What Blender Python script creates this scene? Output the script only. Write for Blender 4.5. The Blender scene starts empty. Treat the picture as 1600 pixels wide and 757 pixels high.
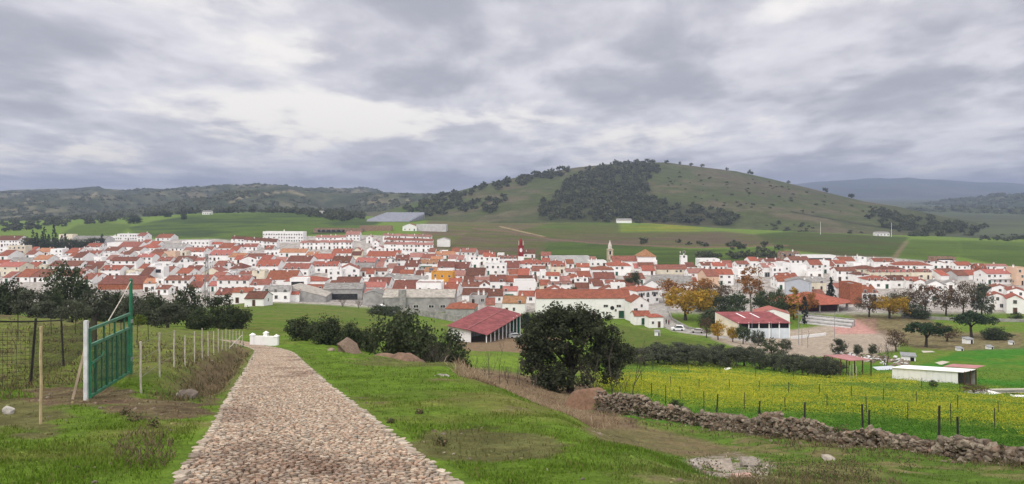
import bpy, math, random
import numpy as np
from mathutils import Vector, Matrix
# ---------------------------------------------------------------- camera, sky, sun, exposure
SC = bpy.context.scene
COL = SC.collection
F, CX, HZ, CZ = 1164.0, 800.0, 300.0, 50.0      # focal length in photo pixels, centre column, horizon row, eye height
cam = bpy.data.cameras.new('camera'); cam_o = bpy.data.objects.new('camera', cam); COL.objects.link(cam_o)
cam.sensor_fit = 'HORIZONTAL'; cam.sensor_width = 36.0; cam.lens = 36.0*F/1600.0
cam.shift_y = -(378.5-HZ)/1600.0
cam.clip_start = 0.2; cam.clip_end = 40000
cam_o.location = (0, 0, CZ); cam_o.rotation_euler = (math.radians(90), 0, 0)
SC.camera = cam_o
SC.render.engine = 'CYCLES'
SC.cycles.use_denoising = True
SC.cycles.max_bounces = 5; SC.cycles.diffuse_bounces = 3; SC.cycles.transparent_max_bounces = 8
SC.cycles.volume_bounces = 1
SC.view_settings.view_transform = 'Standard'; SC.view_settings.look = 'None'
SC.view_settings.gamma = 1.0; SC.view_settings.use_curve_mapping = False
SC.view_settings.exposure = 0.12

SUN_EL, SUN_AZ = math.radians(48), math.radians(215)   # azimuth clockwise from +Y
def make_world():
    w = bpy.data.worlds.new('World'); SC.world = w; w.use_nodes = True
    nt = w.node_tree; nt.nodes.clear(); N = nt.nodes.new; L = nt.links.new
    def math_(op, a, b=None, clamp=False):
        n = N('ShaderNodeMath'); n.operation = op; n.use_clamp = clamp
        for i, v in enumerate((a, b)):
            if v is None: continue
            if isinstance(v, (int, float)): n.inputs[i].default_value = v
            else: L(v, n.inputs[i])
        return n.outputs[0]
    def ramp(x, lo, hi):
        n = N('ShaderNodeMapRange'); n.interpolation_type = 'SMOOTHSTEP'
        L(x, n.inputs[0]); n.inputs[1].default_value = lo; n.inputs[2].default_value = hi
        return n.outputs[0]
    def mixc(f, a, b, mode='MIX'):
        n = N('ShaderNodeMix'); n.data_type = 'RGBA'; n.blend_type = mode
        if isinstance(f, (int, float)): n.inputs[0].default_value = f
        else: L(f, n.inputs[0])
        for i, v in ((6, a), (7, b)):
            if isinstance(v, tuple): n.inputs[i].default_value = (*v, 1)
            else: L(v, n.inputs[i])
        return n.outputs[2]
    tc = N('ShaderNodeTexCoord'); sep = N('ShaderNodeSeparateXYZ'); L(tc.outputs['Generated'], sep.inputs[0])
    x, y, z = sep.outputs
    zc = math_('MAXIMUM', z, 0.0)
    zz = math_('ADD', zc, 0.15)
    comb = N('ShaderNodeCombineXYZ'); L(math_('DIVIDE', x, zz), comb.inputs[0]); L(math_('DIVIDE', y, zz), comb.inputs[1])
    comb.inputs[2].default_value = 3.7
    def noise(scale, detail, rough, dist=0.0, off=(0, 0, 0), sc=(1, 1, 1)):
        m = N('ShaderNodeMapping'); m.inputs['Location'].default_value = off; m.inputs['Scale'].default_value = sc
        L(comb.outputs[0], m.inputs[0])
        n = N('ShaderNodeTexNoise'); n.inputs['Scale'].default_value = scale; n.inputs['Detail'].default_value = detail
        n.inputs['Roughness'].default_value = rough; n.inputs['Distortion'].default_value = dist
        L(m.outputs[0], n.inputs['Vector']); return n.outputs['Fac']
    big = noise(0.85, 3, 0.5, 0.4, (4.1, 1.3, 0), (1.0, 0.62, 1))
    mid = noise(1.75, 9, 0.53, 0.25, (2.3, 7.7, 0), (1.0, 0.62, 1))
    fine = noise(4.6, 7, 0.55, 0.2, (9.1, 3.2, 0), (1.0, 0.7, 1))
    f = math_('ADD', math_('MULTIPLY', big, 0.55), math_('MULTIPLY', mid, 0.6))     # about 0.575 in the mean
    # thicker towards the horizon and to the right, thinner up and to the left
    f = math_('ADD', f, math_('MULTIPLY', math_('SUBTRACT', zc, 0.16), -0.35))
    f = math_('ADD', f, math_('MULTIPLY', x, 0.06))
    yy_ = math_('MAXIMUM', y, 0.15); u = math_('DIVIDE', x, yy_); v = math_('DIVIDE', zc, yy_)
    # where the cloud deck is thin and where it is heavy: bearing, height, spread, amount
    for bu, bv, su, sv, am in ((-.26,.19,.22,.05,-.08),(.02,.225,.30,.04,-.06),(-.50,.10,.25,.03,-.04),(-.22,.105,.18,.018,-.07),(.05,.095,.14,.012,-.08),(-.10,.07,.16,.010,-.07),(-.62,.055,.10,.012,-.07),(.66,.19,.05,.05,-.08),(-.50,.215,.26,.045,.15),(.42,.20,.24,.028,.14),(.03,.15,.30,.026,.11),(.50,.10,.40,.05,.07)):
        a_ = math_('DIVIDE', math_('SUBTRACT', u, bu), su); b_ = math_('DIVIDE', math_('SUBTRACT', v, bv), sv)
        g_ = math_('ADD', math_('MULTIPLY', a_, a_), math_('MULTIPLY', b_, b_))
        f = math_('ADD', f, math_('MULTIPLY', math_('POWER', 2.718, math_('MULTIPLY', g_, -1.0)), am))
    gap = ramp(math_('ADD', f, math_('MULTIPLY', math_('SUBTRACT', fine, 0.5), 0.20)), 0.560, 0.425)
    shade = ramp(math_('ADD', math_('MULTIPLY', mid, 0.6), math_('MULTIPLY', fine, 0.4)), 0.36, 0.64)
    cloud = mixc(shade, (0.73, 0.725, 0.775), (0.50, 0.505, 0.565))
    thick = ramp(f, 0.59, 0.72)
    cloud = mixc(thick, cloud, mixc(shade, (0.53, 0.535, 0.60), (0.405, 0.415, 0.48)))
    sky = N('ShaderNodeTexSky'); sky.sky_type = 'NISHITA'; sky.sun_disc = False
    sky.sun_elevation = SUN_EL; sky.sun_rotation = SUN_AZ; sky.altitude = 400; sky.dust_density = 3.0
    bright = mixc(0.80, mixc(1.0, sky.outputs[0], (0.1, 0.1, 0.1), 'MULTIPLY'), (1.06, 1.0, 0.94))
    col = mixc(gap, cloud, bright)
    # an overcast sky is about three times as bright overhead as at the horizon; below the horizon dim
    boost = math_('ADD', 1.0, math_('MULTIPLY', ramp(z, 0.20, 0.85), ZENITH))
    boost = math_('MULTIPLY', boost, math_('ADD', 1.0, math_('MULTIPLY', ramp(y, 0.1, -0.6), 0.6)))
    vm = N('ShaderNodeVectorMath'); vm.operation = 'SCALE'; L(col, vm.inputs[0]); L(boost, vm.inputs['Scale'])
    low = mixc(ramp(z, -0.02, 0.0), (0.25, 0.26, 0.25), vm.outputs[0])
    bg = N('ShaderNodeBackground'); L(low, bg.inputs[0]); bg.inputs[1].default_value = 1.0
    out = N('ShaderNodeOutputWorld'); L(bg.outputs[0], out.inputs[0])
ZENITH = 0.7
make_world()
sun = bpy.data.lights.new('sun', 'SUN'); sun.energy = 1.0; sun.angle = math.radians(25); sun.color = (1.0, 0.95, 0.88)
sun_o = bpy.data.objects.new('sun', sun); COL.objects.link(sun_o)
_d = Vector((math.sin(SUN_AZ)*math.cos(SUN_EL), math.cos(SUN_AZ)*math.cos(SUN_EL), math.sin(SUN_EL)))
sun_o.rotation_euler = _d.to_track_quat('Z', 'Y').to_euler()

# ---------------------------------------------------------------- helpers
R = random.Random(7)
def tag(o, label=None, cat=None, group=None, kind=None):
    if label: o['label'] = label
    if cat: o['category'] = cat
    if group: o['group'] = group
    if kind: o['kind'] = kind
    return o
def empty(name, loc=(0, 0, 0), rz=0.0):
    o = bpy.data.objects.new(name, None); COL.objects.link(o)
    o.location = loc; o.rotation_euler = (0, 0, rz); o.empty_display_size = 0.5
    return o
def link(name, me, parent=None, loc=None, rz=None, scale=None):
    o = bpy.data.objects.new(name, me); COL.objects.link(o)
    if parent is not None: o.parent = parent
    if loc is not None: o.location = loc
    if rz is not None: o.rotation_euler = (0, 0, rz)
    if scale is not None: o.scale = scale
    return o
def mesh_np(name, v, f, mats=(), smooth=False, mi=None, attr=None):
    me = bpy.data.meshes.new(name)
    v = np.asarray(v, np.float32); f = np.asarray(f, np.int32)
    n, k = f.shape
    me.vertices.add(len(v)); me.vertices.foreach_set('co', v.ravel())
    me.loops.add(n*k); me.loops.foreach_set('vertex_index', f.ravel())
    me.polygons.add(n); me.polygons.foreach_set('loop_start', np.arange(0, n*k, k, dtype=np.int32))
    for m in mats: me.materials.append(m)
    if mi is not None: me.polygons.foreach_set('material_index', np.asarray(mi, np.int32))
    me.polygons.foreach_set('use_smooth', np.full(n, smooth))
    if attr:
        for an, ac in attr.items():
            a = me.attributes.new(an, 'FLOAT_COLOR', 'POINT')
            c = np.ones((len(v), 4), np.float32); c[:, :3] = ac
            a.data.foreach_set('color', c.ravel())
    me.update(calc_edges=True)
    return me
class MB:
    def __init__(s): s.v = []; s.f = []; s.m = []
    def quad(s, *p, m=0):
        i = len(s.v); s.v += [tuple(q) for q in p]; s.f.append(tuple(range(i, i+len(p)))); s.m.append(m)
    def box(s, x0, x1, y0, y1, z0, z1, m=0):
        i = len(s.v)
        s.v += [(x0,y0,z0),(x1,y0,z0),(x1,y1,z0),(x0,y1,z0),(x0,y0,z1),(x1,y0,z1),(x1,y1,z1),(x0,y1,z1)]
        for q in ((0,3,2,1),(4,5,6,7),(0,1,5,4),(1,2,6,5),(2,3,7,6),(3,0,4,7)):
            s.f.append(tuple(i+k for k in q)); s.m.append(m)
    def prism(s, prof, y0, y1, m=0):            # profile in (x,z), counter-clockwise seen from -y
        i = len(s.v); n = len(prof)
        s.v += [(x, y0, z) for x, z in prof] + [(x, y1, z) for x, z in prof]
        s.f.append(tuple(range(i, i+n))); s.m.append(m)
        s.f.append(tuple(range(i+2*n-1, i+n-1, -1))); s.m.append(m)
        for k in range(n):
            a, b = i+k, i+(k+1) % n
            s.f.append((a, a+n, b+n, b)); s.m.append(m)
    def slab(s, pts, t, m=0):                   # polygon pts (3d), thickened downwards by t
        i = len(s.v); n = len(pts)
        s.v += [tuple(p) for p in pts] + [(p[0], p[1], p[2]-t) for p in pts]
        s.f.append(tuple(range(i, i+n))); s.m.append(m)
        s.f.append(tuple(range(i+2*n-1, i+n-1, -1))); s.m.append(m)
        for k in range(n):
            a, b = i+k, i+(k+1) % n
            s.f.append((a, a+n, b+n, b)); s.m.append(m)
    def tube(s, pts, rad, n=6, m=0, cap=True):
        pts = [Vector(p) for p in pts]
        if not isinstance(rad, (list, tuple)): rad = [rad]*len(pts)
        i0 = len(s.v); ref = None
        for k, p in enumerate(pts):
            t = (pts[min(k+1, len(pts)-1)]-pts[max(k-1, 0)]).normalized()
            a = t.orthogonal().normalized() if ref is None else (ref-t*ref.dot(t)).normalized()
            ref = a; b = t.cross(a)
            for q in range(n):
                an = 2*math.pi*q/n
                s.v.append(tuple(p+(a*math.cos(an)+b*math.sin(an))*rad[k]))
        for k in range(len(pts)-1):
            for q in range(n):
                a = i0+k*n+q; b = i0+k*n+(q+1) % n
                s.f.append((a, b, b+n, a+n)); s.m.append(m)
        if cap:
            s.f.append(tuple(i0+q for q in reversed(range(n)))); s.m.append(m)
            e = i0+(len(pts)-1)*n; s.f.append(tuple(e+q for q in range(n))); s.m.append(m)
    def mesh(s, name, mats, smooth=False):
        me = bpy.data.meshes.new(name); me.from_pydata(s.v, [], s.f)
        for m in (mats if isinstance(mats, (list, tuple)) else [mats]): me.materials.append(m)
        me.polygons.foreach_set('material_index', s.m)
        if smooth: me.polygons.foreach_set('use_smooth', [True]*len(s.f))
        me.update(); return me
    def build(s, name, mats, parent=None, loc=None, rz=None, smooth=False):
        return link(name, s.mesh(name, mats, smooth), parent, loc, rz)
# ---------------------------------------------------------------- materials
def mat(name, col, rough=0.85, var=0.15, scale=3.0, col2=None, bump=0.0, bscale=None, rnd=0.0, spec=0.2, stretch=(1,1,1), detail=6, metallic=0.0, island=0.0, transl=0.0, lo=0.35, hi=0.65):
    m = bpy.data.materials.new(name); m.use_nodes = True
    nt = m.node_tree; b = nt.nodes['Principled BSDF']; N = nt.nodes.new; L = nt.links.new
    b.inputs['Roughness'].default_value = rough; b.inputs['Metallic'].default_value = metallic
    b.inputs['Specular IOR Level'].default_value = spec
    tc = N('ShaderNodeTexCoord'); mp = N('ShaderNodeMapping'); mp.inputs['Scale'].default_value = stretch
    L(tc.outputs['Object'], mp.inputs[0])
    oi = N('ShaderNodeObjectInfo')
    cx = N('ShaderNodeVectorMath'); cx.operation = 'ADD'; L(mp.outputs[0], cx.inputs[0])
    sc = N('ShaderNodeVectorMath'); sc.operation = 'SCALE'; sc.inputs[0].default_value = (37, 91, 13); L(oi.outputs['Random'], sc.inputs['Scale'])
    L(sc.outputs[0], cx.inputs[1])
    n = N('ShaderNodeTexNoise'); n.inputs['Scale'].default_value = scale; n.inputs['Detail'].default_value = detail; n.inputs['Roughness'].default_value = 0.62
    L(cx.outputs[0], n.inputs['Vector'])
    r = N('ShaderNodeMapRange'); r.interpolation_type = 'SMOOTHSTEP'; L(n.outputs['Fac'], r.inputs[0]); r.inputs[1].default_value = lo; r.inputs[2].default_value = hi
    mx = N('ShaderNodeMix'); mx.data_type = 'RGBA'; L(r.outputs[0], mx.inputs[0])
    c2 = col2 if col2 else tuple(c*(1-2*var) for c in col)
    mx.inputs[6].default_value = (*c2, 1); mx.inputs[7].default_value = (*col, 1)
    last = mx.outputs[2]
    def vary(sock, amount, last):
        h = N('ShaderNodeHueSaturation'); L(last, h.inputs['Color'])
        a = N('ShaderNodeMapRange'); L(sock, a.inputs[0]); a.inputs[3].default_value = 1-amount; a.inputs[4].default_value = 1+amount
        L(a.outputs[0], h.inputs['Value'])
        a2 = N('ShaderNodeMapRange'); L(sock, a2.inputs[0]); a2.inputs[3].default_value = 0.5+amount*0.03; a2.inputs[4].default_value = 0.5-amount*0.03
        L(a2.outputs[0], h.inputs['Hue'])
        return h.outputs[0]
    if rnd: last = vary(oi.outputs['Random'], rnd, last)
    if island:
        g = N('ShaderNodeNewGeometry'); last = vary(g.outputs['Random Per Island'], island, last)
    L(last, b.inputs['Base Color'])
    if bump:
        bn = N('ShaderNodeTexNoise'); bn.inputs['Scale'].default_value = bscale or scale*6; bn.inputs['Detail'].default_value = 4; L(cx.outputs[0], bn.inputs['Vector'])
        bp = N('ShaderNodeBump'); bp.inputs['Strength'].default_value = bump; bp.inputs['Distance'].default_value = 0.05; L(bn.outputs['Fac'], bp.inputs['Height']); L(bp.outputs[0], b.inputs['Normal'])
    if transl:
        out = nt.nodes['Material Output']; t = N('ShaderNodeBsdfTranslucent'); L(last, t.inputs[0])
        ms = N('ShaderNodeMixShader'); ms.inputs[0].default_value = transl; L(b.outputs[0], ms.inputs[1]); L(t.outputs[0], ms.inputs[2]); L(ms.outputs[0], out.inputs[0])
    return m
def roof_mat(name, col, col2, rnd=0.22, tile=0.28):
    """clay tiles: rows of rounded channels down the slope (object x), mottled old and new tiles"""
    m = mat(name, col, 0.9, col2=col2, scale=0.9, rnd=rnd, detail=9, lo=0.38, hi=0.62)
    nt = m.node_tree; b = nt.nodes['Principled BSDF']; N = nt.nodes.new; L = nt.links.new
    tc = N('ShaderNodeTexCoord')
    w = N('ShaderNodeTexWave'); w.wave_type = 'BANDS'; w.bands_direction = 'X'; w.wave_profile = 'SIN'; w.inputs['Scale'].default_value = 0.314/tile
    L(tc.outputs['Object'], w.inputs['Vector'])
    bp = N('ShaderNodeBump'); bp.inputs['Strength'].default_value = 0.6; bp.inputs['Distance'].default_value = 0.08; L(w.outputs['Fac'], bp.inputs['Height']); L(bp.outputs[0], b.inputs['Normal'])
    return m
# ---------------------------------------------------------------- the lie of the land
def P(px, py, Y): return Vector(((px-CX)/F*Y, Y, CZ-(py-HZ)/F*Y))
PROF = {   # photo column: (distance, photo row of the ground there)
 0:   [(12,660),(18,608),(27,565),(40,531),(60,505),(90,494),(130,493),(180,495),(240,493),(300,486),(400,440),(550,401),(700,378),(900,360),(1150,348)],
 200: [(12,664),(18,608),(27,569),(40,541),(60,522),(90,511),(130,506),(180,502),(240,497),(300,486),(400,440),(550,401),(700,378),(900,356),(1150,342)],
 300: [(12,668),(18,614),(27,579),(40,553),(60,537),(75,528),(90,521),(130,512),(180,506),(240,499),(300,481),(400,440),(550,401),(700,377),(800,366),(900,352),(1100,336),(1150,335)],
 400: [(12,668),(18,616),(27,582),(40,559.5),(50,550),(60,544),(75,533),(90,525),(130,510),(180,498),(240,484),(290,473),(320,465),(400,439),(550,400),(700,375),(800,362),(900,351),(1150,333)],
 500: [(12,668),(18,616),(27,582),(40,559.5),(50,552),(60,547),(75,537),(90,528),(130,514),(180,501),(240,487),(290,477),(320,468),(400,439),(550,399),(700,372),(800,360),(900,350),(1150,335)],
 600: [(12,668),(18,616),(27,582),(35,566),(40,561),(48,561),(60,565),(75,556),(90,548),(130,530),(180,511),(240,496),(280,489),(320,470),(400,440),(550,398),(650,380),(700,371),(780,360),(900,350),(1150,341)],
 720: [(12,668),(18,616),(27,581),(33,571),(40,580),(50,596),(60,598),(75,590),(90,578),(130,558),(180,541),(200,536),(240,520),(300,486),(400,440),(550,400),(650,382),(800,361),(900,352),(1150,345)],
 780: [(12,668),(16,629),(19,612),(24,606),(30,620),(40,628),(50,616),(60,602),(75,586),(90,575),(130,556),(180,541),(200,536),(240,520),(300,486),(400,440),(550,401),(650,385),(800,363),(900,353),(1150,345)],
 880: [(10,699),(13.6,651),(18,645),(25,658),(40,660),(50,645),(57,634),(65,625),(75,614),(90,598),(110,581),(130,568),(180,545),(240,522),(300,486),(400,440),(550,402),(700,380),(780,370),(900,356),(1000,347),(1150,345)],
 1000:[(8,742),(9.7,706),(12,704),(16,712),(22,704),(30,688),(40,670),(48,655),(52,644),(60,626),(90,597),(130,573),(180,544),(240,521),(300,486),(400,440),(550,402),(700,380),(780,370),(900,357),(1000,347),(1150,346)],
 1120:[(6,810),(7.6,758),(10,758),(14,750),(18,739),(24,721),(32,702),(40,686),(44,676),(50,659),(60,640),(90,603),(130,578),(180,548),(240,522),(300,486),(400,440),(550,402),(700,380),(900,360),(1150,352)],
 1300:[(5,900),(8,800),(12,768),(18,741),(24,717),(32,695),(38,677),(45,661),(60,637),(90,608),(130,584),(180,554),(240,526),(300,487),(400,440),(550,402),(700,381),(900,366),(1150,358)],
 1467:[(5,930),(8,830),(12,785),(18,754),(24,726),(29,708),(32,698),(40,679),(60,646),(90,614),(110,600),(130,585),(160,563),(180,551),(240,524),(300,487),(400,440),(500,412),(700,384),(900,371),(1150,363)],
 1600:[(5,950),(8,850),(12,800),(18,757),(24,726),(28,708),(40,683),(60,652),(90,622),(110,607),(130,590),(180,550),(240,520),(300,485),(400,440),(500,412),(700,386),(900,374),(1150,367)],
}
def _table():
    ly = np.linspace(math.log(4.0), math.log(1200.0), 420); ys = np.exp(ly)
    pxs = np.arange(-500, 2101, 10.0)
    keys = sorted(PROF); zc = []
    for k in keys:
        pr = PROF[k]
        yy = np.array([p[0] for p in pr], float); zz = np.array([CZ-(p[1]-HZ)/F*p[0] for p in pr])
        z = np.interp(ys, yy, zz)
        y0, z0 = yy[0], zz[0]
        near = ys < y0
        off = z0-(CZ-1.6-0.183*y0)
        z[near] = (CZ-1.6-0.183*ys[near]) + off*(ys[near]/y0)
        zc.append(z)
    zc = np.array(zc)
    T = np.array([np.interp(pxs, keys, zc[:, j]) for j in range(len(ys))])        # [Y, px]
    def smooth(A, n, axis):
        k = np.hanning(2*n+3)[1:-1]; k /= k.sum()
        return np.apply_along_axis(lambda r: np.convolve(np.pad(r, n, mode='reflect', reflect_type='odd'), k, 'valid'), axis, A)
    T = smooth(T, 5, 0); T = smooth(T, 3, 1)
    return ly, pxs, T
LY, PXS, TAB = _table()
def _hash_noise():
    rng = np.random.default_rng(3); return rng.random((256, 256))
_HN = _hash_noise()
def vnoise(x, y):
    x = np.asarray(x, float); y = np.asarray(y, float)
    xi = np.floor(x).astype(int); yi = np.floor(y).astype(int); u = x-xi; v = y-yi
    u = u*u*(3-2*u); v = v*v*(3-2*v)
    g = lambda a, b: _HN[a & 255, b & 255]
    return (g(xi, yi)*(1-u)+g(xi+1, yi)*u)*(1-v)+(g(xi, yi+1)*(1-u)+g(xi+1, yi+1)*u)*v
def fbm(x, y, o=4):
    s = 0; a = 0.5; t = 0
    for k in range(o): s = s+a*vnoise(x*2**k+17*k, y*2**k+5*k); t += a; a *= 0.5
    return s/t
def ground_base(X, Y):
    X = np.asarray(X, float); Y = np.asarray(Y, float)
    Yc = np.maximum(Y, 4.0); px = np.clip(CX+F*X/Yc, -499, 2099)
    a = (np.log(Yc)-LY[0])/(LY[1]-LY[0]); a = np.clip(a, 0, len(LY)-1.001); i = a.astype(int); u = a-i
    b = np.clip((px-PXS[0])/10.0, 0, len(PXS)-1.001); j = b.astype(int); v = b-j
    z = (TAB[i, j]*(1-v)+TAB[i, j+1]*v)*(1-u)+(TAB[i+1, j]*(1-v)+TAB[i+1, j+1]*v)*u
    return z+np.where(Y < 4, (4-Y)*0.183, 0)
PATH_L = [(4,-2.35),(7.63,-3.50),(8.43,-3.78),(11.86,-4.83),(15.3,-5.97),(20,-7.5),(25.9,-9.39),(40,-14.0),(54,-18.6),(60,-21.2),(66,-24.4),(74,-29.2)]   # left edge X at distance
PATH_R = [(4,0.85),(7.63,-0.50),(8.43,-0.75),(11.15,-1.70),(13.7,-2.57),(20.2,-4.84),(32,-8.75),(49,-14.3),(56,-16.8),(61,-19.0),(66,-22.0),(74,-27.0)]
def path_edges(Y):
    return np.interp(Y, [p[0] for p in PATH_L], [p[1] for p in PATH_L]), np.interp(Y, [p[0] for p in PATH_R], [p[1] for p in PATH_R])
def ground(X, Y):
    """height of the ground: the broad lie of the land, small bumps, and the ditch along the left side of the path"""
    X = np.asarray(X, float); Y = np.asarray(Y, float)
    z = ground_base(X, Y)
    l, r = path_edges(np.minimum(Y, 74))
    dl = l-X; dr = X-r
    out = np.clip(np.maximum(dl, dr)/1.2, 0, 1)
    on = (Y < 74)
    damp = np.where(on, out, 1.0)
    amp = np.clip(Y/40, 0.25, 1.0)*np.where(Y > 120, 0.5, 1.0)*np.where(Y > 230, 0, 1)
    z = z+damp*amp*((fbm(X*0.35, Y*0.35)-0.5)*0.7+(fbm(X*1.7+9, Y*1.7)-0.5)*0.22)
    dit = np.exp(-((dl-0.85)/0.5)**2)*np.clip((Y-16)/4, 0, 1)*np.clip((60-Y)/8, 0, 1)*(1-0.9*np.exp(-((Y-16)/2.5)**2))
    z = z-0.5*dit+0.35*np.exp(-((dl-2.4)/0.9)**2)*np.clip((Y-17)/4, 0, 1)*np.clip((60-Y)/8, 0, 1)
    return z
def gz(x, y): return float(ground(x, y))
def proj(X, Y, Z): return CX+F*X/Y, HZ-F*(Z-CZ)/Y
def at(px, Y, dz=0.0):
    """point on the ground in photo column px at distance Y"""
    X = (px-CX)/F*Y; return Vector((X, Y, gz(X, Y)+dz))
def dist_at(px, py, lo=4.0, hi=1150.0, first=True):
    """distance at which the ground in column px shows at row py (searched from far to near inside [lo, hi])"""
    ys = np.exp(np.linspace(math.log(lo), math.log(hi), 500)); X = (px-CX)/F*ys
    rows = HZ+F*(CZ-ground(X, ys))/ys
    k = np.nonzero((rows[:-1]-py)*(rows[1:]-py) <= 0)[0]
    return float(ys[k[0] if first else k[-1]]) if len(k) else float(ys[np.argmin(abs(rows-py))])
def in_poly(px, py, poly):
    c = np.zeros(px.shape, bool); n = len(poly)
    for i in range(n):
        x0, y0 = poly[i]; x1, y1 = poly[(i+1) % n]
        if y0 == y1: continue
        c ^= ((y0 > py) != (y1 > py)) & (px < (x1-x0)*(py-y0)/(y1-y0)+x0)
    return c
def lerp(a, b, t): return a+(b-a)*t[..., None]
def sstep(x, a, b):
    t = np.clip((x-a)/(b-a), 0, 1); return t*t*(3-2*t)
GRASS = np.array((0.094, 0.158, 0.016)); GRASS2 = np.array((0.140, 0.155, 0.036)); DARKG = np.array((0.042, 0.075, 0.014))
DRY = np.array((0.19, 0.145, 0.085)); SOIL = np.array((0.115, 0.075, 0.05)); LIME = np.array((0.12, 0.19, 0.02)); RAPE = np.array((0.30, 0.29, 0.02))
EARTH = np.array((0.36, 0.30, 0.235)); PINKC = np.array((0.40, 0.22, 0.19)); TOWN = np.array((0.38, 0.35, 0.32)); ROADC = np.array((0.30, 0.285, 0.265))
FIELDS = [   # far fields, as they lie in the photograph: colour, second colour, outline
 (LIME*0.85, GRASS, [(95,366),(120,352),(165,348),(205,352),(190,366),(140,372)]),
 (GRASS, DARKG*1.1, [(200,356),(240,346),(300,336),(460,332),(600,345),(560,366),(420,368),(300,372),(215,372)]),
 (LIME*0.8, GRASS, [(325,372),(420,352),(520,350),(470,372),(400,380)]),
 (GRASS2, DRY*0.9, [(670,345),(860,345),(870,372),(845,404),(690,408),(655,360)]),
 (DRY*0.8, GRASS2*0.8, [(690,392),(740,358),(860,366),(900,384),(850,405),(700,406)]),
 (GRASS*0.95, GRASS2*0.8, [(805,362),(875,346),(970,344),(970,368),(880,373)]),
 (RAPE*0.95, LIME*1.2, [(969,351),(1040,350),(1090,355),(1110,362),(1040,365),(969,363)]),
 (DRY*0.75, GRASS2*0.8, [(870,366),(1000,363),(1130,362),(1230,372),(1240,384),(1100,388),(930,384),(860,376)]),
 (GRASS*0.62, GRASS*0.80, [(835,412),(858,380),(900,377),(1000,384),(1080,390),(1230,388),(1215,402),(1120,418),(850,418)]),
 (LIME*0.85, GRASS, [(1095,396),(1160,389),(1225,387),(1215,398),(1120,404)]),
 (GRASS*0.72, GRASS2*0.55, [(1180,366),(1240,362),(1420,371),(1395,402),(1320,401),(1240,392),(1215,386)]),
 (LIME*0.78, GRASS*1.05, [(1421,374),(1500,377),(1500,400),(1470,410),(1400,404)]),
 (GRASS*0.85, GRASS, [(1500,376),(1640,380),(1640,422),(1560,414),(1500,402)]),
 (DRY*1.2, DRY, [(1393,404),(1414,377),(1420,377),(1401,404)]),
]
def soft_poly(px, py, poly, s=3.0):
    h = 0.0
    for k, (dx, dy) in enumerate(((0,0),(s,0),(-s,0),(0,s*.4),(0,-s*.4))): h = h+in_poly(px+dx, py+dy, poly)
    return h/5.0
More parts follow.
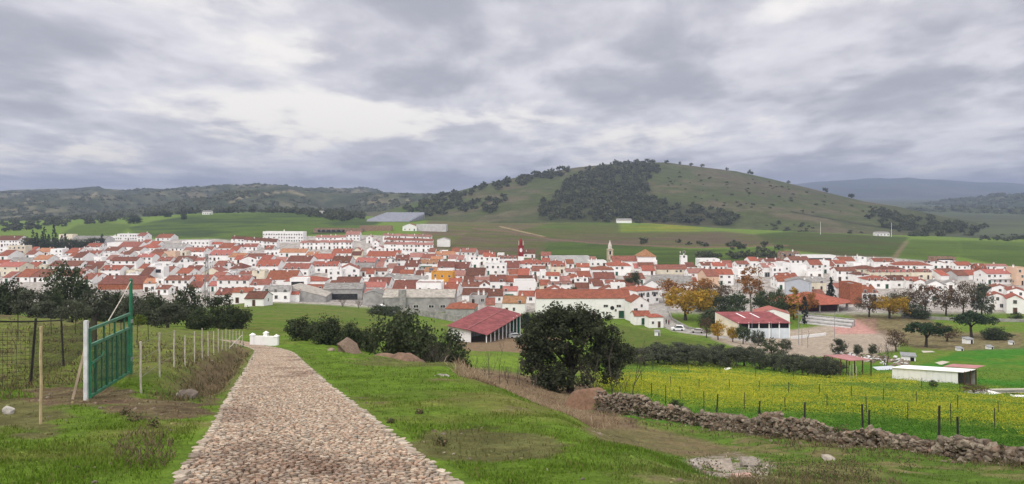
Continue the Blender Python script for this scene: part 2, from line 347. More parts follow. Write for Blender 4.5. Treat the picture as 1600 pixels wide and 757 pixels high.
def ground_colour(X, Y, Z):
    Yp = np.maximum(Y, 1.0)
    px, py = CX+F*X/Yp, HZ-F*(Z-CZ)/Yp
    n1 = fbm(X*0.13, Y*0.13); n2 = fbm(X*0.9+4, Y*0.9); n3 = fbm(X*3.1, Y*3.1+8)
    c = lerp(np.broadcast_to(GRASS, X.shape+(3,)), GRASS2, sstep(n1*0.6+n2*0.4, 0.50, 0.74))
    c = lerp(c, DRY*0.8, sstep(n2*0.6+n3*0.4, 0.63, 0.76)*0.6)
    far = Y > 235
    # lower right of the wall side: duller, with earth
    l, r = path_edges(np.minimum(Y, 74))
    low = sstep(px, 900, 1120)*sstep(py, 640, 690)*(Y < 60)
    c = lerp(c, lerp(np.broadcast_to(DARKG*1.5, c.shape), DRY*0.85, sstep(n2, 0.42, 0.62)), low*0.5)
    # brown bank beyond the grass crest and below the oak
    bank = soft_poly(px, py, [(700,560),(745,574),(850,590),(925,600),(990,640),(1000,672),(880,668),(800,640),(740,606)], 8)*((Y > 24) & (Y < 90))
    c = lerp(c, lerp(np.broadcast_to(DRY*0.95, c.shape), SOIL, sstep(n2, 0.4, 0.65)), bank)
    strip = soft_poly(px, py, [(905,668),(1000,664),(1110,690),(1180,716),(1060,712),(940,690)], 6)*((Y > 10) & (Y < 60))
    c = lerp(c, lerp(np.broadcast_to(DRY, c.shape), SOIL*1.2, n3), strip*0.7)
    rock = soft_poly(px, py, [(1070,718),(1150,708),(1215,726),(1190,752),(1100,746)], 6)*((Y > 10) & (Y < 40))
    c = lerp(c, np.array((0.27, 0.235, 0.195)), rock*sstep(n3, 0.35, 0.55))
    # earth patches: by the gate, beside the path
    for (ax, ay, rx, ry, s) in ((235,644,75,16,0.9),(120,618,70,16,0.9),(30,655,80,28,0.65),(760,690,110,22,0.62),(330,580,30,45,0.8),(20,488,170,9,0.9),(640,563,70,8,0.5),(210,500,140,9,0.4)):
        d = ((px-ax)/rx)**2+((py-ay)/ry)**2+(n2-0.5)*3.6+(n1-0.5)*3.4+(n3-.5)*.8
        c = lerp(c, lerp(np.broadcast_to(SOIL*0.95, c.shape), DRY*0.7, sstep(n3, 0.45, 0.7)), s*sstep(d, 1.2, 0.5)*(Y < 150))
    scrub = soft_poly(px, py, [(-400,500),(120,496),(350,520),(375,545),(300,575),(205,590),(120,600),(-400,640)], 12)*(Y < 110)
    c = lerp(c, lerp(np.broadcast_to(DRY*0.72, c.shape), GRASS2*0.9, sstep(n2*0.5+n3*0.5, 0.36, 0.58)), scrub*0.6)
    ditch = np.exp(-((l-X-0.9)/0.7)**2)*np.clip((Y-17)/3, 0, 1)*np.clip((62-Y)/6, 0, 1)
    c = lerp(c, lerp(np.broadcast_to(DRY, c.shape), SOIL, n3), np.clip(ditch*1.3, 0, 1)*0.85)
    # the yellow field behind the wall and the strip below the shed
    wall_row = np.interp(px, [925,1120,1300,1467,1600], [645,672,692,702,722])
    yel = sstep(px, 915, 945)*(py < wall_row)*((Y > 27) & (Y < 148))*sstep(py, 556, 566)
    cl = fbm(X*0.06+3, Y*0.15+2)
    edge = sstep(wall_row-py+18*(fbm(X*.15,Y*.15)-.5), 16, 62)*sstep(Y, 150, 118)
    c = lerp(c, np.array((0.060, 0.150, 0.012)), yel)
    c = lerp(c, lerp(np.broadcast_to(LIME*0.85, c.shape), RAPE*0.95, sstep(cl*0.75+n3*0.25, 0.43, 0.58)), yel*edge*0.9)
    st = soft_poly(px, py, [(735,556),(850,558),(850,580),(740,574)], 4)*((Y > 95) & (Y < 150))
    c = lerp(c, LIME*1.1, st*0.85)
    # meadow, the bright field at the right, the field above the white parapet
    mead = soft_poly(px, py, [(960,506),(1030,520),(1150,545),(1150,575),(960,575)], 4)*((Y > 130) & (Y < 262))
    c = lerp(c, lerp(np.broadcast_to(GRASS*0.68, c.shape), GRASS2*0.75, sstep(n2, 0.4, 0.7)), mead)
    brf = soft_poly(px, py, [(1425,575),(1500,548),(1700,530),(1700,640),(1440,610)], 4)*((Y > 100) & (Y < 235))
    c = lerp(c, lerp(np.broadcast_to(np.array((0.040, 0.150, 0.010)), c.shape), GRASS, sstep(n1, 0.4, 0.7)), brf)
    upf = soft_poly(px, py, [(345,470),(420,471),(520,476),(600,488),(640,500),(640,520),(340,525),(330,490)], 5)*((Y > 80) & (Y < 305))
    c = lerp(c, lerp(np.broadcast_to(GRASS*0.80, c.shape), GRASS2*0.85, sstep(fbm(X*0.12, Y*0.35), 0.4, 0.64)), upf)
    # sports ground, court, road, yards
    yard = soft_poly(px, py, [(1110,512),(1235,516),(1320,505),(1412,522),(1400,548),(1300,562),(1180,552),(1110,530)], 4)*((Y > 170) & (Y < 300))
    c = lerp(c, lerp(np.broadcast_to(EARTH, c.shape), EARTH*0.75, n2), yard)
    court = soft_poly(px, py, [(1296,500),(1370,498),(1372,522),(1306,522)], 2)*((Y > 190) & (Y < 300))
    c = lerp(c, PINKC, court)
    brn = soft_poly(px, py, [(1320,490),(1450,495),(1480,520),(1600,520),(1600,545),(1500,548),(1430,545),(1370,520)], 5)*((Y > 150) & (Y < 300))
    c = lerp(c, lerp(np.broadcast_to(DRY*1.0, c.shape), SOIL, sstep(n2, .4, .6)), brn*0.8)
    shedy = soft_poly(px, py, [(700,530),(840,520),(880,530),(860,552),(740,556)], 4)*((Y > 150) & (Y < 240))
    c = lerp(c, SOIL*1.6, shedy*0.9)
    # town ground: streets, yards
    t = sstep(Y, 285, 300)*(Y < 720)*(px > -500)
    town = t*(1-soft_poly(px, py, [(-500,300),(480,345),(560,360),(690,392),(850,404),(1120,412),(1230,398),(1330,398),(1480,408),(1620,420),(2100,430),(2100,300)], 4))
    c = lerp(c, lerp(np.broadcast_to(TOWN, c.shape), TOWN*0.62, sstep(n2, .35, .65)), town)
    road = np.zeros_like(X)
    for (x0, y0, w0), (x1, y1, w1) in zip(ROAD[:-1], ROAD[1:]):
        dx, dy = x1-x0, y1-y0; tt = np.clip(((X-x0)*dx+(Y-y0)*dy)/(dx*dx+dy*dy), 0, 1)
        road = np.maximum(road, (np.hypot(X-x0-tt*dx, Y-y0-tt*dy) < (w0+(w1-w0)*tt)).astype(float))
    c = lerp(c, ROADC*(0.9+0.2*n3[..., None]), road)
    for a, b, poly in FIELDS:
        k = soft_poly(px, py, poly)*(Y > 430); a = a*0.60; b = b*0.62
        c = lerp(c, lerp(np.broadcast_to(a, c.shape), b, sstep(fbm(X*0.02, Y*0.05), 0.38, 0.64))*(0.68+0.64*fbm(X*0.05+5, Y*0.14, 5))[..., None], k)
    # tracks between the far fields
    for line, w, colr in (([(740,357),(800,363),(860,374),(940,381),(1080,387),(1230,384)], 1.1, SOIL*1.1), ([(780,354),(850,370)], 0.8, DRY*1.4), ([(858,378),(838,396),(822,405)], 1.2, DARKG), ([(970,346),(970,366)], 1.0, DARKG)):
        for (x0, y0), (x1, y1) in zip(line[:-1], line[1:]):
            dx, dy = x1-x0, y1-y0; tt = np.clip(((px-x0)*dx+(py-y0)*dy)/(dx*dx+dy*dy), 0, 1)
            k = (np.hypot(px-x0-tt*dx, py-y0-tt*dy) < w)*(Y > 430)
            c = lerp(c, colr, k*0.9)
    return np.clip(c*(0.82+0.36*n3[..., None]), 0.005, 0.9)
ROAD = [tuple((at(px, Y).x, Y, w)) for px, Y, w in ((1180,212,3.2),(1110,232,3.2),(1065,246,3.6),(1036,268,3.8),(1030,295,3.6),(1038,330,3.2),(1046,360,3))]
def attr_mat(name, bump=0.5, scales=(0.6, 5.0, 30.0), rough=0.95, amount=0.5):
    m = bpy.data.materials.new(name); m.use_nodes = True; nt = m.node_tree; b = nt.nodes['Principled BSDF']; N = nt.nodes.new; L = nt.links.new
    b.inputs['Roughness'].default_value = rough; b.inputs['Specular IOR Level'].default_value = 0.1
    a = N('ShaderNodeAttribute'); a.attribute_name = 'Col'; tc = N('ShaderNodeTexCoord'); last = a.outputs['Color']
    h = None
    for k, s in enumerate(scales):
        n = N('ShaderNodeTexNoise'); n.inputs['Scale'].default_value = s; n.inputs['Detail'].default_value = 5; n.inputs['Roughness'].default_value = 0.65; L(tc.outputs['Object'], n.inputs['Vector'])
        r = N('ShaderNodeMapRange'); L(n.outputs['Fac'], r.inputs[0]); r.inputs[1].default_value = 0.3; r.inputs[2].default_value = 0.7; r.inputs[3].default_value = 1-amount; r.inputs[4].default_value = 1+amount
        v = N('ShaderNodeVectorMath'); v.operation = 'SCALE'; L(last, v.inputs[0]); L(r.outputs[0], v.inputs['Scale']); last = v.outputs[0]; h = n
    L(last, b.inputs['Base Color'])
    bp = N('ShaderNodeBump'); bp.inputs['Strength'].default_value = bump; bp.inputs['Distance'].default_value = 0.15; L(h.outputs['Fac'], bp.inputs['Height']); L(bp.outputs[0], b.inputs['Normal'])
    return m
M_GROUND = attr_mat('meadow_ground', 0.6, (0.7, 4.0, 22.0), amount=0.28)
def grid_faces(nr, nc):
    i = np.arange(nr-1)[:, None]*nc+np.arange(nc-1)[None, :]
    return np.stack([i, i+1, i+1+nc, i+nc], -1).reshape(-1, 4)
def build_ground():
    u = np.linspace(-1.25, 1.25, 900)
    ys = np.concatenate([np.linspace(-6.5, 5.5, 40), np.exp(np.linspace(math.log(6), math.log(1190), 800))])
    Y, U = np.meshgrid(ys, u, indexing='ij'); X = U*(Y+7.5)*np.where(Y > 100, 1.0, 1.0)
    Z = ground(X, Y)
    l, r = path_edges(np.minimum(Y, 74))
    inside = sstep(np.minimum(X-l, r-X), 0.0, 0.12)*(Y < 74)
    C = ground_colour(X, Y, Z)
    Z = Z-0.055*inside
    C = lerp(C, SOIL*0.6, inside)
    me = mesh_np('ground', np.stack([X, Y, Z], -1).reshape(-1, 3), grid_faces(*X.shape), [M_GROUND], True, attr={'Col': C.reshape(-1, 3)})
    tag(link('ground', me), kind='structure')
build_ground()
# ---------------------------------------------------------------- the big hill, the far hills, the mountains
RIDGE = [(560,338),(600,331),(640,318),(680,309),(700,303),(750,290),(800,279),(850,270),(900,262),(950,257),(1000,254),(1040,254),(1080,259),(1150,268),(1200,279),(1250,291),(1300,303),(1350,315),(1400,323),(1450,334),(1500,346),(1560,361),(1640,372),(1700,376)]
HFOOT = [(560,345),(600,341),(700,345),(800,346),(880,347),(1000,348),(1100,360),(1200,366),(1300,368),(1400,374),(1500,379),(1560,380),(1700,383)]
def hill_h(px, t):
    """t 0 at the foot, 1 on the crest, up to 1.6 down the far side: world point"""
    rr = np.interp(px, [p[0] for p in RIDGE], [p[1] for p in RIDGE]); fr = np.interp(px, [p[0] for p in HFOOT], [p[1] for p in HFOOT])
    Y0 = np.interp(px, [560, 800, 1000, 1400, 1700], [1130, 985, 975, 860, 840]); Y1 = np.interp(px, [560, 800, 1050, 1300, 1700], [1330, 1500, 1620, 1450, 1000])
    Yy = Y0+(Y1-Y0)*t
    z0 = CZ-(fr+5-HZ)/F*Y0; z1 = CZ-(rr-HZ)/F*Y1
    s = np.where(t <= 1, 0.75*t+0.25*np.sin(t*math.pi/2)**2*1.0, 1-0.9*(t-1)**1.5)
    X = (px-CX)/F*Yy
    b = (fbm(X*0.010, Yy*0.010+3)-0.5)*14*np.clip(t*4, 0, 1)*np.clip(abs(1-t)*3, 0.05, 1)*np.clip((z1-z0)/60, 0, 1)
    return X, Yy, z0+(z1-z0)*s+b
def build_hill():
    px = np.linspace(560, 1700, 480); t = np.concatenate([np.linspace(-0.03, 1.0, 150), np.linspace(1.03, 1.6, 20)])
    T, PX = np.meshgrid(t, px, indexing='ij'); X, Y, Z = hill_h(PX, T)
    Z = np.where(T < 0, Z-3, Z)
    qx, qy = proj(X, Y, Z)
    n1 = fbm(X*0.012, Y*0.02); n2 = fbm(X*0.05+7, Y*0.06); n3 = fbm(X*0.2, Y*0.25)
    g = np.array((0.098, 0.122, 0.040)); d = np.array((0.165, 0.145, 0.085)); rk = np.array((0.10, 0.088, 0.066))
    c = lerp(np.broadcast_to(g, X.shape+(3,)), d, sstep(n1*0.6+n2*0.4+0.10*sstep(qx, 950, 1250)+0.06*sstep(qx, 860, 780), 0.48, 0.72))
    c = lerp(c, rk, sstep(n2*0.5+n3*0.5, 0.52, 0.62)*sstep(qx, 1050, 1150)*sstep(qy, 330, 300)*0.8)
    c = lerp(c, g*0.75, sstep(qx, 1350, 1450)*0.7)
    c = lerp(c, np.array((0.05, 0.055, 0.025)), soft_poly(qx, qy, [(866,306),(895,282),(912,267),(966,256),(1030,252),(1000,284),(1015,308),(1082,322),(1150,338),(1150,354),(942,350),(836,345)], 10)*0.6)
    c = lerp(c, GRASS*0.9, soft_poly(qx, qy, [(590,340),(620,326),(680,314),(700,318),(650,336),(620,346)], 6)*0.9)
    for line in ([(1236,331),(1290,341),(1350,352),(1420,360)], [(1150,372),(1300,366)], [(1370,328),(1400,333)]):
        for (x0, y0), (x1, y1) in zip(line[:-1], line[1:]):
            dx, dy = x1-x0, y1-y0; tt = np.clip(((qx-x0)*dx+(qy-y0)*dy)/(dx*dx+dy*dy), 0, 1)
            c = lerp(c, np.array((0.045, 0.04, 0.03)), (np.hypot(qx-x0-tt*dx, qy-y0-tt*dy) < 1.0)*0.8)
    c = c*(0.8+0.4*n3[..., None])*0.52
    me = mesh_np('hill', np.stack([X, Y, Z], -1).reshape(-1, 3), grid_faces(*X.shape), [attr_mat('hill_turf', 0.8, (0.05, 0.3, 1.2), amount=0.25)], True, attr={'Col': c.reshape(-1, 3)})
    tag(link('hill', me), kind='structure')
build_hill()
def far_ridge(name, ridge, foot, Y0, Y1, cols, freq, rough, seed, n=(320, 70)):
    x0, x1 = ridge[0][0], ridge[-1][0]
    px = np.linspace(x0, x1, n[0]); t = np.concatenate([np.linspace(0, 1, n[1]), [1.1, 1.3]])
    T, PX = np.meshgrid(t, px, indexing='ij')
    rr = np.interp(PX, [p[0] for p in ridge], [p[1] for p in ridge]); fr = np.interp(PX, [p[0] for p in foot], [p[1] for p in foot])
    Y = Y0+(Y1-Y0)*T; X = (PX-CX)/F*Y
    z0 = CZ-(fr-HZ)/F*Y0; z1 = CZ-(rr-HZ)/F*Y1
    Z = z0+(z1-z0)*np.where(T <= 1, T, 1-(T-1)*2)
    b = fbm(X*freq+seed, Y*freq*0.6); rid = 1-abs(2*b-1)
    Z = Z+(rid-0.75)*rough*np.clip(T*3, 0, 1)*np.where(T > 0.93, 0.12, 1)
    n2 = fbm(X*freq*6+3, Y*freq*4+seed); n3 = fbm(X*freq*25, Y*freq*14)
    c = lerp(np.broadcast_to(np.array(cols[0]), X.shape+(3,)), np.array(cols[1]), sstep(n2*0.5+n3*0.5, 0.42, 0.6))
    c = lerp(c, np.array(cols[2]), sstep(n2*0.7+b*0.3, 0.60, 0.68)*0.8)
    qx, qy = proj(X, Y, Z)
    for line, w in (([(722-365,318),(745-365,307)],1.3),([(361,320),(375,310),(398,304),(420,303)],1.0),([(420,303),(455,298),(485,311)],1.0),([(630,310),(645,315)],1),([(40,315),(55,306)],1.5),([(135,311),(150,302)],1.5)) if name == 'far_hills' else ():
        for (a0, b0), (a1, b1) in zip(line[:-1], line[1:]):
            dx, dy = a1-a0, b1-b0; tt = np.clip(((qx-a0)*dx+(qy-b0)*dy)/(dx*dx+dy*dy), 0, 1)
            c = lerp(c, np.array((0.24, 0.20, 0.13)), (np.hypot(qx-a0-tt*dx, qy-b0-tt*dy) < w)*0.6)
    me = mesh_np(name, np.stack([X, Y, Z], -1).reshape(-1, 3), grid_faces(*X.shape), [attr_mat(name+'_cover', 0.6, (freq*3, freq*20, freq*80), amount=0.25)], True, attr={'Col': c.reshape(-1, 3)})
    FAR.append((X, Y, Z))
    return tag(link(name, me), kind='structure')
FAR = []
WOODC = ((0.030, 0.040, 0.020), (0.062, 0.068, 0.036), (0.14, 0.125, 0.075))
far_ridge('far_hills', [(-500,308),(-200,306),(0,304),(60,303),(100,302),(150,298),(200,301),(260,297),(300,293),(350,290),(400,289),(440,292),(480,298),(520,300),(560,300),(620,302),(700,303),(800,308),(900,312)],
          [(-500,352),(0,352),(200,350),(400,338),(560,342),(650,340),(900,338)], 1180, 3300, WOODC, 0.0022, 95, 2)
far_ridge('far_hills', [(300,300),(480,297),(520,297),(600,303),(720,302),(760,306)], [(300,330),(760,330)], 4200, 6500, WOODC, 0.001, 60, 9, (120, 30))
far_ridge('right_hills', [(1250,335),(1330,330),(1420,320),(1480,313),(1560,307),(1640,304),(1800,300),(2100,296)], [(1250,372),(2100,378)], 1250, 3600, ((0.028, 0.042, 0.020), (0.06, 0.072, 0.035), (0.11, 0.105, 0.06)), 0.002, 70, 5)
far_ridge('mountains', [(1050,305),(1150,300),(1260,288),(1300,283),(1350,281),(1420,280),(1470,281),(1520,285),(1600,290),(1750,292),(2100,300)], [(1050,345),(2100,345)], 4500, 9000, ((0.035, 0.045, 0.03), (0.055, 0.065, 0.04), (0.08, 0.08, 0.06)), 0.0006, 150, 1, (200, 50))
def build_plain():
    """land out to the horizon below everything"""
    b = MB(); b.quad((-16000, 900, -6), (16000, 900, -6), (16000, 14000, -6), (-16000, 14000, -6))
    tag(b.build('terrain', mat('far_land', (0.06, 0.075, 0.03), 0.95, 0.2, 0.004)), kind='structure')
    
build_plain()
def build_haze():
    m = bpy.data.materials.new('haze_air'); m.use_nodes = True; nt = m.node_tree; nt.nodes.clear()
    v = nt.nodes.new('ShaderNodeVolumePrincipled'); v.inputs['Color'].default_value = (0.38, 0.452, 0.66, 1); v.inputs['Density'].default_value = HAZE; v.inputs['Anisotropy'].default_value = 0.2
    o = nt.nodes.new('ShaderNodeOutputMaterial'); nt.links.new(v.outputs[0], o.inputs['Volume'])
    b = MB(); b.box(-9000, 9000, -60, 9600, -140, 206); tag(b.build('haze', m), kind='stuff')
HAZE = 1.6e-4
build_haze()
# ---------------------------------------------------------------- house materials
ROOF = {'o': roof_mat('roof_orange', (0.32,0.100,0.058), (0.20,0.068,0.043)), 'r': roof_mat('roof_red', (0.275,0.088,0.052), (0.175,0.060,0.040)),
        'p': roof_mat('roof_rose', (0.33,0.125,0.098), (0.25,0.095,0.075)), 'd': roof_mat('roof_dark', (0.17,0.064,0.041), (0.095,0.042,0.030)),
        'b': roof_mat('roof_brown', (0.24,0.096,0.065), (0.14,0.058,0.042)), 't': roof_mat('roof_tan', (0.37,0.19,0.10), (0.25,0.12,0.065)),
        'm': roof_mat('roof_mauve', (0.30,0.155,0.125), (0.22,0.105,0.085)),
        'g': mat('roof_grey_sheet', (0.27,0.26,0.245), 0.85, 0.2, 0.7, rnd=0.18)}
WALL = {'w': mat('wall_white', (0.80,0.79,0.77), 0.9, scale=0.35, col2=(0.66,0.645,0.62), rnd=0.07, detail=10, lo=0.28, hi=0.5), 'c': mat('wall_cream', (0.70,0.64,0.50), 0.9, 0.08, 0.4, rnd=0.08),
        'y': mat('wall_ochre', (0.62,0.30,0.045), 0.9, 0.08, 0.5), 'k': mat('wall_brick', (0.34,0.12,0.065), 0.9, 0.18, 1.2),
        's': mat('wall_grey', (0.36,0.35,0.335), 0.9, 0.16, 0.5, rnd=0.1), 'P': mat('wall_peach', (0.66,0.47,0.34), 0.9, 0.06, 0.5),
        'B': mat('wall_blue_grey', (0.46,0.50,0.54), 0.9, 0.05, 0.4), 'l': mat('wall_pale_grey', (0.56,0.55,0.54), 0.9, 0.1, 0.4)}
M_GLASS = mat('window_dark', (0.025,0.027,0.03), 0.25, 0.3, 1.0, spec=0.5)
M_FRAME = mat('window_surround', (0.62,0.60,0.57), 0.8, 0.1, 2.0)
M_DOOR = mat('door_wood', (0.10,0.05,0.03), 0.7, 0.2, 2.0, rnd=0.4)
M_DOORG = mat('door_green', (0.02,0.09,0.05), 0.6, 0.2, 2.0)
M_CAP = mat('chimney_cap', (0.30,0.13,0.08), 0.9, 0.15, 3.0)
ROOFWORD = {'o':'orange','r':'red','p':'rose red','d':'dark brown','b':'brown','t':'tan','m':'mauve','g':'grey','f':'grey'}
WALLWORD = {'w':'white','c':'cream','y':'ochre','k':'bare brick','s':'grey','P':'peach','B':'blue grey','l':'pale grey'}
def _win():
    b = MB(); b.box(-0.5,0.5,-0.02,0.05,0,1.2,1)
    for x0,x1,z0,z1 in ((-0.62,-0.5,-0.1,1.32),(0.5,0.62,-0.1,1.32),(-0.5,0.5,1.2,1.32),(-0.5,0.5,-0.1,0.0)): b.box(x0,x1,-0.09,0.05,z0,z1,0)
    b.box(-0.03,0.03,-0.045,-0.02,0,1.2,0)
    return b.mesh('window', [M_FRAME, M_GLASS])
def _door(m):
    b = MB(); b.box(-0.5,0.5,-0.03,0.05,0,2.1,1)
    for x0,x1,z0,z1 in ((-0.6,-0.5,0,2.2),(0.5,0.6,0,2.2),(-0.5,0.5,2.1,2.2)): b.box(x0,x1,-0.08,0.05,z0,z1,0)
    return b.mesh('door', [M_FRAME, m])
def _chim():
    b = MB(); b.box(-0.35,0.35,-0.28,0.28,-1.2,1.25,0); b.box(-0.43,0.43,-0.36,0.36,1.25,1.4,1)
    b.box(-0.25,0.25,-0.2,0.2,1.4,1.62,0); b.box(-0.4,0.4,-0.33,0.33,1.62,1.72,1)
    return b.mesh('chimney', [WALL['w'], M_CAP])
WIN, DOOR, DOORG, CHIM = _win(), _door(M_DOOR), _door(M_DOORG), _chim()
HOUSES = []        # bookkeeping for labels: (object, px, py, words)
FOOT = []
def depth_solve(ye, h, px):
    y = 400.0
    for _ in range(40):
        y2 = F*(CZ-(gz((px-CX)/F*y, y)+h)-0)/(ye-HZ) if ye > HZ+5 else 900
        y = 0.5*y+0.5*min(max(y2, 180), 900)
    return y
def opening(root, me, name, x, y, z, w=1.0, h=1.0, rz=0.0):
    o = link(name, me, root, (x, y, z), rz, (w, 1, h)); return o
def house(x0, x1, yr, ye, fl, ty='g', rc='r', wc='w', rot=0.0, opts='', Y=None, name='house', d=None, reg=True, fh=None):
    """one house from where its roof shows: ridge row yr, eave row ye, columns x0..x1, fl storeys"""
    h = fh if fh else 0.25+2.6*fl+R.uniform(-0.15, 0.2)
    pxm = (x0+x1)/2
    if Y is None: Y = depth_solve(ye, h, pxm)
    w = (x1-x0)/F*Y; X = (pxm-CX)/F*Y
    zb = gz(X, Y); D = CZ-zb
    tp = R.uniform(0.33, 0.40)
    if ty in ('g', 's'):
        bb = (yr-HZ)/F; s = (D-h-bb*Y)/(tp+bb); s = min(max(s, 2.2), 9.0); dep = 2*s if ty == 'g' else s
    elif ty == 'h':
        bb = (yr-HZ)/F; s = (D-h-bb*Y)/(tp*0.85+bb); s = min(max(s, 2.5), 8.5); dep = 2*s; tp *= 0.85
    elif ty == 'e':
        rise = min(max((ye-yr)/F*Y, 0.6), w*0.32); dep = R.uniform(8, 11)
    else: dep = R.uniform(7, 10)
    if d: dep = d
    # keep clear of the houses already standing
    a = math.radians(rot); ca, sa = math.cos(a), math.sin(a)
    def rect(dep): 
        cx, cy = X-sa*dep/2, Y+ca*dep/2
        return cx, cy
    for _ in range(8):
        cx, cy = rect(dep)
        if not any(abs(cx-q[0]) < (w+q[2])/2-2.0 and abs(cy-q[1]) < (dep+q[3])/2-2.4 for q in FOOT): break
        if dep < 6 or (d and fh): break
        dep *= 0.88
    if ty == 'g' and dep/2 < s: tp = min(tp*s/(dep/2), 0.55)
    FOOT.append((cx, cy, w, dep))
    root = empty(name, (cx, cy, zb), a)
    hw, hd = w/2, dep/2
    wb = MB(); rb = MB(); M = [WALL[wc]]
    oh = 0.22
    if ty == 'g':
        rise = tp*hd
        wb.prism([(-hd,-2.5),(hd,-2.5),(hd,h),(0,h+rise),(-hd,h)], -hw, hw)
        wb.v = [(-y, x, z) for x, y, z in wb.v]           # ridge along x
        e = oh*tp
        for sg in (-1, 1):
            p = [(-hw-0.15, sg*(hd+oh), h-e+0.10), (hw+0.15, sg*(hd+oh), h-e+0.10), (hw+0.15, 0, h+rise+0.10), (-hw-0.15, 0, h+rise+0.10)]
            rb.slab(p if sg < 0 else p[::-1], 0.14)
        rb.tube([(-hw-0.15,0,h+rise+0.10),(hw+0.15,0,h+rise+0.10)], 0.13, 6)
        top = h+rise
    elif ty == 's':
        rise = tp*dep
        wb.prism([(-hd,-2.5),(hd,-2.5),(hd,h+rise),(-hd,h)], -hw, hw); wb.v = [(-y, x, z) for x, y, z in wb.v]
        rb.slab([(-hw-0.15,-hd-oh,h+0.08-oh*tp),(hw+0.15,-hd-oh,h+0.08-oh*tp),(hw+0.15,hd+0.1,h+rise+0.12),(-hw-0.15,hd+0.1,h+rise+0.12)], 0.12); top = h+rise
    elif ty == 'h':
        rise = tp*hd; k = max(hw-hd*0.95, 0.3)
        wb.box(-hw,hw,-hd,hd,-2.5,h)
        A = [(-hw-oh,-hd-oh,h),(hw+oh,-hd-oh,h),(hw+oh,hd+oh,h),(-hw-oh,hd+oh,h)]; r0, r1 = (-k,0,h+rise), (k,0,h+rise)
        for p in ((A[0],A[1],r1,r0),(A[1],A[2],r1),(A[2],A[3],r0,r1),(A[3],A[0],r0)): rb.slab([(q[0],q[1],q[2]+0.12) for q in p], 0.12)
        top = h+rise
    elif ty == 'e':
        wb.prism([(-hw,-2.5),(hw,-2.5),(hw,h),(0,h+rise),(-hw,h)], -hd, hd)
        for sg in (-1, 1):
            p = [(sg*(hw+oh),-hd-0.12,h-oh*rise/hw+0.10),(sg*(hw+oh),hd+0.12,h-oh*rise/hw+0.10),(0,hd+0.12,h+rise+0.10),(0,-hd-0.12,h+rise+0.10)]
            rb.slab(p if sg > 0 else p[::-1], 0.14)
        top = h+rise
    else:
        wb.box(-hw,hw,-hd,hd,-2.5,h-0.05)
        t = 0.22
        for q in ((-hw,hw,-hd,-hd+t),(-hw,hw,hd-t,hd),(-hw,-hw+t,-hd+t,hd-t),(hw-t,hw,-hd+t,hd-t)): wb.box(*q, h-0.05, h+0.75)
        rb.box(-hw+t,hw-t,-hd+t,hd-t,h-0.05,h+0.03); top = h+0.75
        if 'p' in opts:                                 # red coping along the parapet
            cb = MB(); cb.box(-hw-0.1,hw+0.1,-hd-0.12,-hd+0.3,h+0.75,h+0.95); cb.build('coping', ROOF['p'], root)
    wb.build('wall', M, root)
    roof_o = rb.build('roof', ROOF[rc] if ty != 'f' else (ROOF[rc] if rc != 'r' else ROOF['g']), root)
    feats = ''
    if 'n' not in opts:
        nf = max(1, round(fl))
        for k in range(nf):
            z0 = 0.15+2.75*k
            n = max(1, min(7, int(w/R.uniform(2.6, 3.8))))
            if 'r' in opts: n = max(2, int(w/2.3))
            dr = R.randrange(n) if k == 0 else -1
            for q in range(n):
                x = -hw+(q+0.5)*w/n+R.uniform(-0.2, 0.2)
                if q == dr: opening(root, R.choice((DOOR, DOOR, DOORG)), 'door', x, -hd, z0-0.1, R.uniform(1.0,1.5), 1.05)
                elif R.random() < 0.86: opening(root, WIN, 'window', x, -hd, z0+0.95, R.uniform(0.8,1.25), R.uniform(0.8,1.15))
            if ty in 'gf' and R.random() < 0.6:         # side openings towards the viewer
                sd = 1 if X < 0 else -1
                for yy in ((-hd*0.4, hd*0.4) if R.random() < 0.5 else (0.0,)):
                    opening(root, WIN, 'window', sd*hw, yy, z0+1.0, 0.8, 0.85, math.radians(90)*sd)
    if 'D' in opts:                                     # dark strip window
        b = MB(); b.box(-hw*0.82,hw*0.6,-hd-0.06,-hd+0.1,h*0.52,h*0.86); b.build('strip_window', M_GLASS, root)
    if 'A' in opts:                                     # three arched openings in the upper storey
        for q in (-1, 0, 1):
            b = MB(); r = min(0.8, w/9); pts = [(-r,0),(r,0)]+[(r*math.cos(t),1.1+r*math.sin(t)) for t in np.linspace(0, math.pi, 9)]
            b.prism(pts, -0.05, 0.1); b.build('arch', M_GLASS, root, (q*w/3.4, -hd, h-2.7))
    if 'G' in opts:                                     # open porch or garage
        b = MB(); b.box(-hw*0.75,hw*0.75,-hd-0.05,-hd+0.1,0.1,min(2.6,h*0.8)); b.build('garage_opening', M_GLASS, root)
    if 'V' in opts:
        b = MB(); b.slab([(-hw*0.6,-hd-1.6,2.3),(hw*0.5,-hd-1.6,2.3),(hw*0.5,-hd-0.02,2.7),(-hw*0.6,-hd-0.02,2.7)], 0.05); b.build('awning', M_DOORG, root)
    if 'S' in opts:
        b = MB(); yy = -hd*0.55; zz = h+tp*(hd+yy)+0.25
        b.slab([(-hw*0.3,yy-1.0,zz-0.3),(hw*0.4,yy-1.0,zz-0.3),(hw*0.4,yy+1.0,zz+0.55),(-hw*0.3,yy+1.0,zz+0.55)], 0.06); b.build('solar_panel', mat('solar_panel', (0.02,0.03,0.07), 0.2, 0.1, 1.0, spec=0.5), roof_o)
    if 'B' in opts:
        b = MB(); b.box(-hw*0.8,hw*0.8,-hd-1.0,-hd-0.01,2.75,2.9); [b.box(x-0.03,x+0.03,-hd-0.98,-hd-0.92,2.9,3.8) for x in np.linspace(-hw*0.8,hw*0.8,9)]; b.box(-hw*0.8,hw*0.8,-hd-1.0,-hd-0.9,3.8,3.88); b.build('balcony', M_FRAME, root)
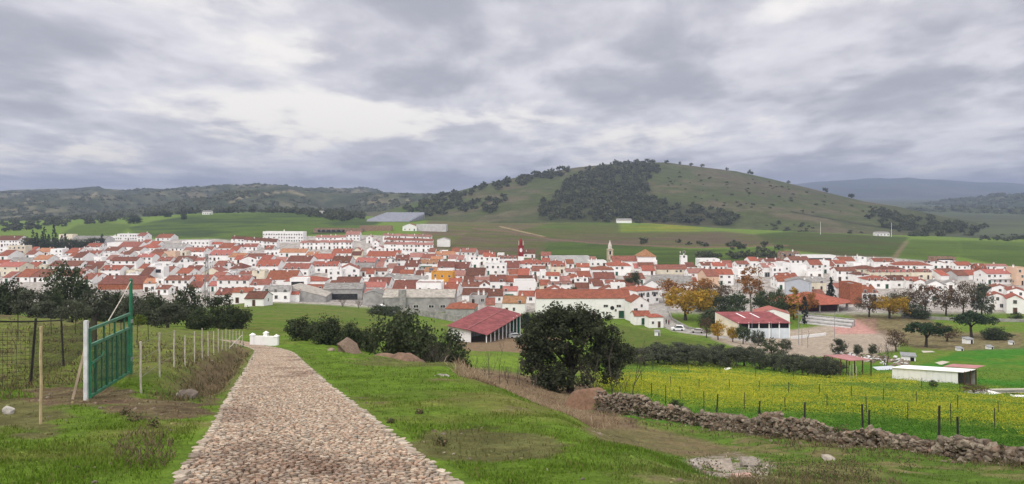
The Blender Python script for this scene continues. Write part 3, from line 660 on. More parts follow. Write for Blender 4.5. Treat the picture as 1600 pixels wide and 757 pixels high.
    nch = 0 if ('n' in opts and ty == 'f') or 'x' in opts else (R.choice((0,1,1,2)) if w > 6 else R.choice((0,1)))
    for k in range(nch):
        x = R.uniform(-0.8, 0.8)*hw; y = R.uniform(-0.5, 0.4)*hd
        if ty == 'g': z = h+tp*(hd-abs(y))
        elif ty == 'h': x *= 0.4; z = h+tp*(hd-abs(y))*0.7
        elif ty == 'e': z = h+rise*(1-abs(x)/hw)
        elif ty == 's': z = h+tp*(y+hd)
        else: z = h+0.8; y = hd*0.6
        link('chimney', CHIM, roof_o, (x, y, z-0.2), 0, (R.uniform(0.8,1.1), 1, R.uniform(0.8,1.15)))
    if nch == 2: feats = 'two chimneys'
    elif nch == 1: feats = 'one chimney'
    for ch, t in (('A','three arches'),('S','blue solar panel'),('V','green awning'),('D','dark strip window'),('B','a balcony'),('p','red coping')):
        if ch in opts: feats = t
    py = HZ+F*(CZ-zb-h*0.7)/Y
    HOUSES.append(dict(o=root, px=pxm, py=(yr+ye)/2 if ty != 'f' else yr+4, w=w, fl=fl, ty=ty, rc=rc, wc=wc, feat=feats, name=name, top=yr, bot=HZ+F*(CZ-zb)/Y, x0=x0, x1=x1))
    return root
TABLE = """
12 40 381 386 3 f g c|-4 12 391 400 1 g r w|0 17 386 388 1 f g w|11 51 403 410 1 g g w|-12 11 405 412 1 g r w|-6 31 410 417 2 g p c|22 46 419 433 1 g o w|4 16 425 434 1 g b w
48 76 421 433 1 g b w|52 74 399 406 2 g t w 0 nA|40 53 392 398 1 g b w|55 77 388 394 1 g t w|79 97 389 391 2 f g w|101 119 388 396 1 g o w|119 136 389 390 1 f g w|75 98 400 402 1 f g w 0 n
75 94 408 416 1 g d w|94 123 408 416 1 g b w|113 128 394 403 1 g d w|127 155 392 397 1 g b w|124 160 405 414 1 g d w|117 132 420 427 1 g m w|134 153 427 433 1 g o w
183 214 365 367 2 f g w 0 r|214 226 364 369 2 g b w|164 184 369 371 1 f g w|243 266 366 372 1 g o w|184 216 378 386 1 g b w|215 242 380 388 1 h o w|163 184 386 392 1 g b w|248 286 381 388 1 g g w
284 327 376 378 2 f g w|234 256 390 396 1 g b w|256 274 393 395 1.5 f g P 0 n|185 203 393 398 1 g b w|172 185 396 400 1 f g w|172 213 402 408 2 g d w|213 238 397 402 2 g p w|157 187 415 422 1.5 g r w
246 266 402 408 1.5 g b w|270 300 395 410 1 g b w|218 233 416 430 1 g d w|234 256 417 419 2 f g w 0 nD|153 222 431 444 1 g d k 0 n|224 243 435 443 1.5 g t w|243 256 436 438 2 f g w|243 263 446 452 1 g b w
257 295 431 438 2 g b w|197 217 428 430 1 f g w|296 326 430 440 1.5 g o w|325 359 391 399 1.5 g p w|326 346 376 382 1 g o w|340 361 379 388 1 g o w|358 371 385 392 1 g r w|360 380 380 386 1 g d w|380 401 381 386 1 g b w
356 382 396 402 1 g t w|370 414 393 401 1 g b w|334 350 408 416 1.5 g b w|350 366 410 415 1.5 e b w|358 378 411 421 1 h d w|378 399 401 405 2 e r w 0|400 434 406 416 1.5 g o w|339 389 431 438 2 g b w|325 338 440 447 1 g p w
336 363 451 461 1 g d w 0 n|363 392 450 457 1.5 g o w|382 412 456 467 1 g d w|391 421 437 445 1.5 g b w|416 462 423 437 1 g o w 0 n|410 452 447 455 1.5 g g w|374 392 424 429 1 g b w|300 326 410 412 1.5 f g w|302 321 403 409 1 g b w
280 299 404 409 1.5 e g w|413 425 384 390 1.5 g r w|416 441 393 394 1 f g w|407 423 399 405 1 g r w|540 562 362 367 2 g m w|436 478 389 395 1 g t w|477 495 394 399 1 g t w|518 535 389 396 1 g o w|535 549 389 396 1 g o w
488 521 397 405 1 g o w|517 546 400 411 1.5 g d w|447 484 400 409 1 g d w|492 527 409 416 1.5 g r w|442 482 412 420 1.5 g b w|530 561 414 421 2 e b w|444 508 421 440 1 h r w 0 n|453 480 436 438 2 f g w 0 nD|476 508 445 451 1.5 g r w
442 467 452 460 1 g r w 0 n|524 561 433 443 1 g d w|563 604 419 424 1 g b w|567 611 452 462 1 g p s 0 n|555 586 403 410 1.5 g p s|572 617 393 401 1 g o w|601 619 402 409 1.5 e g w|592 604 404 410 1 g p w|618 639 399 407 1.5 g d w
626 642 395 396 1 f g w|640 661 396 402 1 g m w|658 679 397 404 1 g b w|680 710 393 399 1 g t w|673 691 399 405 1 g t w|631 653 407 417 1 g d w|652 683 406 412 1.5 g t w 0 V|684 710 409 418 1.5 g d w|625 646 422 428 1 g o w
649 662 423 430 1 g d w|663 682 418 425 1.5 g t w 0 S|674 707 426 428 2 f g y|612 629 416 427 1 g d w|573 607 434 446 1 g d w|566 601 441 449 1 g p w|612 651 438 454 1 g d w 0 n|611 636 452 458 1 g o w|650 689 442 444 2.5 f g w 0 p
689 713 441 456 1 g r w|701 721 435 441 1 g o w 0 A|600 616 428 434 1 e g l|616 634 429 435 1 g g w|632 668 431 437 1 g g s|696 741 472 483 1 h o s 0 n|707 732 410 420 1 g d w|733 757 403 405 1.5 f p w|757 781 404 406 1.5 f g w
728 757 416 431 1 g d w|757 791 413 415 2 f g w|765 790 430 440 1.5 g d w|790 808 431 441 1 g r w|795 811 421 429 1 g o w|809 826 420 430 1 g o w|809 839 431 440 1 g d w|810 851 403 413 1.5 h r w|788 811 408 419 1 g d w
778 808 400 404 1.5 g b w|705 726 423 431 1 g m w|724 740 432 441 1 g d w|740 765 433 438 1 g m w|722 752 441 448 1 g b w|749 765 441 446 1.5 e b w|722 764 451 461 1 g d w 0 n|763 786 452 463 1 g d w|785 808 448 455 1.5 g p w 0 V
804 837 439 441 2.5 f g w 0 n|810 836 455 463 1 g r w|785 821 463 474 1.5 g t w|759 773 466 477 1 g b w|733 760 463 465 1 f g s|857 880 408 414 1 e b w|901 921 412 418 1 g o w|922 948 408 410 1 f g w|924 959 416 422 2 h r w|950 986 408 416 2 h o w
928 961 426 436 1 g d w|903 924 424 433 1 g r w|884 907 420 425 1 g m w|845 854 424 426 2.5 f g w|853 874 426 431 2 g o w|888 904 428 435 1 h o w|869 891 432 439 1 g m w|898 919 437 439 1.5 f g w|857 894 441 444 1.5 g m w|850 883 449 456 1 e r w
921 938 436 443 1 g d w|946 981 438 443 1 g b w|936 966 449 455 1 e r w|955 977 444 446 2 f g w|1026 1074 414 421 1 g b c 0 r|1076 1105 420 427 2 g m w|1064 1090 434 441 1 g r w
1093 1125 405 407 1.5 f g w 0 n|1096 1115 410 415 1 g b w|1114 1132 410 416 1 g o w|1104 1124 421 432 2 g b P 0 n|1121 1146 421 429 2 g o w|1138 1152 412 418 1 g p w|1152 1171 408 413 2 g b w|1172 1185 402 408 2.5 g o w|1184 1197 404 409 1.5 g b w
1196 1220 404 409 2 g d w|1192 1213 412 418 2 g m w 0 G|1215 1235 406 412 1.5 g b w|1207 1223 417 419 2 f g w 0 G|1223 1235 411 413 2.5 f g w|1153 1169 420 422 2 f g w|1235 1266 401 407 2 g b w|1266 1285 406 414 2 g r w 0 G|1284 1296 408 410 2.5 f g w
1295 1306 405 416 1 g b w|1305 1323 407 412 1 g o w|1312 1336 402 408 1 g o w|1308 1338 418 424 2 g b w|1298 1309 416 422 2 e b w|1215 1239 431 440 1.5 g o w|1219 1247 427 434 1 g r w|1229 1267 436 441 3 e g B 0 n|1263 1291 433 441 1.5 g g c|1274 1290 453 461 1 g b w
1306 1329 443 450 2 g p w 0 B|1328 1347 444 446 3 f r k 0 n|1346 1372 446 457 1.5 g o w 0 A|1338 1358 425 430 1.5 h d w|1341 1354 402 404 1.5 f g w|1366 1397 404 409 1.5 g r w|1340 1377 415 421 1 h d c|1377 1414 416 421 1 h d c|1359 1391 422 425 1.5 g p c|1391 1424 422 425 1.5 g p c|1424 1456 421 425 1.5 g b c
1400 1456 409 415 1 h r w|1448 1476 408 411 1.5 e b w|1467 1493 420 425 1 g b w|1354 1392 431 438 1.5 h r w|1391 1419 431 438 1.5 g d w|1416 1442 433 438 1.5 g r w|1429 1447 437 441 1.5 e r w|1450 1474 439 445 2 e g w|1450 1469 451 456 1.5 e r w|1476 1494 440 444 1 e g w
1475 1497 409 411 1.5 f g w|1495 1520 409 415 1 g o w|1521 1536 414 418 1.5 g d w|1528 1542 410 419 1.5 g r k|1541 1585 421 428 2 g p w 0 B|1494 1529 422 427 1 g d w|1588 1608 419 421 3 f g P|1541 1574 413 416 1 g m w|1551 1574 446 450 2 e r w|1576 1600 451 455 2 e r w|1545 1571 459 464 2 e r w|1575 1598 462 468 2 e r w
"""
def build_table():
    for ent in TABLE.replace('\n', '|').split('|'):
        q = ent.split()
        if len(q) < 8: continue
        house(float(q[0]), float(q[1]), float(q[2]), float(q[3]), float(q[4]), q[5], q[6], q[7], float(q[8]) if len(q) > 8 and float(q[8]) else (-math.degrees(math.atan(((float(q[0])+float(q[1]))/2-CX)/F))*.8 if q[5] == 'e' else R.uniform(-5, 5)), q[9] if len(q) > 9 else '')
build_table()
def terrace(n, x0, x1, yr0, yr1, ye0, ye1, fl, rc, Y0, Y1):
    """a row of n joined houses, each a thing of its own"""
    for k in range(n):
        a, b = k/n, (k+1)/n; m = (a+b)/2
        house(x0+(x1-x0)*a, x0+(x1-x0)*b, yr0+(yr1-yr0)*m, ye0+(ye1-ye0)*m, fl, 'g', rc, 'w', 0.5, 'r' if k % 2 else '', name='terrace_house', Y=Y0+(Y1-Y0)*m, d=8)
terrace(7, 361, 432, 369, 373, 374, 379, 2, 'd', 650, 600)
terrace(8, 469, 550, 377, 377, 382, 382, 2, 'm', 592, 592)
terrace(5, 493, 540, 371, 371, 376, 376, 2, 'm', 640, 640)
terrace(8, 600, 676, 383, 384, 388, 389, 2, 'm', 575, 575)
terrace(8, 600, 676, 375, 376, 380, 381, 2, 'b', 618, 612)
terrace(8, 598, 674, 367, 368, 373, 374, 2, 'm', 660, 655)
for x0, x1, yr, ye in ((572,582,368,371),(581,592,375,379),(587,598,384,388),(573,584,386,390)): house(x0, x1, yr, ye, 2, 'e', 'm', 'w', 4, '')
def fill(n, low=False):
    """houses in the gaps of the town"""
    poly = [(0,388),(60,384),(230,384),(330,392),(480,402),(690,398),(860,404),(1000,424),(1130,418),(1330,412),(1600,424),(1600,438),(1450,440),(1340,440),(1200,430),(1090,438),(990,470),(860,456),(730,470),(600,470),(500,458),(380,466),(200,452),(0,430)]
    G = np.zeros((200, 820), bool)
    for h in HOUSES: G[max(0, int((h['top']-330)/1)):int((h['bot']-330)/1), max(0, int(h['x0']/2)):int(h['x1']/2)+1] = True
    made = 0
    for _ in range(9000):
        if made >= n: break
        px, py = R.uniform(0, 1600), R.uniform(380, 480)
        if not in_poly(np.array([px]), np.array([py]), poly)[0]: continue
        Y = dist_at(px, py, 290, 700); w = R.uniform(4, 8) if low else R.uniform(6.5, 12); hw = w/Y*F/2
        a = G[int(py-338):int(py-330), int((px-hw)/2):int((px+hw)/2)+1]
        if a.size == 0 or a.mean() > (0.75 if low else 0.4): continue
        if any(abs((px-CX)/F*Y-q[0]) < (w+q[2])/2+0.2 and abs(Y+4-q[1]) < (8+q[3])/2+0.2 for q in FOOT): continue
        fl = 0.9 if low else R.choice((1, 1, 1.5, 2)); ty = R.choice('sssgf') if low else R.choice('ggggffe'); h = 0.4+2.75*fl
        ye = HZ+F*(CZ-gz((px-CX)/F*Y, Y)-h)/Y; rw = 7*430/Y
        house(px-hw, px+hw, ye-(rw if ty != 'f' else 2), ye, fl, ty, R.choice('odbbrdmp') if ty != 'f' else 'g', R.choice('wwwwwwcl'), R.uniform(-6, 6), R.choice(('x', 'x', 'nx')) if low else R.choice(('', '', 'n')), Y=Y, name='yard_shed' if low else 'house')
        h = HOUSES[-1]; G[max(0, int((h['top']-330)/1)):int((h['bot']-330)/1), max(0, int(h['x0']/2)):int(h['x1']/2)+1] = True
        made += 1
# ---------------------------------------------------------------- buildings that stand out
M_SHEET = mat('roof_sheet_red', (0.255,0.072,0.074), 0.85, 0.2, 0.5, rnd=0.05)
M_SHEETP = mat('roof_sheet_pink', (0.40,0.19,0.185), 0.8, 0.12, 0.6)
M_STONE = mat('tower_stone', (0.50,0.42,0.30), 0.9, 0.15, 1.0); M_REDT = mat('tower_red', (0.26,0.028,0.030), 0.85, 0.15, 1.0)
M_STEEL = mat('galvanised_steel', (0.30,0.31,0.32), 0.55, 0.15, 4.0, metallic=0.3); M_CONC = mat('concrete', (0.33,0.32,0.30), 0.92, 0.2, 0.8, detail=9)
M_WHITE = mat('white_paint', (0.78,0.78,0.77), 0.8, scale=1.1, col2=(0.66,0.65,0.62), lo=0.25, hi=0.5); M_DARK = mat('dark_opening', (0.015,0.015,0.016), 0.9, 0.2, 1.0); ROOF['f'] = mat('roof_fibre_cement', (0.40,0.37,0.325), 0.9, 0.18, 0.7); M_TEAL = mat('painted_green', (0.01,0.14,0.07), 0.6, 0.15, 2.0)
WALL['e'] = mat('wall_earth', (0.30,0.20,0.135), 0.95, 0.2, 0.8)
def special(label, cat, *a, **k):
    o = house(*a, **k); HOUSES[-1]['fixed'] = True; tag(o, label, cat); return o
hall = special('long white two-storey hall under a red tiled roof, behind the big oak', 'hall', 838, 986, 456, 468.5, 2, 'g', 'r', 'w', 0.6, 'nx', Y=276, fh=7.6, name='long_hall', d=13)
for x, z, w, h in ((8.2,4.9,1.5,.7),(13.0,4.9,1.5,.7),(11.9,3.3,.6,.7)): opening(hall, WIN, 'window', x, -6.5, z-.6, w, h)
b = MB(); b.prism([(0.75*math.cos(t),0.75*math.sin(t)) for t in np.linspace(0, 2*math.pi, 17)[:-1]], -0.06, 0.1); b.build('round_window', M_GLASS, hall, (10.6,-6.5,4.0))
for x, w, g in ((14.0,1.9,DOORG),(4.0,.9,DOOR)): opening(hall, g, 'door', x, -6.5, 0.2, w, 1.3)
special('white gabled house with red roof at the end of the long hall', 'house', 986, 1014, 467, 476, 2, 'e', 'r', 'w', 10, 'nx', Y=268, fh=7.0, name='gabled_house', d=7)
o_ = HOUSES[-1]['o']; [opening(o_, m, n, x, -3.5, z, w, h) for m, n, x, z, w, h in ((WIN,'window',-1.6,3.2,1.3,1.3),(WIN,'window',0.6,5.2,.7,.8),(DOOR,'door',-2.2,.2,.9,1))]
special('low white garage with red roof and green door beside the road', 'garage', 991, 1017, 491, 497, 1, 'g', 'r', 'w', 4, 'nx', Y=259, fh=3.2, name='garage', d=6)
o_ = HOUSES[-1]['o']; opening(o_, DOORG, 'door', 1.0, -3, 0.1, 2.6, 1.1)
special('tiny white house with red hipped roof at the road bend', 'house', 1014, 1037, 495, 499, 1, 'h', 'r', 'w', 8, 'nx', Y=252, fh=3.6, name='roadside_house', d=5)
o_ = HOUSES[-1]['o']; opening(o_, DOOR, 'door', 1.0, -2.5, 0.1, .9, 1); opening(o_, WIN, 'window', -1.2, -2.5, 1.4, .7, .7)
special('white two-storey house with arcaded front and hipped red roof, above the road', 'house', 990, 1035, 443, 456, 2, 'h', 'o', 'w', 30, 'rA', Y=318, fh=5.8, name='arcaded_house', d=12)
fac = special('long grey factory shed with a concrete block tower on its roof edge', 'factory', 598, 710, 459, 472.5, 1, 'g', 'f', 's', 0, 'nx', Y=292, fh=5.2, name='factory_shed', d=13)
b = MB(); b.box(-1.4,1.4,-1.2,1.2,0,8.3); b.build('block_tower', M_CONC, fac, (-6.3,-6.8,0))
for x in (-1,5,9.5): opening(fac, WIN, 'window', x, -6.5, 1.2, 1.9, .8)
special('broad grey shed with low gable standing at the field edge', 'shed', 402, 508, 456, 470, 1, 'e', 'f', 's', 3, 'nx', Y=303, fh=1.8, name='gable_shed', d=16)
special('grey sheet-roofed shed with dark open front, beside a bare bush', 'shed', 505, 566, 452, 460, 1, 'g', 'g', 's', 3, 'nxG', Y=318, fh=4.6, name='open_front_shed', d=11)
special('grey gabled store with pale wall left of the factory shed', 'store', 567, 598, 462, 467, 1, 'e', 'g', 's', 0, 'nx', Y=300, fh=4.6, name='grey_store', d=10)
special('long white stepped apartment block at the town\'s back edge below the green field', 'apartment block', 409, 475, 362, 364, 3, 'f', 'g', 'w', -7, 'r', Y=660, name='apartment_block', fh=9)
special('white terrace with dark slate roof left of the cypress row', 'terrace', -8, 27, 363, 369, 2, 'g', 'd', 'w', 2, 'r', Y=640, name='slate_terrace', fh=5.6)
special('white gabled end house between slate terrace and cypress row', 'house', 27, 40, 362, 369, 2, 'e', 'd', 'w', 2, '', Y=628, name='end_house', fh=5.6)
special('wide industrial shed with pale grey metal roof behind the cypresses', 'shed', 110, 162, 367, 375, 1, 'g', 'g', 'l', -2, 'nx', Y=660, name='industrial_shed', fh=4.5)
special('cream flat-roofed block rising behind the cypress spires', 'building', 92, 113, 362, 363, 2, 'f', 'g', 'c', 0, 'nx', Y=700, name='cream_block', fh=6)
for a in ((490,545,351,352,'k',768),(545,566,352,353,'e',760),(562,612,348,349.5,'e',775)):
    special({490:'long roofless brown farm ruin above the terraces',545:'low earth-walled outbuilding in the middle of the farm ruins',562:'taller brown ruined barn nearest the white hall'}[a[0]], 'ruin', a[0], a[1], a[2], a[3], 1, 'f', 'g', 'e', 2, 'xG' if a[0] == 490 else 'nx', Y=a[5], fh=4.5 if a[0] == 562 else 3.2, name='farm_ruin', d=9)
special('long pale windowless hall below the big hill', 'hall', 650, 697, 350, 352, 1, 'f', 'g', 'l', -3, 'nx', Y=782, fh=6.5, name='pale_hall', d=12)
special('white farmhouse with dark red door joined to the pale hall', 'house', 629, 651, 350, 354, 1, 'e', 'b', 'w', 0, 'x', Y=780, fh=5, name='farmhouse', d=9)
special('lone white barn with low gable on the brown slope', 'barn', 683, 703, 375, 378, 1, 'e', 'g', 'w', 2, 'nx', Y=622, fh=5.8, name='white_barn', d=9)
special('slim white water tower block behind the brown-roofed row', 'tower', 1064, 1074, 400, 401, 4, 'f', 'g', 'w', 0, '', Y=470, fh=7.2, name='water_tower', d=4)
special('grey sheet-roofed barn behind the autumn trees', 'barn', 1020, 1082, 428, 439, 1, 'g', 'g', 'w', -8, 'nx', Y=345, fh=5, name='grey_barn', d=14)
special('white gable end of a barn with grey roof, right of the church trees', 'barn', 1004, 1034, 426, 436, 1, 'e', 'g', 'w', -14, 'nx', Y=338, fh=5, name='gabled_barn', d=12)
special('roofless tan ruin with arched openings at the top of town', 'ruin', 1220, 1249, 389, 390, 1.5, 'f', 'g', 'e', 0, 'A', Y=525, fh=5.2, name='arched_ruin')
special('long white open-fronted cattle shed above the town', 'shed', 1250, 1306, 395, 396, 1, 'f', 'g', 'w', 0, 'nxG', Y=512, fh=3.6, name='cattle_shed')
special('dark ruined sheds at the edge of the green field', 'ruin', 1460, 1494, 400, 401, 1, 'f', 'g', 'e', 0, 'nxG', Y=505, fh=3.2, name='field_ruin')
special('long low pale concrete hall between clock tower and bell tower', 'hall', 859, 921, 401, 402, 1, 'f', 'g', 'l', 0, 'nx', Y=492, fh=4.6, name='concrete_hall')
special('white changing room block with red verges behind the pavilion', 'building', 1183, 1233, 474, 481, 1, 'e', 'p', 'w', -8, 'x', Y=262, fh=4.0, name='changing_block', d=8)
special('white farm shed under dark trees at the foot of the hill', 'shed', 964, 987, 339, 341, 1, 'g', 'g', 'w', 0, 'nx', Y=985, fh=3.5, name='farm_shed', d=8)
special('low white farm building on the right flank of the hill', 'farm', 1369, 1390, 363, 365, 1, 'g', 'g', 'w', 0, 'x', Y=885, fh=3.5, name='hill_farm', d=8)
special('white country house on the far green ridge, left of centre', 'house', 316, 330, 329, 331, 1, 'g', 'g', 'w', 0, 'x', Y=1120, fh=4, name='ridge_house', d=7)
special('small white country house among dark trees on the ridge', 'house', 494, 506, 328, 330, 1, 'g', 'g', 'w', 0, 'x', Y=1140, fh=4, name='country_house', d=7)
# church: nave, crossing block with pyramid roof, aisle
zc = gz((1012-CX)/F*447, 447)
ch = tag(empty('church', ((1011-CX)/F*447, 452, zc)), 'white church with a brown pyramid roof over its square crossing', 'church')
k = 447/F
b = MB(); b.box(-14*k,14*k,-5,6,-3,9.3); b.box(11.5*k,15.5*k,-5.6,-4.4,-3,7.2); b.build('crossing_wall', WALL['w'], ch)
b = MB(); e = 14*k+0.35; A = [(-e,-5.4,9.3),(e,-5.4,9.3),(e,6.4,9.3),(-e,6.4,9.3)]
for i in range(4): b.slab([A[i], A[(i+1)%4], (0,0.5,13.4)], 0.15)
b.build('pyramid_roof', ROOF['t'], ch)
opening(ch, WIN, 'window', -1, -5, 4.0, .7, 1.3)
b = MB(); b.box(-54*k,-14*k,-2,6,-3,6.4); b.build('nave_wall', WALL['w'], ch)
b = MB(); b.slab([(-54*k,-2.3,6.3),(-14*k,-2.3,6.3),(-14*k,2.2,9.2),(-54*k,2.2,9.2)], .15); b.slab([(-14*k,6.3,6.3),(-54*k,6.3,6.3),(-54*k,2.2,9.2),(-14*k,2.2,9.2)], .15); b.build('nave_roof', ROOF['b'], ch)
b = MB(); b.box(-15*k,9*k,-9.5,-5.05,-3,3.9); b.build('aisle_wall', WALL['w'], ch)
b = MB(); b.slab([(-15.5*k,-9.8,3.8),(9.5*k,-9.8,3.8),(9.5*k,-5.03,5.9),(-15.5*k,-5.03,5.9)], .15); b.build('aisle_roof', ROOF['b'], ch)
# bell tower
Y = 458; bt = tag(empty('bell_tower', ((953-CX)/F*Y, Y, gz((953-CX)/F*Y, Y))), 'slim white and stone bell tower with a pointed spire', 'tower')
b = MB(); b.box(-1.45,1.45,-1.45,1.45,-2,6.5); b.build('base', M_STONE, bt)
b = MB(); b.box(-1.25,1.25,-1.25,1.25,6.5,12.6)
b.build('shaft', WALL['c'], bt)
b = MB()
for sx in (-1,1):
    for sy in (-1,1): b.box(sx*1.5-0.25,sx*1.5+0.25,sy*1.5-0.25,sy*1.5+0.25,6.5,12.6)
b.box(-1.9,1.9,-1.9,1.9,12.6,13.0); b.box(-1.85,1.85,-1.85,1.85,6.3,6.6); b.box(-1.8,1.8,-1.8,1.8,9.0,9.2); b.build('stone_trim', M_STONE, bt)
b = MB(); b.prism([(-.55,9.6),(.55,9.6),(.55,11.4),(.3,11.9),(-.3,11.9),(-.55,11.4)], -1.32, -1.2); b.build('bell_opening', M_DARK, bt)
b = MB(); b.tube([(0,0,13.0),(0,0,14.6)], [1.25,1.15], 8); b.tube([(0,0,14.6),(0,0,18.4)], [1.35,0.05], 8); b.build('spire', mat('spire_stone', (.55,.52,.46), .9, .1, 1.0), bt)
# clock tower
Y = 515; ct = tag(empty('clock_tower', ((814-CX)/F*Y, Y, gz((814-CX)/F*Y, Y))), 'dark red clock tower with white clock face and pinnacles', 'tower')
b = MB(); b.box(-2.0,2.0,-2.0,2.0,-2,3.4); b.build('base', WALL['w'], ct)
b = MB(); b.box(-1.8,1.8,-1.8,1.8,3.4,10.6); b.box(-2.05,2.05,-2.05,2.05,10.6,11.0); b.box(-2.0,2.0,-2.0,2.0,5.0,5.2); b.build('shaft', M_REDT, ct)
b = MB(); b.prism([(0.95*math.cos(t),7.7+1.35*math.sin(t)) for t in np.linspace(0,2*math.pi,21)[:-1]], -1.9, -1.75); b.build('clock_face', M_WHITE, ct)
b = MB(); b.box(-.05,.05,-1.95,-1.9,7.7,8.6); b.box(-.05,.5,-1.95,-1.9,7.66,7.74); b.build('clock_hand', M_DARK, ct)
for sx in (-1,1):
    for sy in (-1,1): bb = MB(); bb.box(sx*1.5-.3,sx*1.5+.3,sy*1.5-.3,sy*1.5+.3,11.0,13.2); bb.tube([(sx*1.5,sy*1.5,13.2),(sx*1.5,sy*1.5,14.4)],[.35,.03],6); bb.build('pinnacle', M_STONE, ct)
b = MB(); b.tube([(0,0,11.0),(0,0,13.6)],[1.0,0.95],8); b.tube([(0,0,13.6),(0,0,15.6)],[1.15,0.2],8); b.tube([(0,0,15.5),(0,0,17.2)],[.09,.04],5); b.build('belfry', M_REDT, ct)
# red-roofed open shed
def open_shed():
    A = Vector((-6.9,198.5)); ax = Vector((0.262,0.965)); lf = Vector((-0.965,0.262)); L_, W_ = 37.0, 10.6
    root = tag(empty('open_shed', (A.x, A.y, CZ-38.6)), 'open shed with a long dusty-red sheet roof on white posts', 'shed')
    q = lambda u, v, z: (ax.x*u+lf.x*v, ax.y*u+lf.y*v, z)
    b = MB(); b.slab([q(-.5,-.5,.55),q(L_,-.5,.15),q(L_,W_/2,1.55),q(-.5,W_/2,1.75)], .1); b.slab([q(-.5,W_/2,1.75),q(L_,W_/2,1.55),q(L_,W_+.4,2.3),q(-.5,W_+.4,2.5)], .1); b.build('roof', M_SHEET, root)
    b = MB(); b.tube([q(-.5,W_/2,1.86),q(L_,W_/2,1.66)], .09, 5); b.build('ridge_strip', M_SHEETP, root)
    for u in np.linspace(0.3, L_-1, 10):
        x, y, z = q(u, 0, 0); g = gz(A.x+x, A.y+y)-(CZ-38.6)-.2; p = MB(); p.box(x-.14,x+.14,y-.14,y+.14,g,.42); p.build('post', M_WHITE, root)
    for u in (0.3, L_*.5, L_-1):
        x, y, z = q(u, W_, 0); g = gz(A.x+x, A.y+y)-(CZ-38.6)-.2; p = MB(); p.box(x-.14,x+.14,y-.14,y+.14,g,2.2); p.build('post', M_WHITE, root)
    b = MB(); b.quad(q(.6,W_*.42,-4),q(.6,W_,-4),q(.6,W_,2.2),q(.6,W_*.42,1.2)); b.quad(q(.75,W_*.42,-4),q(.75,W_*.42,1.2),q(.75,W_,2.2),q(.75,W_,-4)); b.build('end_wall', M_WHITE, root)
    b = MB(); b.quad(q(.6,W_-.1,-6),q(L_,W_-.1,-8),q(L_,W_-.1,2.0),q(.6,W_-.1,2.2)); b.quad(q(L_-.2,3.5,-8),q(L_-.2,W_,-8),q(L_-.2,W_,2),q(L_-.2,3.5,.6)); b.build('back_wall', M_CONC, root)
    b = MB(); b.quad(q(L_-.2,.1,-8),q(L_-.2,3.4,-8),q(L_-.2,3.4,.9),q(L_-.2,.1,.2)); b.build('green_door', M_TEAL, root)
open_shed()
def pavilion():
    Y = 226; k = Y/F; x0, x1 = (1153-CX)*k, (1235-CX)*k; zb = gz((x0+x1)/2, Y); w = x1-x0
    r = tag(empty('pavilion', ((x0+x1)/2, Y, zb), math.radians(3)), 'sports pavilion with red sheet roof, white panels and open band', 'pavilion')
    h = 4.6; hw = w/2; d = 12
    b = MB(); b.box(-hw,hw,0,.2,-1.5,2.9); b.build('front_panel', mat('pavilion_panel', (.60,.66,.70), .7, .08, .5), r)
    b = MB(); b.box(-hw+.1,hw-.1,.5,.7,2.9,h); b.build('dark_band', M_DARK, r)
    for x in np.linspace(-hw+.1, hw-.1, 6): p = MB(); p.box(x-.13,x+.13,-.05,.3,-1,h+.1); p.build('post', M_WHITE, r)
    b = MB(); b.slab([(-hw-3.2,d,h+1.5),(-hw-.3,-.5,h),(hw+.3,-.5,h),(hw-1.6,d,h+1.5)], .12); b.build('roof', M_SHEET, r)
    for x in (-hw+4.5, hw-7): p = MB(); p.slab([(x-.8,5,h+.78),(x-.35,5,h+.78),(x-1.35,10,h+1.36),(x-1.8,10,h+1.36)], .05); p.build('skylight', M_WHITE, r)
    b = MB(); b.prism([(0,-1.5),(0,h),(d,h+1.4),(d,-1.5)], -.1, .1); b.v = [(-hw-.1-x*.25+y, x, z) for x, y, z in b.v]; b.build('side_wall', WALL['c'], r)
    b = MB(); b.box(hw-.2,hw,.3,d,-1.5,h); b.box(-hw-2.8,hw,d-.2,d,-1.5,h+1.2); b.build('back_wall', WALL['l'], r)
pavilion()
def sports_hall():
    Y = 308; k = Y/F; x = (1262-CX)*k; zb = gz(x, Y); rx, ry = 65*k, 13.0
    r = tag(empty('sports_hall', (x, Y, zb)), 'open-sided hall under a broad low orange roof', 'hall'); n = 12
    P2 = [(rx*math.cos(a)*(1.0 if math.cos(a) > 0 else 1.0), ry*math.sin(a)) for a in np.linspace(0, 2*math.pi, n+1)[:-1]]
    b = MB()
    for i in range(n): p, q = P2[i], P2[(i+1) % n]; b.slab([(p[0],p[1],3.4),(q[0],q[1],3.4),(0,0,6.9)], .18)
    b.build('roof', ROOF['o'], r)
    for i in range(n): p = P2[i]; s = MB(); s.box(p[0]*.93-.2,p[0]*.93+.2,p[1]*.93-.2,p[1]*.93+.2,-2,3.5); s.build('post', M_CONC, r)
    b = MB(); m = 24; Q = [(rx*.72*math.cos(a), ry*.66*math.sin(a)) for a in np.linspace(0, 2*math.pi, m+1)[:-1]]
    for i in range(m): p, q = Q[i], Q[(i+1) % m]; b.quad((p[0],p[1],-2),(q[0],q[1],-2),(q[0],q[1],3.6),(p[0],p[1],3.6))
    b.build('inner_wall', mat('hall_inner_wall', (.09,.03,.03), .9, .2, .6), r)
sports_hall()
def bleachers():
    Y = 262; k = Y/F; x = (1288-CX)*k; r = tag(empty('bleachers', (x, Y, gz(x, Y)), math.radians(-38)), 'weathered concrete spectator steps beside the sports ground', 'grandstand')
    for i in range(6): b = MB(); b.box(-8.5,8.5,i*1.1,i*1.1+1.08,-1.5,.35+i*.42); b.build('step', M_CONC if i % 2 else WALL['l'], r)
bleachers()
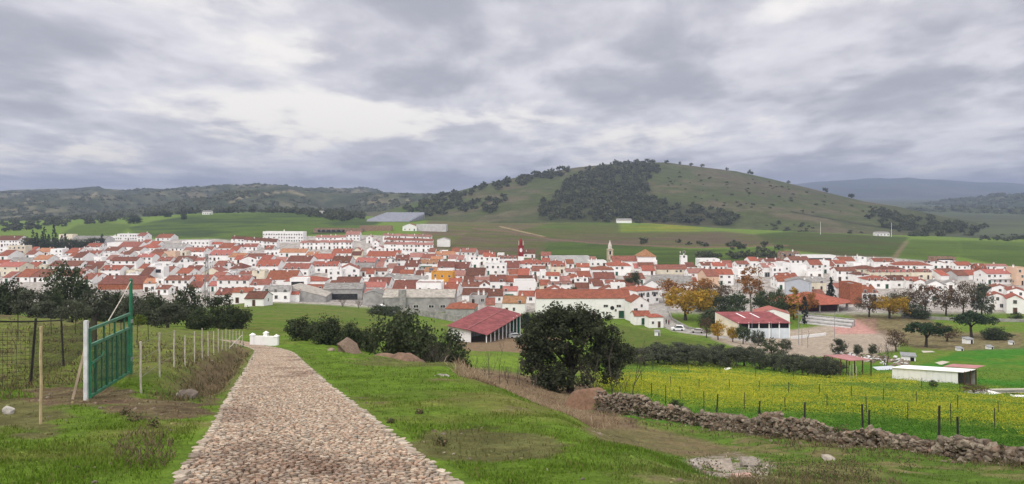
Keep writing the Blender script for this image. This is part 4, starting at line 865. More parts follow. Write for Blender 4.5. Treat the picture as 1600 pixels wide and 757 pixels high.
def boxwall(name, label, cat, pts, h, t, m, base=-.6):
    b = MB()
    for (x0, y0), (x1, y1) in zip(pts[:-1], pts[1:]):
        d = Vector((x1-x0, y1-y0)); n = max(1, int(d.length/6)); d2 = d.normalized(); nn = Vector((-d2.y, d2.x))*t/2
        for i in range(n):
            a = (x0+d.x*i/n, y0+d.y*i/n); c = (x0+d.x*(i+1)/n, y0+d.y*(i+1)/n); za, zc = gz(*a), gz(*c)
            j = len(b.v)
            for (p, z) in ((a, za), (c, zc)):
                for s in (-1, 1):
                    for e in (base, h): b.v.append((p[0]+nn.x*s, p[1]+nn.y*s, z+e))
            for q in ((0,4,5,1),(2,3,7,6),(1,5,7,3),(0,1,3,2),(4,6,7,5)): b.f.append(tuple(j+u for u in q)); b.m.append(0)
    return tag(b.build(name, m), label, cat)
wp = lambda px, Y: ((px-CX)/F*Y, Y)
boxwall('yard_wall', 'long grey concrete yard wall in front of the factory shed', 'wall', [wp(600,279),wp(650,276),wp(722,262),wp(735,235)], 2.3, .25, M_CONC)
boxwall('roadside_wall', 'pale low road wall below the bare plane trees', 'wall', [wp(1408,282),wp(1500,272),wp(1640,262)], 1.1, .4, M_CONC)
boxwall('kerb_wall', 'low pale wall curving along the road by the autumn tree', 'wall', [wp(1046,330),wp(1044,300),wp(1050,272),wp(1075,250),wp(1105,240)], .8, .35, M_CONC)
boxwall('sports_wall', 'low white boundary wall along the sports ground', 'wall', [wp(1236,224),wp(1262,232),wp(1290,240)], .9, .25, M_WHITE)
def tent():
    Y = 283; x = (596-CX)/F*Y; r = tag(empty('tent', (x, Y, gz(x, Y))), 'small white party tent beside the grey store', 'tent')
    b = MB(); b.box(-1.5,1.5,-1.5,1.5,-.5,1.5); b.build('side', M_WHITE, r); c = MB()
    A = [(-1.7,-1.7,1.5),(1.7,-1.7,1.5),(1.7,1.7,1.5),(-1.7,1.7,1.5)]
    for i in range(4): c.slab([A[i], A[(i+1) % 4], (0,0,2.7)], .04)
    c.build('canopy', M_WHITE, r)
tent()
def shelter():
    r = tag(empty('shelter', at(1325, 128)), 'rusty-posted shelter with faded pink sheet roof at the olive edge', 'shelter', )
    Z0 = r.location.z; o = r.location
    C = [(1288,556,128),(1325,565,123),(1361,562.5,126),(1322,554,131)]
    p3 = [P(a, b_, y)-o for a, b_, y in ((1288,555,129),(1327,563.5,122),(1361,562,124),(1323,554,131))]
    b = MB(); b.slab(p3, .1); b.build('roof', M_SHEETP, r)
    for t in np.linspace(0, 1, 4):
        for e0, e1 in ((p3[0], p3[1]), (p3[3], p3[2])):
            p = e0.lerp(e1, t); g = gz(o.x+p.x, o.y+p.y)-o.z-.2
            s = MB(); s.box(p.x-.07,p.x+.07,p.y-.07,p.y+.07,g,p.z-.11); s.build('post', mat('rusty_post', (.10,.045,.03), .8, .2, 3.0) if False else M_DOOR, r)
shelter()
def long_shed():
    a, c = at(1394, 119), at(1497, 110); o = (a+c)/2; r = tag(empty('long_shed', o), 'long low white-panelled shed on the edge of the yellow field', 'shed')
    a, c = a-o, c-o; d = (c-a).normalized(); n = Vector((-d.y, d.x, 0)).normalized(); up = Vector((0,0,1)); W = 3.0; h = 1.75
    b = MB(); m = 11
    for i in range(m):
        p, q = a.lerp(c, i/m), a.lerp(c, (i+1)/m-.004); b.quad(p-up*.5, q-up*.5, q+up*h, p+up*h)
        b.quad(p-up*.5+n*.06, p+up*h+n*.06, q+up*h+n*.06, q-up*.5+n*.06)
    b.build('front_panel', M_WHITE, r)
    e = a.lerp(c, 1.09)
    b = MB(); b.slab([a-n*.25+up*(h+.06), e-n*.25+up*(h+.06), e+n*W+up*(h+.10), a+n*W+up*(h+.10)], .08); b.build('roof', M_WHITE, r)
    b = MB(); b.slab([a.lerp(c,.62)+n*W+up*(h+.25), e+n*W+up*(h+.25), e+n*(W+2.5)+up*(h+.35), a.lerp(c,.62)+n*(W+2.5)+up*(h+.35)], .06); b.build('rear_roof', M_SHEETP, r)
    b = MB(); b.quad(a+n*W-up*.5, a+n*W+up*(h+.02), e+n*W+up*(h+.02), e+n*W-up*.5); b.quad(a-up*.5, a+up*h, a+n*W+up*(h+.02), a+n*W-up*.5); b.build('back_wall', M_CONC, r)
    for v in (0, W*.5, W): p = e+n*v; s = MB(); s.box(p.x-.06,p.x+.06,p.y-.06,p.y+.06,p.z-.6,p.z+h+.1); s.build('post', M_DOOR, r)
long_shed()
def hutch(px, Y, w, h, label, rz=0):
    p = at(px, Y); r = tag(empty('hutch', p, rz), label, 'hutch')
    b = MB(); b.box(-w/2,w/2,-w*.4,w*.4,-.3,h); b.build('box', M_WHITE, r)
    c = MB(); c.slab([(-w*.58,-w*.5,h+.02),(w*.58,-w*.5,h+.02),(w*.58,w*.5,h+.3),(-w*.58,w*.5,h+.3)], .06); c.build('roof', M_STEEL, r)
    d = MB(); d.box(w*.12,w*.4,-w*.42,-w*.38,0,h*.8); d.build('door', M_DARK, r)
hutch(1512,205,2.1,1.35,'largest white hutch on the brown plot beside the bright green field',.2)
hutch(1499,185,1.4,.6,'low white hutch nearest the dark stone pine')
hutch(1546,188,1.4,.6,'white hutch in the middle of the brown plot',.1)
hutch(1580,200,1.1,.7,'smallest white hutch furthest along the brown plot')
hutch(1027,228,1.5,1.4,'white cube-like hut standing alone on the green meadow')
hutch(1419,158,2.6,1.3,'tumbledown white hut with dark doorway by the grey bare bush',-.4)
def white_parapet():
    """white masonry parapet with three pyramid-capped piers at the bottom of the path"""
    Y = 66; o = at(414, Y); r = tag(empty('parapet_wall', o, math.radians(-6)), 'whitewashed parapet with pyramid-capped piers at the end of the path', 'wall')
    b = MB(); b.box(-1.05,1.0,-.1,.1,-.8,.80); b.build('wall', M_WHITE, r)
    for x, h, y in ((-1.15,.90,0),(-.45,.86,1.2),(1.05,.82,0)):
        p = MB(); p.box(x-.17,x+.17,y-.17,y+.17,-.8,h); q = MB(); e = .21
        pr = p.build('pier', M_WHITE, r); A = [(x-e,y-e,h),(x+e,y-e,h),(x+e,y+e,h),(x-e,y+e,h)]
        for i in range(4): q.slab([A[i], A[(i+1) % 4], (x,y,h+.17)], .04)
        q.build('cap', M_WHITE, pr)
    b = MB(); b.box(-1.2,-.3,.2,1.5,-.8,.5); b.build('return_wall', M_WHITE, r)
white_parapet()
def mast():
    Y = 140; o = at(323, Y); r = tag(empty('lattice_mast', o), 'thin grey steel lattice mast rising before the town', 'mast')
    H = 13.5; wd = lambda z: .55*(1-z/H*.75)
    for sx, sy in ((-1,-1),(1,-1),(1,1),(-1,1)): b = MB(); b.tube([(sx*wd(0),sy*wd(0),-.5),(sx*wd(H),sy*wd(H),H)], .05, 4); b.build('leg', M_STEEL, r)
    b = MB(); n = 14
    for i in range(n):
        z0, z1 = H*i/n, H*(i+1)/n; A = [(-1,-1),(1,-1),(1,1),(-1,1)]
        for j in range(4):
            p, q = A[j], A[(j+1) % 4]; 
            if i % 2: p, q = q, p
            b.tube([(p[0]*wd(z0),p[1]*wd(z0),z0),(q[0]*wd(z1),q[1]*wd(z1),z1)], .025, 3, cap=False)
    b.build('lattice_bracing', M_STEEL, r)
mast()
def pole(px, Y, h, label, cat='pole', m=None, r0=.09, arm=0, name='lamp_pole', group=None):
    o = at(px, Y); r = tag(empty(name, o), label, cat, group); b = MB(); b.tube([(0,0,-.4),(0,0,h)], [r0, r0*.6], 6); b.build('post', m or M_STEEL, r)
    if arm: c = MB(); c.box(-arm,arm,-.06,.06,h-.25,h-.1); [c.box(x-.08,x+.08,-.08,.08,h-.1,h+.15) for x in (-arm*.9,0,arm*.9)]; c.build('crossarm', m or M_STEEL, r)
    return r
pole(1175,205,9.5,'tall thin steel pole in front of the pavilion roof')
pole(1248,205,8.5,'floodlight pole at the near edge of the sports ground, right of the pavilion', arm=.6)
pole(1253,203,8.5,'plain twin of the floodlight pole right of the pavilion')
pole(1304,215,8.8,'thin pole between sports ground and rose-coloured court')
pole(1205,208,6.0,'short pole before the white pavilion panel')
pole(941,1000,16,'distant power pole left of the farm shed below the hill', 'power pole', M_DOOR, .3, 1.2, 'power_pole')
pole(980,1000,15,'distant power pole directly above the farm shed', 'power pole', M_DOOR, .3, 1.2, 'power_pole')
pole(1282,880,15,'thin power pole before the brown right flank of the hill', 'power pole', M_WHITE, .25, 0, 'power_pole')
pole(1393,870,17,'power pole beside the low white hill farm', 'power pole', M_WHITE, .25, 0, 'power_pole')
pole(1265,318,9,'street lamp before the blue grey gable wall', 'street lamp', M_STEEL, .1, .5, 'street_lamp')
pole(1152,330,11,'tall dark pole beside the peach gable', 'street lamp', M_STEEL, .12, .4, 'street_lamp')
# cars
def car(px, Y, rz, col, label, van=False):
    o = at(px, Y, .02); r = tag(empty('parked_van' if van else 'parked_car', o, math.radians(rz)), label, 'van' if van else 'car')
    H = 1.75 if van else 1.42; m = mat('car_paint', col, .35, .03, 1.0, spec=.5)
    prof = [(-2.1,.32),(2.1,.32),(2.15,.75),(1.9,.92),(1.1,1.0),(.45,H),(-1.75 if van else -1.2,H),(-2.05,1.0),(-2.15,.7)]
    b = MB(); b.prism(prof, -.85, .85); b.build('body', m, r)
    g = MB(); gp = [(1.0,1.02),(.45,H-.1),(-1.1,H-.1),(-1.75,1.02)]
    for s in (-1,1):
        y0, y1 = (s*.86, s*.84) if s < 0 else (s*.84, s*.86); g.prism(gp, min(y0,y1), max(y0,y1))
    g.slab([(1.12,-.72,1.03),(1.12,.72,1.03),(.5,.68,H-.08),(.5,-.68,H-.08)], -.03); g.build('window_glass', M_GLASS, r)
    for x in (-1.3,1.3):
        for s in (-1,1): w = MB(); w.tube([(x,s*.7,.32),(x,s*.88,.32)], .32, 12); w.build('wheel', M_DARK, r)
    for s in (-1,1): h = MB(); h.box(2.05,2.17,s*.65-.15,s*.65+.15,.66,.8); h.build('headlight', M_STEEL, r)
car(1059,246,172,(.75,.76,.78),'white van parked on the road by the meadow',True)
car(1090,240,160,(.42,.40,.38),'beige grey car half hidden by street trees')
car(806,218,10,(.40,.42,.43),'silver car parked at the open side of the red shed')
car(800,224,15,(.06,.06,.07),'dark car behind the silver one at the red shed')
# people on the road below the autumn tree
M_SKIN = mat('skin', (.45,.28,.2), .7, .05, 3.0)
def person(px, Y, top, low, rz, label):
    o = at(px, Y); r = tag(empty('person', o, rz), label, 'person')
    me = bpy.data.meshes.new('body')
    J = [(0,0,.95),(0,0,1.2),(0,0,1.42),(0,0,1.53),(0,0,1.68),(.1,0,.9),(.12,.08,.5),(.12,.02,.06),(.13,-.12,.03),(-.1,0,.9),(-.12,-.1,.5),(-.12,.06,.06),(-.13,-.08,.03),(.2,0,1.38),(.27,.03,1.1),(.27,-.1,.88),(-.2,0,1.38),(-.27,-.03,1.1),(-.27,.08,.86)]
    E = [(0,1),(1,2),(2,3),(3,4),(0,5),(5,6),(6,7),(7,8),(0,9),(9,10),(10,11),(11,12),(2,13),(13,14),(14,15),(2,16),(16,17),(17,18)]
    RR = [.15,.15,.13,.06,.11,.1,.075,.05,.045,.1,.075,.05,.045,.075,.055,.04,.075,.055,.04]
    me.from_pydata(J, E, []); me.materials.append(top); me.materials.append(low); me.materials.append(M_SKIN); ob = link('body', me, r); md = ob.modifiers.new('skin', 'SKIN'); me.skin_vertices.new() if not me.skin_vertices else None
    for i, v in enumerate(me.skin_vertices[0].data): v.radius = (RR[i], RR[i]*.8); v.use_root = (i == 0)
    ob.modifiers.new('sub', 'SUBSURF').levels = 1; ob.modifiers['sub'].render_levels = 1
    hb = MB(); hb.tube([(0,.02,1.66),(0,.02,1.72),(0,.02,1.8)], [.115,.125,.05], 8); hb.build('hair', M_DARK, r)
    lb = MB(); lb.tube([(.11,.02,.88),(.13,.09,.5),(.13,.03,.12)], [.13,.1,.07], 8); lb.tube([(-.11,-.01,.88),(-.13,-.09,.5),(-.13,.06,.12)], [.13,.1,.07], 8); lb.tube([(0,0,.82),(0,0,1.0)], [.2,.19], 8); lb.build('trousers', low, r)
person(1041,262,M_DARK,M_DARK,.3,'walker in dark clothes on the road below the yellow-brown tree')
person(1045,260,mat('jacket_red', (.25,.03,.04), .8, .1, 3.0),M_DARK,.1,'walker in a dark red top beside the one in dark clothes')
fill(26); fill(70, True)
def panels(px0, px1, y0, y1, n, label, rot=0, name='panel_array', m=None):
    Y = dist_at((px0+px1)/2, y1, 800, 1180, False); k = Y/F; p = at((px0+px1)/2, Y); r = tag(empty(name, p, rot), label, 'panel field'); w = (px1-px0)*k
    for i in range(n): b = MB(); yy = i*14; z = gz(p.x, min(Y+yy, 1180))-p.z+.5+i*.9; b.slab([(-w/2,yy,z),(w/2,yy,z),(w/2,yy+6,z+3),(-w/2,yy+6,z+3)], .4+i*.9); b.build('panel_row', m or mat('grey_panels', (.20,.21,.25), .5, .1, .2), r)
panels(572, 640, 336, 347, 9, 'grey-blue panel field shining in the valley beyond the farm ruins', -.05)
panels(705, 790, 341, 346, 2, 'long low grey roofs in a line under the left foot of the hill', .02, 'greenhouse_row', ROOF['g'])
panels(795, 860, 343, 347, 2, 'shorter pair of low grey roofs nearest the hill wood', .02, 'greenhouse_row', ROOF['g'])
# ---------------------------------------------------------------- trees
ORD = 'first second third fourth fifth sixth seventh eighth ninth tenth eleventh twelfth thirteenth fourteenth fifteenth sixteenth seventeenth eighteenth nineteenth twentieth'.split()
def ordw(k):
    if k < 20: return ORD[k]
    t = {2:'twenty',3:'thirty',4:'forty',5:'fifty',6:'sixty',7:'seventy',8:'eighty',9:'ninety'}
    k += 1
    return (t[k//10]+'-'+ORD[k % 10-1]) if k % 10 else {2:'twentieth',3:'thirtieth',4:'fortieth',5:'fiftieth',6:'sixtieth',7:'seventieth',8:'eightieth',9:'ninetieth'}[k//10]
leafm = lambda n, c, v=0.35, t=0.38: mat(n, c, 0.75, 0.2, 0.5, island=v, transl=t, rnd=0.12, spec=0.25)
LM = {'oak': leafm('leaves_oak', (0.056,0.068,0.032)), 'bush': leafm('leaves_bush', (0.056,0.074,0.032)), 'olive': leafm('leaves_olive', (0.092,0.105,0.066)), 'dark': leafm('leaves_dark', (0.060,0.082,0.034)),
      'green': leafm('leaves_green', (0.070,0.105,0.032)), 'yellow': leafm('leaves_yellow', (0.42,0.27,0.028), .4), 'rust': leafm('leaves_rust', (0.32,0.15,0.035), .4), 'brown': leafm('leaves_brown', (0.125,0.085,0.045), .4),
      'pine': leafm('leaves_pine', (0.030,0.060,0.022)), 'hill': leafm('leaves_hill', (0.105,0.120,0.060), .3), 'lime': leafm('leaves_lime', (0.12,0.17,0.02)), 'spruce': leafm('leaves_spruce', (0.026,0.044,0.028))}
M_BARK = mat('bark', (0.075,0.060,0.048), 0.95, 0.25, 6.0, bump=0.8); M_BARE = mat('bare_twigs', (0.095,0.078,0.068), 0.95, 0.2, 4.0); M_PALEB = mat('pale_bark', (0.36,0.33,0.28), 0.9, 0.25, 3.0)
def leaf_cloud(seed, centres, crad, nleaf, leaf, jit=0.5, asp=0.6):
    """leaf-sized quads spread through clumps: centres (n,3), crad clump radius"""
    g = np.random.default_rng(seed); n = len(centres)
    cidx = g.integers(0, n, nleaf)
    d = g.normal(size=(nleaf, 3)); d /= np.linalg.norm(d, axis=1)[:, None]
    rad = g.random(nleaf)**0.5
    cr = crad[cidx] if np.ndim(crad) else np.full(nleaf, crad)
    p = centres[cidx]+d*(rad*cr)[:, None]*np.array([1, 1, 0.8])
    nr = d*0.7+g.normal(size=(nleaf, 3))*jit+np.array([0, 0, 0.35]); nr /= np.linalg.norm(nr, axis=1)[:, None]
    t = np.cross(nr, g.normal(size=(nleaf, 3))); t /= np.linalg.norm(t, axis=1)[:, None]; b = np.cross(nr, t)
    s = leaf*(0.6+0.8*g.random(nleaf))[:, None]
    v = np.stack([p-t*s-b*s*asp*0.3, p+t*s*0.2-b*s*asp, p+t*s+b*s*asp*0.3, p-t*s*0.2+b*s*asp], 1).reshape(-1, 3)
    return v, np.arange(nleaf*4).reshape(-1, 4)
def crown_mesh(name, seed, rx, ry, rz, z0, ncl, nleaf, leaf, m, shape='round', clump=0.34):
    """z0: height of the crown's middle"""
    g = np.random.default_rng(seed); pts = []
    while len(pts) < ncl:
        u = g.normal(size=3); u /= np.linalg.norm(u); r = g.random()**0.28
        q = u*r
        if shape == 'round' and q[2] < -0.75: continue
        if shape == 'dome' and q[2] < -0.15: continue
        if shape == 'cone':
            h = g.random()**1.3; a = g.random()*6.283; rr = (1-h)*(0.6+0.4*g.random()); q = np.array([rr*math.cos(a), rr*math.sin(a), h*2-1])
        if shape == 'column':
            h = g.random(); a = g.random()*6.283; rr = math.sin(math.pi*min(1, h*0.9+0.1))**0.5*(0.5+0.5*g.random()); q = np.array([rr*math.cos(a), rr*math.sin(a), h*2-1])
        lump = 1+0.22*math.sin(3*u[0]+seed)*math.cos(4*u[1]+seed*2)+0.12*math.sin(7*u[2]+seed)
        pts.append(q*lump if shape in ('round', 'dome') else q)
    c = np.array(pts)*np.array([rx, ry, rz])+np.array([0, 0, z0])
    cr = clump*min(rx, rz*1.3)*(0.7+0.6*g.random(ncl))
    if shape == 'cone': cr = cr*(0.4+0.6*(1-(c[:, 2]-z0)/rz)/2)
    v, f = leaf_cloud(seed+1, c, cr, nleaf, leaf)
    v[:, 2] = np.maximum(v[:, 2], 0.05)
    return mesh_np(name, v, f, [m])
def trunk_mesh(seed, h, r, crx, cz, nl=5, m=None, lean=0.1, name='trunk'):
    g = random.Random(seed); b = MB(); lx, ly = g.uniform(-lean, lean)*h, g.uniform(-lean, lean)*h
    b.tube([(0,0,-.4),(0,0,.1),(lx*.5,ly*.5,h*.5),(lx,ly,h)], [r*1.5,r*1.1,r*.85,r*.7], 8)
    for i in range(nl):
        a = 6.283*i/nl+g.uniform(-.4,.4); e = crx*g.uniform(.5,.8); z1 = cz+g.uniform(-.1,.5)*crx*.6
        b.tube([(lx*.9,ly*.9,h*g.uniform(.75,1)),(lx+math.cos(a)*e*.45,ly+math.sin(a)*e*.45,h+(z1-h)*.55),(lx+math.cos(a)*e,ly+math.sin(a)*e,z1)], [r*.55,r*.32,r*.1], 5)
    return b.mesh(name, [m or M_BARK], True)
def bare_mesh(name, seed, h, r, spread=0.55, levels=4, m=None, n0=1, up=0.25):
    """leafless tree or shrub: recursive branching"""
    g = random.Random(seed); b = MB()
    def br(p, d, l, rad, lev):
        q = p; pts = [q]; dd = d
        for k in range(3):
            dd = (dd+Vector((g.uniform(-.16,.16),g.uniform(-.16,.16),g.uniform(-.05,.12)))).normalized(); q = q+dd*l/3; pts.append(q)
        b.tube(pts, [rad, rad*.85, rad*.7, rad*.55], 5 if lev > 1 else 3, cap=False)
        if lev:
            for k in range(g.choice((2,3,3))):
                s = pts[g.choice((1,2,3,3))]; nd = (dd+Vector((g.uniform(-1,1),g.uniform(-1,1),g.uniform(-.2,.6)))*spread*1.3+Vector((0,0,up*.3))).normalized(); br(s, nd, l*g.uniform(.55,.8), rad*.58, lev-1)
    for k in range(n0):
        d = Vector((g.uniform(-.5,.5),g.uniform(-.5,.5),1)) if n0 > 1 else Vector((g.uniform(-.08,.08),g.uniform(-.08,.08),1))
        br(Vector((g.uniform(-.3,.3)*(n0 > 1),g.uniform(-.3,.3)*(n0 > 1),-.2)), d.normalized(), h*.42, r, levels)
    return b.mesh(name, [m or M_BARE])
PROTO = {}
def proto(key):
    """crown and trunk meshes per kind, built once, for a tree of reference size; returns [(crown, trunk)]"""
    if key in PROTO: return PROTO[key]
    k = hash(key) % 7
    S = {'oak': ('oak',3,3,2.4,3.2,60,3000,.20,'round'), 'bush': ('bush',2.3,2.0,1.75,1.55,95,5600,.125,'round'), 'olive': ('olive',2.4,2.3,1.75,2.2,60,3000,.15,'round'), 'dark': ('dark',3,3,2.85,2.7,75,3800,.19,'round'),
         'green': ('green',3,3,2.6,3.6,60,2600,.2,'round'), 'yellow': ('yellow',3.4,3.2,2.3,3.6,60,2400,.22,'round'), 'rust': ('rust',3.2,3.2,2.6,4.0,55,1900,.2,'round'), 'brown': ('brown',3.0,3.0,2.8,4.2,60,1500,.19,'round'),
         'pine': ('pine',3.4,3.4,1.6,3.6,60,3200,.18,'dome'), 'cypress': ('spruce',.9,.9,4.0,4.3,70,1800,.17,'column'), 'conifer': ('spruce',2.0,2.0,4.6,5.0,120,3000,.2,'cone'), 'poplar': ('green',1.4,1.4,4.2,5.0,60,1600,.2,'column'),
         'gold': ('yellow',1.5,1.5,4.2,5.0,60,1500,.2,'column'), 'lime': ('lime',2,2,1.6,1.6,40,1500,.15,'round'), 'hill': ('hill',3,3,2.3,2.6,16,150,.95,'round'), 'box': ('dark',2,2,1.9,2.1,50,1600,.16,'round')}[key]
    out = []
    for v in range(3 if key not in ('hill',) else 5):
        mt, rx, ry, rz, z0, nc, nl, lf, sh = S; sd = 11*v+sum(map(ord, key))
        cr = crown_mesh('crown', sd, rx*(1+.08*v), ry, rz, z0, nc, nl, lf, LM[mt], sh)
        tr = trunk_mesh(sd, max(z0-rz*.7, .4), .10*rx**.6+.06, rx*.8, z0, 5 if key != 'hill' else 0, lean=.06)
        out.append((cr, tr))
    PROTO[key] = out; return out
REFH = {'oak':5.6,'bush':3.4,'olive':4.1,'dark':5.9,'green':6.2,'yellow':5.9,'rust':6.6,'brown':7.0,'pine':5.2,'cypress':8.3,'conifer':9.6,'poplar':9.2,'gold':9.2,'lime':3.2,'hill':4.9,'box':4.0}
REFW = {'oak':6.6,'bush':5.0,'olive':5.3,'dark':6.8,'green':6.6,'yellow':7.4,'rust':7.0,'brown':6.6,'pine':7.6,'cypress':2.1,'conifer':4.2,'poplar':3.2,'gold':3.4,'lime':4.5,'hill':6.6,'box':4.6}
def tree(kind, px, Y, wpx, hpx, label, cat='tree', name='tree', group=None, seed=0, loc=None):
    """a tree on the ground in photo column px at distance Y, its crown wpx photo pixels wide and its top hpx above its foot"""
    p = loc or at(px, Y); w = wpx/F*Y/REFW[kind]; h = hpx/F*Y/REFH[kind]
    c, t = proto(kind)[seed % len(proto(kind))]
    r = empty(name, p, (seed*2.399) % 6.28); r.scale = (w, w, h)
    tag(r, label, cat, group)
    link('crown', c, r); link('trunk', t, r)
    return r
# left trees before the town
LT = [('dark',105,150,72,84,'large dark round-crowned tree standing before the town, behind the green gate'),
 ('bush',12,122,60,52,'dark bushy tree at the left edge before the town'),('olive',46,116,54,44,'grey-green olive just right of the bushy tree at the left edge'),('bush',76,128,46,42,'dark low tree left of the large round-crowned one'),
 ('olive',150,118,56,50,'olive tree below the large round-crowned tree, towards the gate'),('bush',178,130,52,46,'dark bush behind the raised end of the gate'),('olive',206,112,50,46,'olive directly right of the tall gate post'),
 ('bush',240,125,60,50,'dark bushy tree between gate post and lattice mast'),('olive',262,102,50,42,'pale round olive in front of the dark trees by the mast'),('dark',292,134,52,62,'tall dark tree just left of the lattice mast'),
 ('dark',338,122,48,50,'dark tree just right of the lattice mast'),('bush',366,112,50,38,'low dark bush at the right end of the trees by the mast'),('lime',216,96,24,18,'small yellow-green bush below the dark trees'),
 ('olive',113,84,44,40,'olive with a visible trunk in the field behind the dark wire fence'),('olive',70,98,50,34,'low olive at the far edge of the fenced plot'),('bush',312,108,46,34,'dark shrub at the foot of the lattice mast'),('bush',160,140,30,26,'small dark shrub under the long brick-walled roof')]
for i, (k, px, Y, w, h, l) in enumerate(LT): tree(k, px, Y, w*1.0, h*(1.04 if Y > 104 else .92), l, 'tree' if 'bush' not in l and 'shrub' not in l else 'bush', {'dark':'oak_tree','olive':'olive_tree','bush':'bush','lime':'bush'}[k], seed=i)
# bushes beyond the grass slope
for i, (k, px, Y, w, h, l) in enumerate([('bush',472,78,52,36,'dark bush nearest the white parapet'),('bush',512,74,56,42,'low dark bush second from the white parapet'),('bush',548,72,44,40,'dark bush behind the brown boulder'),
  ('bush',574,76,36,34,'small dark bush between boulder and large hedge bush'),('bush',628,62,96,86,'large dark evergreen bush left of the bare branches'),('dark',694,66,92,74,'broad dark evergreen bush in front of the red shed')]):
    tree(k, px, Y, w, h, l, 'bush', 'bush', seed=i+1)
def big_oak():
    p = at(890, 75); r = tag(empty('oak_tree', p), 'big dark evergreen oak standing on the bank in front of the white hall', 'tree')
    g = np.random.default_rng(5); pts = []
    lobes = [(-3.1,0,5.7,2.1,1.9),(-1.5,.2,7.2,2.0,1.4),(1.6,0,7.3,1.8,1.3),(-2.3,0,6.5,2.3,1.8),(2.5,0,6.6,2.1,1.7),(4.6,0,4.2,1.7,2.0),(3.0,-.8,2.4,2.4,1.6),(-3.9,0,4.6,1.6,1.8),(-.5,-1.6,1.9,2.8,1.4),(0,0,6.2,3.4,2.6),(-2.6,.5,5.0,2.4,2.2),(2.4,-.4,5.2,2.6,2.2),(.6,.3,7.4,2.2,1.6),(-1.2,-1.5,3.4,2.8,1.8),(1.2,1.4,4.4,3.0,2.0),(-3.3,0,3.0,1.8,1.7),(3.6,.3,3.9,1.7,1.5),(-1.0,.8,7.6,1.6,1.1),(-2.2,-1.2,1.6,2.0,1.2)]
    for x, y, z, a, c in lobes:
        for _ in range(26):
            u = g.normal(size=3); u /= np.linalg.norm(u); pts.append(np.array([x, y, z])+u*np.array([a, a, c])*g.random()**.3)
    c = np.array(pts); c[:, 2] = np.maximum(c[:, 2], .5)
    v, f = leaf_cloud(8, c, .45+.5*g.random(len(c)), 36000, .125); link('crown', mesh_np('crown', v, f, [LM['oak']]), r)
    b = MB(); b.tube([(0,0,-.6),(.1,0,.8),(.25,.1,2.4),(.1,.1,4)], [.5,.36,.3,.2], 10)
    for i in range(7): a = i*.9; b.tube([(.2,.1,1.6+.2*i),(math.cos(a)*1.6,math.sin(a)*1.6,3.4+.2*i),(math.cos(a)*2.9,math.sin(a)*2.9,4.6+.3*i)], [.18,.1,.03], 6)
    b.build('trunk', M_BARK, r, smooth=True)
big_oak()
# bare trees and saplings
def bare(px, Y, hpx, seed, label, name='bare_tree', r=.07, spread=.5, levels=4, n0=1, cat='tree', m=None, group=None):
    p = at(px, Y); h = hpx/F*Y; me = bare_mesh('branches', seed, h, r, spread, levels, m, n0)
    z = max(v.co.z for v in me.vertices); root = empty(name, p); root.scale = (h/z, h/z, h/z); link('branches', me, root); return tag(root, label, cat, group)
bare(988,62,104,3,'slender leafless tree right of the big oak', r=.06, spread=.42)
bare(958,64,86,4,'leafless sapling against the right side of the big oak', spread=.4)
bare(934,66,70,14,'leafless shrub under the right edge of the big oak', spread=.5, n0=3, r=.04)
bare(690,58,70,6,'leafless grey shrub in front of the broad dark bush', 'bare_shrub', .035, .7, 4, 6, 'bush')
bare(660,60,46,7,'small leafless shrub left of the grey one on the grass edge', 'bare_shrub', .03, .7, 3, 5, 'bush')
for i, (px, Y, h) in enumerate([(742,60,44),(762,62,52),(781,64,80),(796,62,48),(812,66,46),(833,68,50),(915,72,64),(926,71,58),(945,70,66),(970,66,58)]):
    bare(px, Y, h, 20+i, f'{ordw(i)} bare sapling from the grass crest, in the thicket around the oak', 'sapling', .03, .45, 3, 2 if i % 2 else 1, 'sapling')
bare(1385,146,46,9,'grey leafless bushy tree between pink shelter and white hut', 'bare_tree', .09, .7, 5, 3)
bare(1262,196,30,10,'small leafless tree on the sports ground', 'bare_tree', .06, .6, 4, 1)
bare(560,286,20,12,'low purple-grey bare bush at the grey sheds, left one', 'bare_shrub', .06, .8, 4, 6, 'bush')
bare(535,288,18,13,'low purple-grey bare bush at the grey sheds, right at the field edge', 'bare_shrub', .06, .8, 4, 6, 'bush')
